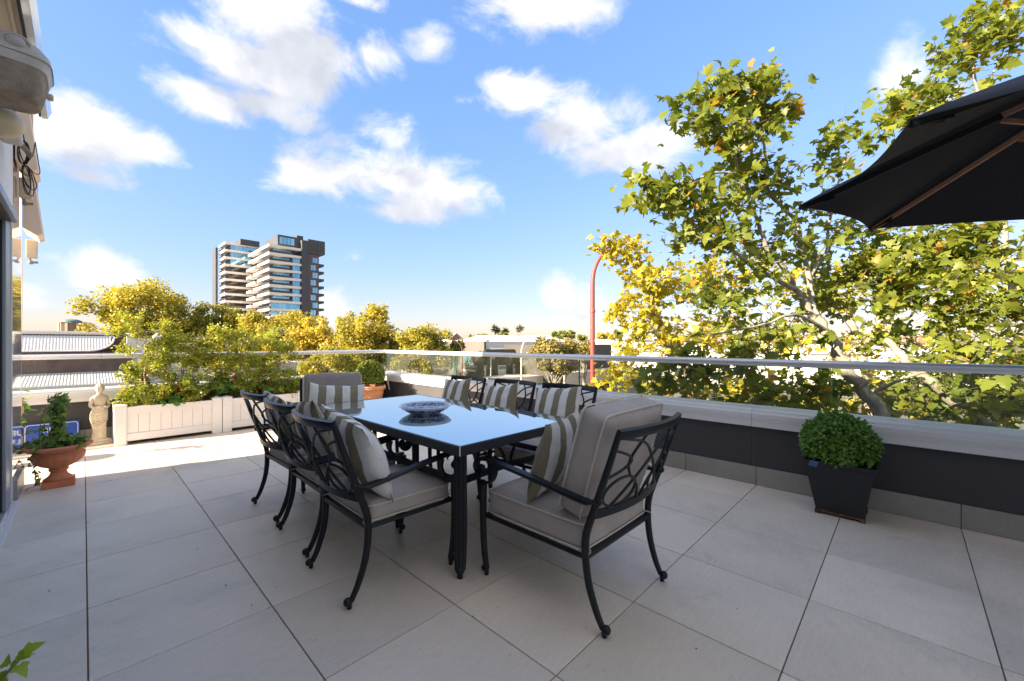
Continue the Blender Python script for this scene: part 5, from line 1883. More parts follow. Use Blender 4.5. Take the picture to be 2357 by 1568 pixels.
# plant showing behind the wall end
lpnt = thing('potted_plant', 'young plant with bright lime leaves showing behind the wall end', 'plant', (-0.62, 6.52, 0))
obj('pot_body', MB().lathe([(0.10, 0.0), (0.14, 0.26), (0.15, 0.27), (0.15, 0.30), (0.13, 0.30), (0.12, 0.27)], 20), M_TERRA2, lpnt)
st = MB()
lp, ld = [], []
rs = np.random.default_rng(15)
for k in range(9):
    a = rs.uniform(-0.9, 0.9)
    e = Vector((0.05 + 0.16 * math.cos(a) * rs.uniform(0.4, 1), 0.14 * math.sin(a), rs.uniform(0.55, 0.82)))
    st.tube(spline([(0, 0, 0.27), (e.x * 0.3, e.y * 0.3, e.z * 0.6), tuple(e)], 4), 0.003, 5, caps=False)
    for q in range(6):
        lp.append(np.array(e) * (1 - 0.05 * q) + rs.normal(size=3) * 0.02)
        ld.append(np.array([0.8 * math.cos(a), 0.8 * math.sin(a), 0.1]) + rs.normal(size=3) * 0.6)
obj('stems', st, M_STEM, lpnt, fix=False)['kind'] = 'stuff'
n = len(lp)
leaf_mesh('leaves', 'oval', np.array(lp), unit(rs.normal(size=(n, 3)) * 0.5 + np.array([0.2, -0.5, 0.8])), np.array(ld), rs.uniform(0.06, 0.10, n), 0.7 + 0.3 * rs.random(n), M_LEAF_GER, lpnt)

# pull cord with a wooden toggle
pc = thing('pull_cord', 'thin awning pull cord with a wooden toggle hanging by the wall end', 'cord', (-0.40, 5.98, 0.0))
obj('cord', MB().tube(spline([(0.0, 0, 2.3), (0.004, 0, 1.7), (-0.004, 0.0, 1.2), (0.0, 0, 0.70)], 6), 0.0022, 5), M_STEM, pc)
obj('toggle', MB().lathe([(0.004, 0.705), (0.0065, 0.70), (0.0065, 0.655), (0.013, 0.64), (0.014, 0.60), (0.010, 0.588), (0.001, 0.585)], 12), M_WOOD, pc)

# blue enamel street sign leaning on the parapet
sn = thing('street_sign', 'blue enamel street sign with white border leaning on the far parapet', 'sign', (-0.258, 7.30, 0.002))
sn.rotation_euler = (R(-13), 0, 0)
W2, H2 = 0.225, 0.30
obj('plate', MB().box(-W2, W2, 0, 0.006, 0, H2, 0.002), M_BLUE, sn, smooth=False)
bdr = [Vector((x, -0.0006, z)) for x, z in [(p.x, p.y + H2 / 2) for p in rr_path(2 * W2 - 0.03, H2 - 0.03, 0.03, 0, bulge=0)]]
obj('border_line', MB().sweep(bdr, [(-0.003, -0.0006), (0.003, -0.0006), (0.003, 0.0006), (-0.003, 0.0006)], Vector((0, 1, 0)), closed=True), M_WHITE, sn, smooth=False)


def text_mesh(name, body, size, parent, loc, rot, mat, depth=0.0006, bold=0.0):
    cu = bpy.data.curves.new(name, 'FONT')
    cu.body = body
    cu.size = size
    cu.align_x = 'CENTER'
    cu.extrude = depth
    cu.offset = bold
    o = bpy.data.objects.new(name, cu)
    COL.objects.link(o)
    dg = bpy.context.evaluated_depsgraph_get()
    me = bpy.data.meshes.new_from_object(o.evaluated_get(dg))
    bpy.data.objects.remove(o)
    me.materials.clear()
    me.materials.append(mat)
    q = link(name, me, parent)
    q.location = loc
    q.rotation_euler = rot
    return q


text_mesh('lettering', 'RUE', 0.085, sn, (0.0, -0.0014, 0.185), (R(90), 0, 0), M_WHITE, bold=0.001)
text_mesh('lettering', 'PAUL', 0.085, sn, (0.0, -0.0014, 0.085), (R(90), 0, 0), M_WHITE, bold=0.001)
for x in (-0.195, 0.195):
    obj('screw_hole', MB().box(x - 0.004, x + 0.004, -0.001, 0.001, 0.268, 0.276), M_SEAL, sn, smooth=False)

# --- draped garden statue
stt = thing('garden_statue', 'small pale cast stone draped figure standing between urn and planter', 'statue', (0.135, 7.185, 0), rz=R(20))
obj('base', MB().box(-0.10, 0.10, -0.085, 0.085, 0.0005, 0.035, 0.006).box(-0.092, 0.092, -0.077, 0.077, 0.0352, 0.06, 0.006), M_STONE, stt, smooth=False)
fig = MB()
secs = [  # z, cx, cy, rx, ry, fold depth
    (0.060, 0.000, 0.0, 0.070, 0.055, 0.10), (0.085, 0.000, 0.0, 0.062, 0.050, 0.14), (0.16, 0.000, 0.0, 0.058, 0.047, 0.15), (0.25, -0.004, 0.0, 0.066, 0.050, 0.13),
    (0.32, -0.010, 0.0, 0.076, 0.054, 0.10), (0.375, -0.010, 0.0, 0.077, 0.056, 0.07), (0.41, -0.006, 0.0, 0.070, 0.052, 0.05), (0.45, 0.000, 0.0, 0.056, 0.044, 0.035), (0.49, 0.002, 0.0, 0.057, 0.045, 0.03),
    (0.53, 0.002, -0.002, 0.066, 0.049, 0.03), (0.565, 0.002, -0.002, 0.074, 0.046, 0.02), (0.59, 0.002, 0.0, 0.070, 0.038, 0.01), (0.606, 0.002, 0.0, 0.040, 0.030, 0), (0.618, 0.002, 0.0, 0.024, 0.024, 0), (0.634, 0.002, -0.002, 0.023, 0.024, 0),
    (0.646, 0.003, -0.006, 0.028, 0.031, 0), (0.662, 0.004, -0.008, 0.034, 0.038, 0), (0.685, 0.005, -0.006, 0.038, 0.043, 0), (0.708, 0.005, -0.002, 0.038, 0.044, 0), (0.728, 0.005, 0.002, 0.030, 0.035, 0), (0.742, 0.005, 0.004, 0.012, 0.014, 0)]
N_ = 40
vs, fs = [], []
for j, (z, cx_, cy_, rx, ry, fd) in enumerate(secs):
    for i in range(N_):
        a = 2 * math.pi * i / N_
        k = 1 + fd * (0.55 * math.sin(9 * a + 9 * z + 1.2 * math.sin(3 * a)) + 0.45 * math.sin(14 * a - 14 * z))
        if 0.64 < z < 0.72:        # face: nose ridge and hair roll
            da = abs((a + PI / 2 + PI) % (2 * PI) - PI)
            if da < 0.22 and 0.655 < z < 0.69:
                k += 0.16
            if da > 0.9:
                k += 0.10 + 0.05 * math.sin(12 * a)
        vs.append((cx_ + rx * k * math.cos(a), cy_ + ry * k * math.sin(a), z))
for j in range(len(secs) - 1):
    for i in range(N_):
        fs.append((j * N_ + i, j * N_ + (i + 1) % N_, (j + 1) * N_ + (i + 1) % N_, (j + 1) * N_ + i))
fs.append(tuple(range(N_))[::-1])
fs.append(tuple((len(secs) - 1) * N_ + i for i in range(N_)))
fig.add(vs, fs)
for sx in (-1, 1):                 # arms folded in front under the drapery
    fig.tube(spline([(sx * 0.062, 0, 0.572), (sx * 0.078, -0.004, 0.53), (sx * 0.082, -0.012, 0.475), (sx * 0.055, -0.045, 0.455), (sx * 0.012, -0.060, 0.470)], 5), [0.021, 0.021, 0.021, 0.021, 0.020, 0.020, 0.019, 0.019, 0.019, 0.018, 0.018, 0.017, 0.017, 0.016, 0.016, 0.015, 0.015, 0.014, 0.014, 0.013, 0.013], 10)
for k in range(6):                 # folds swept across the hips
    z = 0.40 - 0.028 * k
    fig.tube(spline([(-0.074, -0.02, z + 0.01), (-0.03, -0.054, z - 0.012 - 0.004 * k), (0.03, -0.056, z + 0.006), (0.070, -0.018, z + 0.045)], 5), 0.0075, 6)
obj('figure', fig, M_STONE, stt, ang=60)
# ------------------------------------------------------------------ umbrella
M_CANVAS = plain('black_canvas', (0.012, 0.0125, 0.016), (0.016, 0.0165, 0.021), 3, 0.8, fine=0.1)
M_RIB = plain('umbrella_timber', (0.50, 0.27, 0.16), (0.42, 0.21, 0.12), 14, 0.5)
uc = Vector((3.62, -0.95, 0))
um = thing('market_umbrella', 'black octagonal market umbrella with timber ribs overhanging the right edge', 'umbrella', uc)
UR, UZ, UH, A0 = 1.50, 2.20, 0.545, 51.5
tips = [Vector((UR * math.cos(R(A0 + 45 * k)), UR * math.sin(R(A0 + 45 * k)), UZ)) for k in range(8)]
apex = Vector((0, 0, UZ + UH))
for k in range(8):
    a, b = tips[k], tips[(k + 1) % 8]
    nu, nv = 12, 10
    vs, fs = [], []
    for s in (0, 1):
        for j in range(nv + 1):
            t = j / nv                 # 0 rim .. 1 apex
            for i in range(nu + 1):
                u = i / nu
                p = a.lerp(b, u)
                p = p.lerp(apex, t)
                sag = 0.16 * math.sin(math.pi * u) * (1 - t) * (0.4 + 0.6 * (1 - t))
                mid = Vector((-(p.x), -(p.y), 0)).normalized() * sag * 0.55
                p = p + mid + Vector((0, 0, -sag * 0.10 + 0.012 + 0.05 * math.sin(math.pi * t) * 0.35))
                if j == 0:
                    p.z -= 0.012
                vs.append(p + Vector((0, 0, 0.004 * s)))
    q = (nu + 1) * (nv + 1)
    for j in range(nv):
        for i in range(nu):
            o = j * (nu + 1) + i
            fs.append((o, o + 1, o + nu + 2, o + nu + 1))
            fs.append((q + o, q + o + nu + 1, q + o + nu + 2, q + o + 1))
    for i in range(nu):
        fs.append((i, q + i, q + i + 1, i + 1))
    obj('canopy_panel', MB().add(vs, fs), M_CANVAS, um, ang=60)
    # rib and strut
    rp = [tips[k].lerp(apex, 0.02) + Vector((0, 0, -0.020)), tips[k].lerp(apex, 0.97) + Vector((0, 0, -0.020))]
    rb_ = obj('rib', MB().sweep(rp, [(-0.009, -0.014), (0.009, -0.014), (0.009, 0.014), (-0.009, 0.014)]), M_RIB, um, smooth=False)
    m_ = tips[k].lerp(apex, 0.62) + Vector((0, 0, -0.045))
    hub = Vector((m_.x * 0.10, m_.y * 0.10, UZ + 0.06))
    obj('strut', MB().sweep([m_, hub], [(-0.008, -0.012), (0.008, -0.012), (0.008, 0.012), (-0.008, 0.012)]), M_RIB, rb_, smooth=False)
    pk = tips[k].lerp(apex, 0.045)
    pm = MB()
    d = (tips[k] - Vector((0, 0, UZ))).normalized()
    sd2 = Vector((-d.y, d.x, 0))
    for s in (-1, 1):
        pm.add([tips[k] + sd2 * 0.003 * s, tips[k].lerp(apex, 0.13) + sd2 * 0.003 * s, tips[k].lerp(apex, 0.13) + sd2 * 0.02 * s + Vector((0, 0, -0.055)), tips[k] + sd2 * 0.015 * s + Vector((0, 0, -0.028))], [(0, 1, 2, 3)])
    obj('tip_pocket', pm, M_CANVAS, um, fix=False)
    if k in (1, 2):
        sv = [tips[k].lerp(apex, 0.01) + Vector((0, 0, -0.022)), tips[k].lerp(apex, 0.62) + Vector((0, 0, -0.022))]
        obj('rib_sleeve', MB().sweep(sv, [(-0.013, -0.018), (0.013, -0.018), (0.013, 0.018), (-0.013, 0.018)]), M_CANVAS, um, smooth=False)
obj('pole', MB().tube([(0, 0, 0.06), (0, 0, UZ + UH + 0.05)], 0.024, 16), M_RIB, um)
obj('finial', MB().ball((0, 0, UZ + UH + 0.07), 0.04, 14, 8), M_RIB, um)
obj('hub', MB().lathe([(0.03, UZ + 0.02), (0.055, UZ + 0.03), (0.055, UZ + 0.09), (0.03, UZ + 0.10)], 16), M_RIB, um)
obj('base', MB().lathe([(0.24, 0.001), (0.25, 0.02), (0.25, 0.05), (0.10, 0.07), (0.035, 0.16)], 24), M_BLACKPOT, um)

# ------------------------------------------------------------------ ground, streets
M_GROUND = plain('town_ground', (0.20, 0.185, 0.16), (0.14, 0.14, 0.11), 0.03, 0.95, coord='World')
M_ASPH = plain('asphalt', (0.055, 0.053, 0.052), (0.045, 0.044, 0.044), 0.4, 0.9, coord='World', fine=0.1)
M_PAVE = plain('pavement', (0.30, 0.27, 0.24), (0.25, 0.225, 0.20), 0.5, 0.9, coord='World', fine=0.05)
M_PAINT = plain('road_paint', (0.75, 0.74, 0.70), None, 2, 0.7, coord='World')


def sheet(name, x0, x1, y0, y1, z, m, kind='structure', lab=None):
    o = obj(name, MB().add([(x0, y0, z), (x1, y0, z), (x1, y1, z), (x0, y1, z)], [(0, 1, 2, 3)]), m, smooth=False)
    return tag(o, lab, kind=kind)


sheet('ground', -2500, 2500, -2500, 2500, GZ, M_GROUND)
sheet('road', 10.2, 19.5, -200, 240, GZ + 0.004, M_ASPH)
sheet('road', -200, 10.2, 13.5, 23.0, GZ + 0.0045, M_ASPH)
sheet('road', 19.5, 220, 13.5, 22.0, GZ + 0.0045, M_ASPH)
for i, (x0, x1, y0, y1) in enumerate(((4.6, 10.2, -60, 13.5), (-60, 4.6, 8.2, 13.5), (19.5, 24.0, -60, 13.5), (19.5, 24.0, 22.0, 120), (5.0, 10.2, 23.0, 120), (-60, 5.0, 23.0, 26.5))):
    tag(obj('pavement', MB().box(x0, x1, y0, y1, GZ - 0.1, GZ + 0.13, 0.01), M_PAVE, smooth=False), kind='structure')
for k in range(24):
    pl = sheet('road_line', 14.75, 14.90, -40 + k * 6.0, -37 + k * 6.0, GZ + 0.009, M_PAINT)

# terrace building body below the terrace, so the place stands on something
tag(obj('podium', MB().box(-8.9, XP + 0.24, -13.9, YP + 0.24, GZ, -0.502), M_RENDER, smooth=False), kind='structure')

# ------------------------------------------------------------------ street lamps
M_REDPOST = NT('red_post_paint')
_co = M_REDPOST.coord('World')
_c = M_REDPOST.mix(M_REDPOST.ramp(M_REDPOST.noise(_co, 1.2, 4), 0.3, 0.7), (0.36, 0.055, 0.042), (0.29, 0.045, 0.038))
_c = M_REDPOST.mix(M_REDPOST.ramp(M_REDPOST.noise(_co, 24, 3), 0.70, 0.72), _c, (0.55, 0.42, 0.38))
M_REDPOST.base(_c)
M_REDPOST.pr(0.5)
M_REDPOST = M_REDPOST.mat
M_BROWNPOST = plain('brown_post_paint', (0.13, 0.055, 0.045), None, 2, 0.5)
M_WHITEPOST = plain('white_post_paint', (0.72, 0.70, 0.68), None, 2, 0.5)
M_LAMPG = plain('lamp_glass', (0.75, 0.74, 0.70), None, 3, 0.2)


def street_lamp(label, px, py_top, D, r, arm_dir, arm, mat, rise, band=True):
    b = P(px, py_top, D)
    th = thing('street_lamp', label, 'street lamp', (b.x, b.y, GZ))
    top = b.z - GZ
    dv = cam_r * arm_dir
    pts = [(0, 0, 0), (0, 0, top * 0.5)]
    n = 12
    z0 = top - rise
    pts.append((0, 0, z0 - 0.01))
    for i in range(n + 1):
        a = (math.pi / 2) * i / n * 1.08
        pts.append((dv.x * arm * (1 - math.cos(a)), dv.y * arm * (1 - math.cos(a)), z0 + rise * math.sin(a)))
    rr = [r, r, r * 0.92] + [r * (0.92 - 0.45 * i / n) for i in range(n + 1)]
    obj('post', MB().tube(pts, rr, 14), mat, th, ang=60)
    if band:
        obj('collar', MB().lathe([(r * 1.12, 0), (r * 1.18, 0.06), (r * 1.0, 0.10)], 14, (0, 0, z0 - rise * 0.9)), mat, th)
    e = Vector(pts[-1])
    hd = MB()
    hd.ball((0, 0, 0), 0.30, 14, 8, 0.22)
    hd.v = [(e.x + dv.x * (0.25 + 0.0) + v[0] * 1.3, e.y + dv.y * 0.25 + v[1] * 1.3, e.z - 0.02 + v[2]) for v in hd.v]
    obj('lantern', hd, M_LAMPG, th)
    return th


street_lamp('tall red street lamp post with curved top rising beside the plane trees', 1364, 576, 14.4, 0.083, 1, 0.75, M_REDPOST, 1.15)
street_lamp('brown curved street lamp leaning left above the white wall', 1064, 783, 33, 0.060, -1, 0.9, M_BROWNPOST, 0.9, False)
street_lamp('white curved street lamp in front of the gum tree', 1200, 775, 31, 0.065, 1, 0.8, M_WHITEPOST, 1.3, False)

# ------------------------------------------------------------------ tower
M_SLABW = plain('white_balcony_slab', (0.84, 0.78, 0.72), (0.80, 0.74, 0.68), 0.2, 0.7, coord='World')
M_TWRDARK = plain('charcoal_cladding', (0.072, 0.077, 0.090), (0.060, 0.064, 0.076), 0.2, 0.6, coord='World')
M_TWRBRICK = plain('mottled_brick', (0.15, 0.105, 0.10), (0.10, 0.075, 0.075), 2.5, 0.9, coord='World', fine=0.25)
M_TWRGLASS = NT('tower_glass')
M_TWRGLASS.base(M_TWRGLASS.mix(M_TWRGLASS.n('ObjectInfo').outputs['Random'], (0.16, 0.40, 0.62), (0.26, 0.55, 0.78)))
M_TWRGLASS.pr(0.06, 0.75, 0.5)
M_TWRGLASS = M_TWRGLASS.mat
M_TWRGLASSD = plain('dark_tower_glass', (0.035, 0.035, 0.033), (0.05, 0.05, 0.05), 0.3, 0.08, 0.0, 0.6, coord='World')
M_BALU = plain('smoked_balustrade', (0.045, 0.042, 0.042), (0.06, 0.058, 0.058), 0.3, 0.2, coord='World')

tw = thing('apartment_tower', 'tall modern apartment tower with stacked white balcony slabs and blue glass', 'building', (51.1, 183.1, GZ))
TO = Vector((51.1, 183.1, GZ))


def tbox(mb, x0, x1, y0, y1, z0, z1):
    return mb.box(x0 - TO.x, x1 - TO.x, y0 - TO.y, y1 - TO.y, z0 - TO.z, z1 - TO.z)


pane_cache = {}


def tpane(w, h, mat, x, y, z, axis, parent, name='window_pane'):
    k = (round(w, 2), round(h, 2), axis, mat.name)
    if k not in pane_cache:
        mb = MB().box(0.03, w - 0.03, -0.05, 0.05, 0.03, h - 0.03) if axis == 0 else MB().box(-0.05, 0.05, 0.03, w - 0.03, 0.03, h - 0.03)
        pane_cache[k] = to_mesh(name, mb, mat, smooth=False)
    o = link(name, pane_cache[k], parent)
    o.location = (x - TO.x, y - TO.y, z - TO.z)
    return o


FH, FT = 3.2, 0.98
rt = 40.6                                   # underside level reference of the top slab of the right wing
body = MB()
tbox(body, 53.2, 63.4, 186.0, 212.0, GZ, rt + 0.2)
tbox(body, 44.6, 53.2, 217.4, 232.0, GZ, 45.0)
tbox(body, 53.2, 57.0, 217.5, 232.0, GZ, 44.0)
obj('wall', body, M_TWRDARK, tw, smooth=False)
core = MB()
tbox(core, 63.35, 65.9, 182.6, 212.0, GZ, 44.2)
tbox(core, 62.5, 65.0, 186.0, 196.0, 40, 46.6)
obj('core_wall', core, M_TWRDARK, tw, smooth=False)
brk = MB()
tbox(brk, 65.92, 70.3, 182.9, 205.0, GZ, 39.2)
obj('brick_wall', brk, M_TWRBRICK, tw, smooth=False)
plant = MB()
tbox(plant, 65.7, 72.7, 182.4, 200.0, 39.25, 45.0)
obj('plant_screen', plant, M_TWRDARK, tw, smooth=False)
for i in range(4):
    for j in range(2):
        tpane(1.45, 2.1, M_TWRGLASSD, 66.4 + i * 1.52, 182.34, 40.3 + j * 2.2, 0, tw, 'louvre_panel')
# penthouse
pent = MB()
tbox(pent, 55.0, 63.3, 185.5, 203.0, rt + 0.7, rt + 4.9)
obj('penthouse', pent, M_TWRDARK, tw, smooth=False)
for i in range(4):
    tpane(1.35, 2.9, M_TWRGLASS, 55.6 + i * 1.45, 185.42, rt + 1.2, 0, tw)
pent2 = MB()
tbox(pent2, 48.5, 56.0, 214.5, 226.0, 45.02, 47.6)
obj('penthouse', pent2, M_TWRDARK, tw, smooth=False)
for fl_ in range(12):
    z = rt - fl_ * FH                       # top of slab
    even = fl_ % 2
    # right wing slab: front band and left band with stepped ends
    sl = MB()
    x0 = 51.1 - (0.0 if fl_ in (0, 1) else 0.0)
    tbox(sl, x0, 63.34, 183.1, 186.4, z - FT, z)
    left_end = 213.0 if fl_ < 2 else (205.0 if even else 199.0)
    start = 186.41
    tbox(sl, 51.1, 53.6, start, left_end, z - FT, z)
    s_ob = obj('balcony_slab', sl, M_SLABW, tw, smooth=False)
    if fl_ >= 2:
        s2 = MB()
        tbox(s2, 50.4, 53.5, left_end + 1.0, 213.0, z - FT - 0.6, z - 0.6)
        obj('balcony_slab', s2, M_SLABW, tw, smooth=False)
    zb = z - FH                              # next slab top below; windows between zb and z-FT
    bl = MB()
    tbox(bl, 51.25, 51.35, 183.4, min(left_end, 199.0), zb + 0.003, zb + 1.0)
    if fl_ < 7:
        tbox(bl, 51.36, 60.0, 183.25, 183.33, zb + 0.003, zb + 0.9)
    obj('balcony_balustrade', bl, M_BALU, tw, smooth=False)
    w0 = 53.2 if fl_ < 7 else 52.0
    yy = 185.9 if fl_ < 7 else 184.0
    if fl_ >= 7:
        fb_ = MB()
        tbox(fb_, 52.0, 63.33, 184.08, 186.0, zb + 0.002, z - FT - 0.002)
        obj('wall_infill', fb_, M_TWRDARK, tw, smooth=False)
    npn = 5 if fl_ < 7 else 8
    x_ = w0 + 0.35
    pw_ = (60.0 - w0) / npn if fl_ < 7 else (63.2 - w0) / npn
    for i in range(npn):
        tpane(pw_, FH - FT - 0.1, M_TWRGLASS, x_ + i * pw_ - 0.3, yy, zb + 0.05, 0, tw)
    if 0 < fl_ < 7:
        fb_ = MB()
        tbox(fb_, 60.02, 63.33, 184.06, 186.0, zb + 0.002, z - FT - 0.002)
        obj('wall_infill', fb_, M_TWRDARK, tw, smooth=False)
        for i in range(3):
            tpane(1.08, FH - FT - 0.1, M_TWRGLASS, 60.05 + i * 1.08, 183.98, zb + 0.05, 0, tw)
    # brick panel window
    if fl_ > 0:
        xo = 66.9 + (0.75 if even else 0.0)
        for i in range(2):
            tpane(1.05, 2.3, M_TWRGLASS, xo + i * 1.08, 182.86, z - FH + 1.0, 0, tw)
        sb = MB()
        tbox(sb, 70.32, 72.6, 183.2, 188.5, z - FH + 0.0, z - FH + 1.0)
        obj('side_balcony', sb, M_TWRDARK, tw, smooth=False)
sw = MB()
tbox(sw, 70.31, 71.6, 190.0, 204.0, GZ, 39.2)
obj('side_wall', sw, M_SLABW, tw, smooth=False)
for fl_ in range(13):
    z = 45.4 - fl_ * FH
    sl = MB()
    tbox(sl, 42.8, 56.0, 215.0, 217.6, z - FT, z)
    tbox(sl, 42.8, 44.7, 217.61, 226.7, z - FT, z)
    obj('balcony_slab', sl, M_SLABW, tw, smooth=False)
    zb = z - FH
    for i in range(7):
        tpane(1.5, FH - FT - 0.1, M_TWRGLASS if fl_ < 3 else M_TWRGLASSD, 45.0 + i * 1.5, 215.7, zb + 0.05, 0, tw)
    fb_ = MB()
    tbox(fb_, 44.8, 56.0, 215.8, 217.4, zb + 0.002, z - FT - 0.002)
    obj('wall_infill', fb_, M_TWRDARK, tw, smooth=False)
    bl = MB()
    tbox(bl, 42.95, 44.8, 215.1, 215.18, zb + 0.003, zb + 1.0)
    tbox(bl, 42.95, 43.03, 215.19, 226.0, zb + 0.003, zb + 1.0)
    obj('balcony_balustrade', bl, M_BALU, tw, smooth=False)
fin = MB()
tbox(fin, 41.3, 42.1, 225.0, 232.0, GZ, 44.2)
obj('side_wall', fin, M_TWRDARK, tw, smooth=False)

# ------------------------------------------------------------------ white corrugated building, left
M_WMETAL = plain('white_corrugated_metal', (0.78, 0.75, 0.72), (0.72, 0.69, 0.66), 0.5, 0.5, coord='World', fine=0.03)
M_BRICK = plain('dark_red_brick', (0.16, 0.10, 0.085), (0.10, 0.065, 0.06), 3.0, 0.9, coord='World', fine=0.2)
M_WHITE_B = plain('white_building_paint', (0.76, 0.72, 0.68), (0.70, 0.67, 0.63), 0.3, 0.7, coord='World', fine=0.02)
M_GREYROOF = plain('grey_roof', (0.24, 0.25, 0.28), (0.20, 0.21, 0.24), 0.3, 0.6, coord='World')
M_TILE_R = plain('clay_roof', (0.36, 0.13, 0.07), (0.28, 0.10, 0.06), 0.5, 0.85, coord='World', fine=0.1)
M_WIN = plain('dark_window_glass', (0.03, 0.035, 0.04), (0.05, 0.055, 0.06), 0.5, 0.08, coord='World')
M_CREAM = plain('cream_render', (0.62, 0.52, 0.41), (0.55, 0.46, 0.36), 0.3, 0.8, coord='World', fine=0.03)
M_TAUPE = plain('taupe_render', (0.145, 0.130, 0.118), (0.125, 0.112, 0.102), 0.3, 0.8, coord='World', fine=0.03)
M_DGREY = plain('dark_grey_render', (0.085, 0.078, 0.072), (0.070, 0.064, 0.060), 0.3, 0.85, coord='World', fine=0.05)
M_SAND = plain('sandstone', (0.27, 0.19, 0.13), (0.22, 0.155, 0.105), 0.5, 0.9, coord='World', fine=0.08)
M_COPPER = plain('green_copper', (0.10, 0.22, 0.22), (0.08, 0.18, 0.18), 0.6, 0.6, coord='World')

YB = 33.7
cbd = thing('warehouse', 'brick building with white corrugated curved roof across the lane', 'building', (0, YB, GZ))


def at_y(px, py, Y):
    r = ray(px, py)
    D = Y / r.y
    return Vector((0, 0, CAM_H)) + r * D


pL, pR = at_y(0, 770, YB).x - 3, at_y(300, 770, YB).x
zt, zb_ = at_y(165, 769, YB).z, at_y(165, 809, YB - 1.2).z
obj('wall', MB().box(pL, pR, 0.02, 8.0, 0, zt - GZ - 0.03), M_BRICK, cbd, smooth=False)
obj('coping', MB().box(pL, pR + 0.05, -0.12, 0.25, zt - GZ - 0.028, zt - GZ + 0.10, 0.01), M_WHITE_B, cbd, smooth=False)
# corrugated roof sheet: each rib is a part
ribw = 0.118
xe = at_y(262, 770, YB).x
nr = int((xe - pL) / ribw)
for i in range(nr):
    x = xe - (i + 1) * ribw
    # curved verge: the first ribs start lower down the slope
    t = max(0.0, 1 - i / 9.0)
    cut = (1 - math.sqrt(max(0, 1 - t * t)))
    s0 = 0.0
    s1 = 1.0 - 0.92 * cut
    ya, za = -0.10, zt - GZ - 0.10
    yb, zb2 = -1.15, zb_ - GZ
    A = Vector((x, ya, za))
    B = Vector((x, ya + (yb - ya) * s1, za + (zb2 - za) * s1))
    if (B - A).length < 0.05:
        continue
    prof = [(0, 0.0), (0.028, 0.0), (0.040, 0.024), (0.078, 0.024), (0.090, 0.0), (0.118, 0.0), (0.118, -0.004), (0, -0.004)]
    d = (B - A).normalized()
    up_ = Vector((1, 0, 0)).cross(d)
    if up_.z < 0:
        up_ = -up_
    vs = [A + Vector((a, 0, 0)) + up_ * b for a, b in prof] + [B + Vector((a, 0, 0)) + up_ * b for a, b in prof]
    k = len(prof)
    fs = [(j, (j + 1) % k, k + (j + 1) % k, k + j) for j in range(k)] + [tuple(range(k))[::-1], tuple(range(k, 2 * k))]
    obj('roof_rib', MB().add(vs, fs), M_WMETAL, cbd, smooth=False)
vg = []
for i in range(11):
    t = 1 - i / 10.0
    cut = 1 - math.sqrt(max(0, 1 - t * t))
    s1 = 1.0 - 0.92 * cut
    vg.append((xe - 9 * ribw * i / 10.0 + 0.03, -0.10 - 1.05 * s1, zt - GZ - 0.10 + (zb_ - zt + 0.10) * s1 + 0.01))
vg.append((pL, -1.15, zb_ - GZ + 0.01))
obj('verge_trim', MB().tube(vg, 0.045, 8), M_WHITE_B, cbd)
obj('roof_backing_wall', MB().box(pL, pR, -1.25, 0.0, 0, zb_ - GZ - 0.06), M_BRICK, cbd, smooth=False)
# low verandah in front
vz0, vz1 = at_y(165, 862, YB - 3).z, at_y(165, 886, YB - 4.2).z
for i in range(56):
    x = pR - 0.4 - (i + 1) * ribw
    A, B = Vector((x, -1.3, vz0 - GZ)), Vector((x, -4.2, vz1 - GZ))
    d = (B - A).normalized()
    up_ = Vector((1, 0, 0)).cross(d)
    if up_.z < 0:
        up_ = -up_
    vs = [A + Vector((a, 0, 0)) + up_ * b for a, b in prof] + [B + Vector((a, 0, 0)) + up_ * b for a, b in prof]
    fs = [(j, (j + 1) % k, k + (j + 1) % k, k + j) for j in range(k)] + [tuple(range(k))[::-1], tuple(range(k, 2 * k))]
    obj('verandah_rib', MB().add(vs, fs), M_WMETAL, cbd, smooth=False)
obj('verandah_beam', MB().box(pL, pR - 0.3, -4.3, -4.15, vz1 - GZ - 0.30, vz1 - GZ - 0.01, 0.01), M_WHITE_B, cbd, smooth=False)
for i in range(4):
    x = pR - 0.5 - i * 1.7
    obj('verandah_post', MB().box(x - 0.06, x + 0.06, -4.28, -4.16, 0, vz1 - GZ - 0.302, 0.01), M_WHITE_B, cbd, smooth=False)
    obj('shop_window', MB().box(x - 1.5, x - 0.3, -1.30, -1.26, 0.6, vz1 - GZ - 0.4), M_WIN, cbd, smooth=False)
# pillar block beside it
pb = thing('parapet_pillars', 'white rendered parapet with two pyramid capped piers beside the brick gable', 'wall', (0, YB, GZ))
pa, pc_ = at_y(290, 770, YB).x, at_y(372, 770, YB).x
zp = at_y(330, 775, YB).z - GZ
obj('wall_panel', MB().box(pa + 0.3, pc_ - 0.3, -0.5, 0.4, 0, zp - 0.12), M_WHITE_B, pb, smooth=False)
for a in (pa, pc_ - 0.42):
    obj('pier', MB().box(a, a + 0.42, -0.6, 0.0, 0, zp, 0.01), M_WHITE_B, pb, smooth=False)
    e = MB().add([(a - 0.04, -0.64, zp + 0.001), (a + 0.46, -0.64, zp + 0.001), (a + 0.46, 0.04, zp + 0.001), (a - 0.04, 0.04, zp + 0.001), (a + 0.21, -0.3, zp + 0.30)], [(0, 1, 4), (1, 2, 4), (2, 3, 4), (3, 0, 4), (3, 2, 1, 0)])
    obj('pier_cap', e, M_WHITE_B, pb, smooth=False)
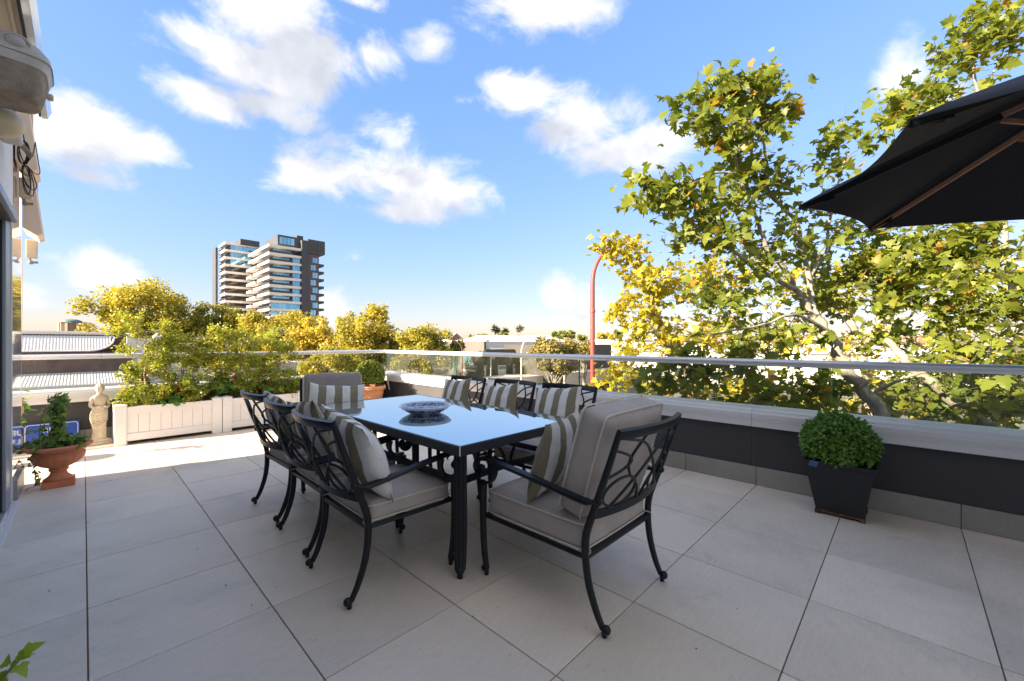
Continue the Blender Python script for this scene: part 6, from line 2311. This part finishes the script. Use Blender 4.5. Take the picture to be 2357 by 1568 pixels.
# billboard
bb = thing('billboard', 'black and white billboard behind the planter shrubs', 'sign', (0, YB - 0.5, GZ))
q0, q1 = at_y(385, 790, YB - 0.5), at_y(465, 820, YB - 0.5)
obj('frame', MB().box(q0.x, q1.x, 0, 0.1, q1.z - GZ - 0.4, q0.z - GZ, 0.01), M_WHITE_B, bb, smooth=False)
obj('panel', MB().box(q0.x + 0.06, q1.x - 0.06, -0.012, -0.001, q1.z - GZ - 0.34, q0.z - GZ - 0.06), M_SEAL, bb, smooth=False)
obj('picture', MB().lathe([(0.001, 0), (0.28, 0.0), (0.28, 0.008)], 18, (0, 0, 0)), M_WHITE, bb, loc=((q0.x + q1.x) / 2, -0.02, (q0.z + q1.z) / 2 - GZ - 0.1), rot=(R(90), 0, 0))
for x in (q0.x + 0.3, q1.x - 0.3):
    obj('leg', MB().box(x - 0.05, x + 0.05, 0.02, 0.09, 0, q1.z - GZ - 0.401), M_WHITE_B, bb, smooth=False)

# roofs beyond on the left
rb2 = thing('low_building', 'grey metal roofed building behind the corrugated roof', 'building', (0, 60, GZ))
q0, q1 = at_y(-40, 757, 60), at_y(192, 768, 60)
obj('wall', MB().box(q0.x, q1.x - 0.5, 0.2, 9, 0, q1.z - GZ - 0.8), M_BRICK, rb2, smooth=False)
obj('roof', MB().prism([(-0.4, q1.z - GZ - 0.75), (5.0, q0.z - GZ), (9.5, q1.z - GZ - 0.75)], 0, q0.x, q1.x), M_GREYROOF, rb2, smooth=False)
rb3 = thing('low_building', 'red tiled roof showing right of the grey roof', 'building', (0, 66, GZ))
q0, q1 = at_y(186, 761, 66), at_y(245, 768, 66)
obj('wall', MB().box(q0.x, q1.x, 0.2, 7, 0, q1.z - GZ - 0.6), M_CREAM, rb3, smooth=False)
obj('roof', MB().prism([(-0.4, q1.z - GZ - 0.6), (3.5, q0.z - GZ), (7.5, q1.z - GZ - 0.6)], 0, q0.x, q1.x), M_TILE_R, rb3, smooth=False)
dm_ = thing('domed_building', 'drum shaped building with a green copper dome on the left skyline', 'building', (0, 0, GZ))
c0 = P(166, 757, 95)
dm_.location = (c0.x, c0.y, GZ)
rd = 38 * 95 * 0.46 / FPX * 1.35
zt_ = P(166, 742, 95).z - GZ
obj('drum', MB().lathe([(rd, 0), (rd, zt_ - 0.25), (rd * 1.05, zt_ - 0.2), (rd * 1.05, zt_)], 8), M_SAND, dm_, smooth=False)
for k_ in range(8):
    a = 2 * math.pi * (k_ + 0.5) / 8
    obj('pilaster', MB().box(-0.22, 0.22, -0.1, 0.1, 0, zt_ - 0.26, M=Matrix.Translation((rd * 0.95 * math.cos(a), rd * 0.95 * math.sin(a), 0)) @ Matrix.Rotation(a + PI / 2, 4, 'Z')), M_CREAM, dm_, smooth=False)
zd = P(166, 735, 95).z - GZ
obj('dome', MB().lathe([(rd * 0.72, zt_), (rd * 0.70, zt_ + 0.25), (rd * 0.60, zt_ + (zd - zt_) * 0.6), (rd * 0.35, zt_ + (zd - zt_) * 0.93), (0.01, zd)], 24), M_COPPER, dm_)

# ------------------------------------------------------------------ right of centre: grey building with the blue emblem
CX0, CY0 = 30.5, 33.2
gbd = thing('shop_building', 'grey rendered corner building with a teal emblem and sash windows', 'building', (CX0, CY0, GZ))
ztop = 0.45 - GZ
obj('side_wall', MB().box(0, 0.3, 0.31, 16.0, 0, ztop + 0.9), M_TAUPE, gbd, smooth=False)
obj('front_wall', MB().box(0, 19.0, 0, 0.3, 0, ztop), M_DGREY, gbd, smooth=False)
obj('upper_wall', MB().box(0.3, 19.0, 3.2, 12.0, 0, ztop + 0.9), M_WHITE_B, gbd, smooth=False)
obj('wall_coping', MB().box(-0.1, 0.42, -0.1, 16.0, ztop + 0.902, ztop + 1.08, 0.01), M_WHITE_B, gbd, smooth=False)
hip = MB()
zr0, zr1 = ztop + 0.0, 2.25 - GZ
hip.add([(3.2, 2.6, zr0), (24.0, 2.6, zr0), (24.0, 14.0, zr0), (3.2, 14.0, zr0), (6.2, 8.0, zr1), (21.0, 8.0, zr1)], [(0, 1, 5, 4), (1, 2, 5), (2, 3, 4, 5), (3, 0, 4), (3, 2, 1, 0)])
obj('roof', hip, M_WMETAL, gbd, smooth=False)
for (pa_, pb_2, py0, py1) in ((1146.8, 1163, 843, 866), (1181, 1195.5, 840.5, 862.5), (1213, 1229, 839, 861)):
    a, b = at_y(pa_, py0, CY0), at_y(pb_2, py1, CY0)
    wn = obj('window', MB().box(a.x - CX0 - 0.06, b.x - CX0 + 0.06, -0.06, -0.002, b.z - GZ - 0.08, a.z - GZ + 0.08, 0.01), M_WHITE_B, gbd, smooth=False)
    h3 = (a.z - b.z) / 3
    for j in range(3):
        obj('pane', MB().box(a.x - CX0 + 0.03, b.x - CX0 - 0.03, -0.075, -0.061, b.z - GZ + j * h3 + 0.03, b.z - GZ + (j + 1) * h3 - 0.03), M_LAMPG if j < 2 else M_GREYROOF, wn, smooth=False)
dp = at_y(1128, 830, CY0)
obj('downpipe', MB().tube([(dp.x - CX0, -0.1, ztop - 0.5), (dp.x - CX0, -0.1, 3.6), (dp.x - CX0 - 0.5, -0.1, 3.4), (dp.x - CX0 - 0.5, -0.1, 0)], 0.09, 8), M_WHITE_B, gbd)
M_TEAL = plain('teal_sign', (0.01, 0.20, 0.25), None, 3, 0.5)
# emblem: two interlocked zigzag letters on the lit side wall (faces -X)
r_ = ray(1080, 832)
dE = CX0 / r_.x
eY, eZ = r_.y * dE - CY0, CAM_H + r_.z * dE - GZ
em = MB()
s = 0.60


def bar(y0, z0, y1, z1, w=0.22):
    d = Vector((0, y1 - y0, z1 - z0))
    L_ = d.length
    a = math.atan2(z1 - z0, y1 - y0)
    em.box(-0.04, 0.0, -L_ / 2 - w / 2, L_ / 2 + w / 2, -w / 2, w / 2, M=Matrix.Translation((-0.005, (y0 + y1) / 2, (z0 + z1) / 2)) @ Matrix.Rotation(a, 4, 'X'))


for (y0, z0, y1, z1) in ((1.2, 0.2, 0.9, 1.5), (0.9, 1.5, 0.4, 0.3), (0.4, 0.3, 0.2, 1.5), (0.45, 0.1, 0.35, -1.0), (0.35, -1.0, -0.5, -0.9), (-0.5, -0.9, -0.4, 0.1), (-0.4, 0.1, 0.45, 0.05)):
    bar(y0 * s, z0 * s, y1 * s, z1 * s)
obj('emblem', em, M_TEAL, gbd, smooth=False, loc=(0, eY, eZ))
# striped ledge below
obj('name_strip', MB().box(-0.03, -0.004, eY - 1.1, eY + 1.1, eZ - 1.12, eZ - 0.92), M_WHITE, gbd, smooth=False)
# awning roof in front of the grey building
q0, q1 = at_y(1172, 872, 29.0), at_y(1250, 886, 29.0)
av = thing('shop_awning', 'pale flat awning roof in front of the grey building windows', 'awning', (0, 29.0, GZ))
obj('roof_sheet', MB().box(q0.x, q1.x, 0, 3.9, q0.z - GZ - 0.1, q0.z - GZ, 0.01), M_WMETAL, av, smooth=False)
obj('fascia', MB().box(q0.x, q1.x, -0.12, -0.002, q0.z - GZ - 0.8, q0.z - GZ + 0.05, 0.01), M_CREAM, av, smooth=False)
for x in (q0.x + 0.2, q1.x - 0.2):
    obj('post', MB().box(x - 0.06, x + 0.06, 0.02, 0.14, 0, q0.z - GZ - 0.11), M_WHITE_B, av, smooth=False)
# shop with lettering on its fascia
sp_ = thing('corner_shop', 'shop with pale fascia and dark lettering left of the red post', 'building', (0, 27.0, GZ))
q0, q1 = at_y(1282, 858, 27.0), at_y(1420, 872, 27.0)
obj('wall', MB().box(q0.x, q1.x, 0.8, 8, 0, 7.0), M_DGREY, sp_, smooth=False)
obj('shop_window', MB().box(q0.x + 0.3, q1.x - 0.3, 0.70, 0.79, 0.4, q1.z - GZ - 0.1), M_WIN, sp_, smooth=False)
obj('fascia', MB().box(q0.x, q1.x, -1.0, -0.85, q1.z - GZ, q0.z - GZ, 0.01), M_CREAM, sp_, smooth=False)
obj('awning_roof', MB().box(q0.x, q1.x, -0.849, 0.79, q0.z - GZ - 0.12, q0.z - GZ - 0.02), M_WMETAL, sp_, smooth=False)
tq = at_y(1334, 869.5, 26.0)
text_mesh('lettering', 'AMBOS', 0.20, sp_, (tq.x, -1.01, tq.z - GZ + 0.02), (R(90), 0, 0), M_SEAL, 0.004, 0.004)
obj('sign_line', MB().box(tq.x - 0.2, tq.x + 0.2, -1.012, -1.003, tq.z - GZ - 0.09, tq.z - GZ - 0.05), M_SEAL, sp_, smooth=False)
for x in [q0.x + 0.4 + i * 1.2 for i in range(6)]:
    if x < q1.x - 0.2:
        obj('mullion', MB().box(x - 0.04, x + 0.04, 0.66, 0.695, 0.3, q1.z - GZ - 0.05), M_WHITE_B, sp_, smooth=False)
# beige building left of the grey one
q0, q1 = at_y(1005, 800, 52), at_y(1090, 800, 52)
be = thing('low_building', 'beige side building with car park left of the teal emblem', 'building', (0, 52, GZ))
obj('wall', MB().box(q0.x, q1.x, 0, 10, 0, 5.4), M_CREAM, be, smooth=False)
obj('roof', MB().box(q0.x - 0.2, q1.x + 0.2, -0.3, 10.2, 5.402, 5.7, 0.02), M_WHITE_B, be, smooth=False)
for i in range(4):
    x = q0.x + 0.8 + i * (q1.x - q0.x - 1.6) / 4
    obj('window', MB().box(x, x + 1.3, -0.05, -0.002, 1.2, 4.2), M_WIN, be, smooth=False)
# roof-top air conditioner
ac = thing('air_conditioner', 'white rooftop air conditioning unit with two fans', 'air conditioner')
c0 = P(1131 - 70, 788, 60)
ac.location = (c0.x, c0.y, c0.z - 1.9)
obj('case', MB().box(-0.75, 0.75, -0.4, 0.4, 0, 2.0, 0.03), M_WHITE_B, ac, smooth=False, rot=(0, 0, YAW - PI / 2))
for z in (0.5, 1.45):
    fb_ = MB().lathe([(0.001, 0), (0.34, 0), (0.36, 0.03), (0.40, 0.03), (0.40, 0)], 18)
    f_ = obj('fan', fb_, M_SIREN2, ac)
    v = Matrix.Rotation(YAW - PI / 2, 4, 'Z') @ Vector((-0.15, -0.42, z))
    f_.location = v
    f_.rotation_euler = (R(90), 0, YAW - PI / 2)
obj('stand', MB().box(-0.6, 0.6, -0.3, 0.3, -1.2, -0.001), M_GREYROOF, ac, smooth=False, rot=(0, 0, YAW - PI / 2))

# shops below the autumn trees
M_ORANGE = plain('orange_sign', (0.75, 0.14, 0.03), None, 2, 0.5)
M_PURPLE = plain('purple_sign', (0.35, 0.06, 0.42), None, 2, 0.5)
shops = [(560, 640, 'brick shopfront with tall windows behind the second planter', M_BRICK, None), (642, 705, 'cream shopfront with white awning behind the second planter', M_CREAM, None), (706, 742, 'brown fascia shopfront left of the orange sign', M_BRICK, None),
         (743, 800, 'shopfront with an orange sign under the street trees', M_WHITE_B, M_ORANGE), (801, 860, 'shopfront with a purple sign behind the corner topiary', M_TAUPE, M_PURPLE)]
for i, (a, b, lab, m, sg_) in enumerate(shops):
    Y_ = 64.0
    q0, q1 = at_y(a, 838, Y_), at_y(b, 838, Y_)
    s_ = thing('shopfront', lab, 'shop', (0, Y_, GZ), group='shops under the street trees')
    hh = at_y(a, 832 + (i % 2) * 3, Y_).z - GZ
    obj('wall', MB().box(q0.x, q1.x - 0.02, 0, 8, 0, hh), m, s_, smooth=False)
    obj('awning', MB().box(q0.x, q1.x - 0.05, -1.6, -0.002, hh - 1.05, hh - 0.85), M_WHITE_B, s_, smooth=False)
    nw = max(2, int((q1.x - q0.x) / 1.3))
    for k_ in range(nw):
        w_ = (q1.x - q0.x) / nw
        obj('window', MB().box(q0.x + k_ * w_ + 0.12, q0.x + (k_ + 1) * w_ - 0.12, -0.06, -0.003, 0.5, hh - 1.2), M_WIN, s_, smooth=False)
    if sg_:
        mx = q0.x + (q1.x - q0.x) * 0.62
        obj('sign_panel', MB().box(mx, q1.x - 0.3, -1.72, -1.61, hh - 1.6, hh - 0.9), sg_, s_, smooth=False)

# stone gabled house on the skyline
ch = thing('gabled_house', 'stone house with a steep grey gable roof on the skyline', 'house')
c0 = P(1042, 781, 105)
ch.location = (c0.x, c0.y, GZ)
ch.rotation_euler = (0, 0, R(-25))
zw, zr = c0.z - GZ, P(1042, 768, 105).z - GZ
obj('wall', MB().box(-1.8, 1.8, -4, 4, 0, zw), M_SAND, ch, smooth=False)
obj('gable', MB().prism([(-1.8, zw + 0.002), (1.8, zw + 0.002), (0, zr - 0.1)], 1, -3.98, 3.98), M_SAND, ch, smooth=False)
for s in (-1, 1):
    mb = MB().add([(0, -4.3, zr + 0.05), (0, 4.3, zr + 0.05), (s * 2.2, 4.3, zw - 0.3), (s * 2.2, -4.3, zw - 0.3), (0, -4.3, zr - 0.1), (0, 4.3, zr - 0.1), (s * 2.2, 4.3, zw - 0.45), (s * 2.2, -4.3, zw - 0.45)], [(0, 1, 2, 3), (7, 6, 5, 4), (0, 3, 7, 4), (1, 5, 6, 2), (2, 6, 7, 3), (0, 4, 5, 1)])
    obj('roof_slope', mb, M_GREYROOF, ch, smooth=False)
obj('window', MB().box(-0.35, 0.35, -4.05, -4.002, zw - 1.6, zw - 0.4), M_WIN, ch, smooth=False)
c2 = P(1002, 775, 120)
ch2 = copy_tree(ch)
ch2.location = (c2.x, c2.y, GZ)
ch2.rotation_euler = (0, 0, R(70))
ch2['label'] = 'stone house with its long grey roof side turned this way behind the golden tree'

# ------------------------------------------------------------------ hill with houses and trees
hm = MB()
nx, ny = 60, 14
vs, fs = [], []


def hill_z(t, d):
    """t: bearing parameter 0..1 left to right, d: distance"""
    k = max(0.0, min(1.0, (d - 110) / 240))
    k = k * k * (3 - 2 * k)
    return GZ + k * (10.5 + 3.0 * math.sin(t * 9) + 2.0 * math.sin(t * 23 + 1)) * (0.35 + 0.65 * min(1, max(0, (t - 0.05) * 2.2)))


for j in range(ny + 1):
    d = 100 + 420 * (j / ny) ** 1.3
    for i in range(nx + 1):
        t = i / nx
        px = 860 + 2100 * t
        r = ray(px, 788.5)
        p = Vector((r.x, r.y, 0)) * d
        vs.append((p.x, p.y, hill_z(t, d) - 0.05))
for j in range(ny):
    for i in range(nx):
        o = j * (nx + 1) + i
        fs.append((o, o + 1, o + nx + 2, o + nx + 1))
hm.add(vs, fs)
M_HILL = plain('hill_ground', (0.11, 0.11, 0.05), (0.17, 0.14, 0.09), 0.02, 0.95, coord='World')
tag(obj('hill', hm, M_HILL, ang=80), kind='structure')
rs = random.Random(17)
hcol = [M_WHITE_B, M_CREAM, M_WHITE_B, M_SAND]
rcol = [M_WMETAL, M_TILE_R, M_GREYROOF, M_WMETAL]
spots = []
k = 0
words = ['white', 'cream', 'pale', 'sand coloured']
rw = ['white roof', 'red tiled roof', 'grey roof', 'pale metal roof']
where = [(1108, 'left of the hillside palms'), (1150, 'below the round green tree'), (1178, 'just right of the round green tree'), (1215, 'behind the white street lamp'), (1250, 'left of the red post above the gum tree'), (1300, 'above the gum tree crown'), (1330, 'close left of the red post'),
         (1395, 'right of the red post'), (1425, 'between the red post and sunlit leaves'), (1460, 'seen through the sunlit plane tree'), (1520, 'behind the sunlit plane tree'), (1600, 'in a gap of the plane tree leaves'), (1690, 'low between the plane trees'), (1800, 'behind the leaning trunk'), (1950, 'right of the leaning trunk'), (2100, 'far right between leaves')]
for (px, wh) in where:
    d = rs.uniform(150, 300) if px > 1230 else rs.uniform(190, 300)
    t = (px - 860) / 2100
    r = ray(px, 788.5)
    p = Vector((r.x, r.y, 0)) * d
    z = hill_z(t, d) - 0.3
    ci = k % 4
    h = thing('hillside_house', '%s hillside house with %s %s' % (words[ci], rw[ci], wh), 'house', (p.x, p.y, z), rs.uniform(-0.5, 0.5) + YAW, group='houses on the hillside')
    w_, l_, hh = rs.uniform(3.5, 5.5), rs.uniform(5, 9), rs.uniform(2.8, 4.6)
    obj('wall', MB().box(-l_, l_, -w_, w_, -1.5, hh), hcol[ci], h, smooth=False)
    obj('roof', MB().prism([(-w_ - 0.5, hh + 0.002), (w_ + 0.5, hh + 0.002), (0, hh + rs.uniform(1.6, 2.6))], 0, -l_ - 0.4, l_ + 0.4), rcol[ci], h, smooth=False)
    for s in range(3):
        obj('window', MB().box(-l_ + 1 + s * 3, -l_ + 2.2 + s * 3, w_ + 0.003, w_ + 0.06, 0.8, 2.2), M_WIN, h, smooth=False)
        obj('window', MB().box(-w_ * 0 - l_ - 0.06, -l_ - 0.003, -w_ + 1 + s * 2.4, -w_ + 2.0 + s * 2.4, 0.8, 2.2), M_WIN, h, smooth=False)
    k += 1
# big white flat building on the hill
wf = thing('hillside_block', 'flat white block with a chimney on the hill crest behind the white lamp', 'building')
c0 = P(1245, 781, 240)
wf.location = (c0.x, c0.y, c0.z - 6)
wf.rotation_euler = (0, 0, YAW - PI / 2)
obj('wall', MB().box(-9, 8, -4, 4, 0, 7.4), M_WHITE_B, wf, smooth=False)
obj('parapet', MB().box(-9.2, 8.2, -4.2, 4.2, 7.402, 8.0), M_WHITE_B, wf, smooth=False)
obj('chimney', MB().box(0, 1.2, -1, 0, 8.002, 11.5), M_GREYROOF, wf, smooth=False)
for i in range(5):
    obj('window', MB().box(-8 + i * 3.2, -6.2 + i * 3.2, -4.06, -4.003, 3.5, 5.2), M_WIN, wf, smooth=False)
# palms
M_PALM = leaf_mat('palm_frond', (0.06, 0.075, 0.02), (0.14, 0.13, 0.04), None, 0.2, 0.6)
for i, (px, py, d, lab) in enumerate(((1140.5, 758, 230, 'tallest left palm of the hillside group'), (1147, 763, 245, 'smaller palm close beside the leftmost one'), (1163, 764.5, 235, 'middle palm on the hillside skyline'), (1196, 757.5, 250, 'slender palm standing apart above the white lamp'))):
    c0 = P(px, py, d)
    z0 = hill_z((px - 860) / 2100, d) - 0.5
    pm_ = thing('palm_tree', lab, 'palm tree', (c0.x, c0.y, z0), group='palms on the hillside')
    h = c0.z - z0
    obj('trunk', MB().tube([(0, 0, 0), (0.1, 0, h * 0.5), (0, 0, h)], [0.28, 0.2, 0.18], 7), M_BARK, pm_)
    rs2 = np.random.default_rng(90 + i)
    n = 90
    d_ = unit(rs2.normal(size=(n, 3)) + np.array([0, 0, 0.1]))
    leaf_mesh('crown', 'frond', np.tile(np.array([[0, 0, h]]), (n, 1)) + d_ * 0.3, unit(rs2.normal(size=(n, 3))), d_, rs2.uniform(1.6, 2.8, n) * (1.2 if i != 1 else 0.8), rs2.random(n), M_PALM, pm_)
# hill trees
gH = 'trees on the hillside'
ht = [(1090, 779, 160, 16, 9, 'bushy green hill tree left of the air conditioner side'), (1112, 777, 170, 15, 9, 'green hill tree right of the rooftop air conditioner'), (1131, 781, 175, 12, 7, 'low hill tree in front of the palms'),
      (1158, 774, 190, 15, 8, 'round dark green tree on the hill crest'), (1192, 780, 200, 10, 6, 'small hill tree below the slender palm'), (1285, 772, 185, 16, 11, 'feathery hill tree behind the gum tree'), (1310, 771, 190, 16, 11, 'tall hill tree left of the red post'),
      (1338, 778, 200, 12, 7, 'hill tree just left of the red post'), (1395, 774, 150, 22, 10, 'yellow hill tree right of the red post'), (1420, 771, 190, 16, 10, 'grey green hill tree between post and sunlit leaves'), (1470, 778, 180, 22, 10, 'hill tree behind the sunlit plane tree'),
      (1540, 776, 170, 26, 11, 'broad hill tree in the gap of plane leaves'), (1620, 777, 180, 26, 11, 'hill tree low behind the plane branches'), (1710, 776, 180, 28, 12, 'hill tree behind the plane tree limb'), (1810, 777, 180, 28, 12, 'hill tree left of the leaning trunk'),
      (1930, 777, 190, 28, 12, 'hill tree right of the leaning trunk'), (2050, 777, 190, 28, 12, 'hill tree below the umbrella tip'), (2180, 777, 190, 28, 12, 'hill tree behind the right plane tree'), (1050, 784, 150, 14, 6, 'low green tree beside the stone gable'), (1235, 782, 210, 10, 5, 'shrubby hill tree below the white block')]
for i, (px, py, d, rx, ry, lab) in enumerate(ht):
    far_tree('hill_tree', lab, px, py, d, rx, ry, 900, M_LEAF_AUT if 'yellow' in lab else M_LEAF_HILL, 200 + i, gH, 0.95, 0.1, 1.0, bottom=hill_z((px - 860) / 2100, d) - 0.6, nclump=14, trunk_r=0.25)
# distant rows of pale commercial roofs between the hill and the street
for i, (px0, px1, py, d, lab) in enumerate(((1385, 1470, 795, 85, 'long white roofed shed right of the red post'), (1480, 1640, 800, 75, 'white flat roofed shop row behind the sunlit plane tree'), (1650, 1850, 803, 70, 'pale warehouse behind the plane limbs'), (1860, 2060, 806, 66, 'white warehouse right of the leaning trunk'), (2070, 2330, 809, 62, 'white building far right behind the leaves'), (1345, 1384, 800, 70, 'white shed directly behind the red post'))):
    a, b = P(px0, py, d), P(px1, py, d)
    w_ = (b - a).length / 2
    c0 = (a + b) / 2
    sh = thing('shed', lab, 'building', (c0.x, c0.y, GZ), YAW - PI / 2 + R(-6 + 3 * i), group='pale sheds beyond the street')
    hh = c0.z - GZ
    obj('wall', MB().box(-w_, w_, 0, 14, 0, hh - 0.6), M_WHITE_B, sh, smooth=False)
    obj('roof', MB().prism([(-0.4, hh - 0.598), (14.4, hh - 0.598), (7.0, hh + 0.9)], 0, -w_ - 0.3, w_ + 0.3), M_WMETAL, sh, smooth=False)
    nn = max(2, int(w_ / 1.8))
    for s in range(nn):
        x = -w_ + (s + 0.5) * 2 * w_ / nn
        obj('window', MB().box(x - 0.6, x + 0.6, -0.06, -0.003, 1.0, 2.6), M_WIN, sh, smooth=False)
# fallen bits of bark and leaf on the tiles
rs = random.Random(31)
lt_ = MB()
for i in range(130):
    x, y = rs.uniform(-0.3, 4.0), rs.uniform(0.1, 6.6)
    a, s_ = rs.uniform(0, PI), rs.uniform(0.003, 0.009)
    c_, n_ = math.cos(a) * s_, math.sin(a) * s_
    w_ = rs.uniform(0.25, 0.6)
    lt_.add([(x - c_, y - n_, 0.0012), (x - n_ * w_, y + c_ * w_, 0.003), (x + c_, y + n_, 0.0012), (x + n_ * w_, y - c_ * w_, 0.003)], [(0, 1, 2, 3)])
tag(obj('leaf_litter', lt_, M_TWIG, fix=False, smooth=False), 'tiny dark specks of leaf litter scattered over the terrace tiles', 'litter', kind='stuff')
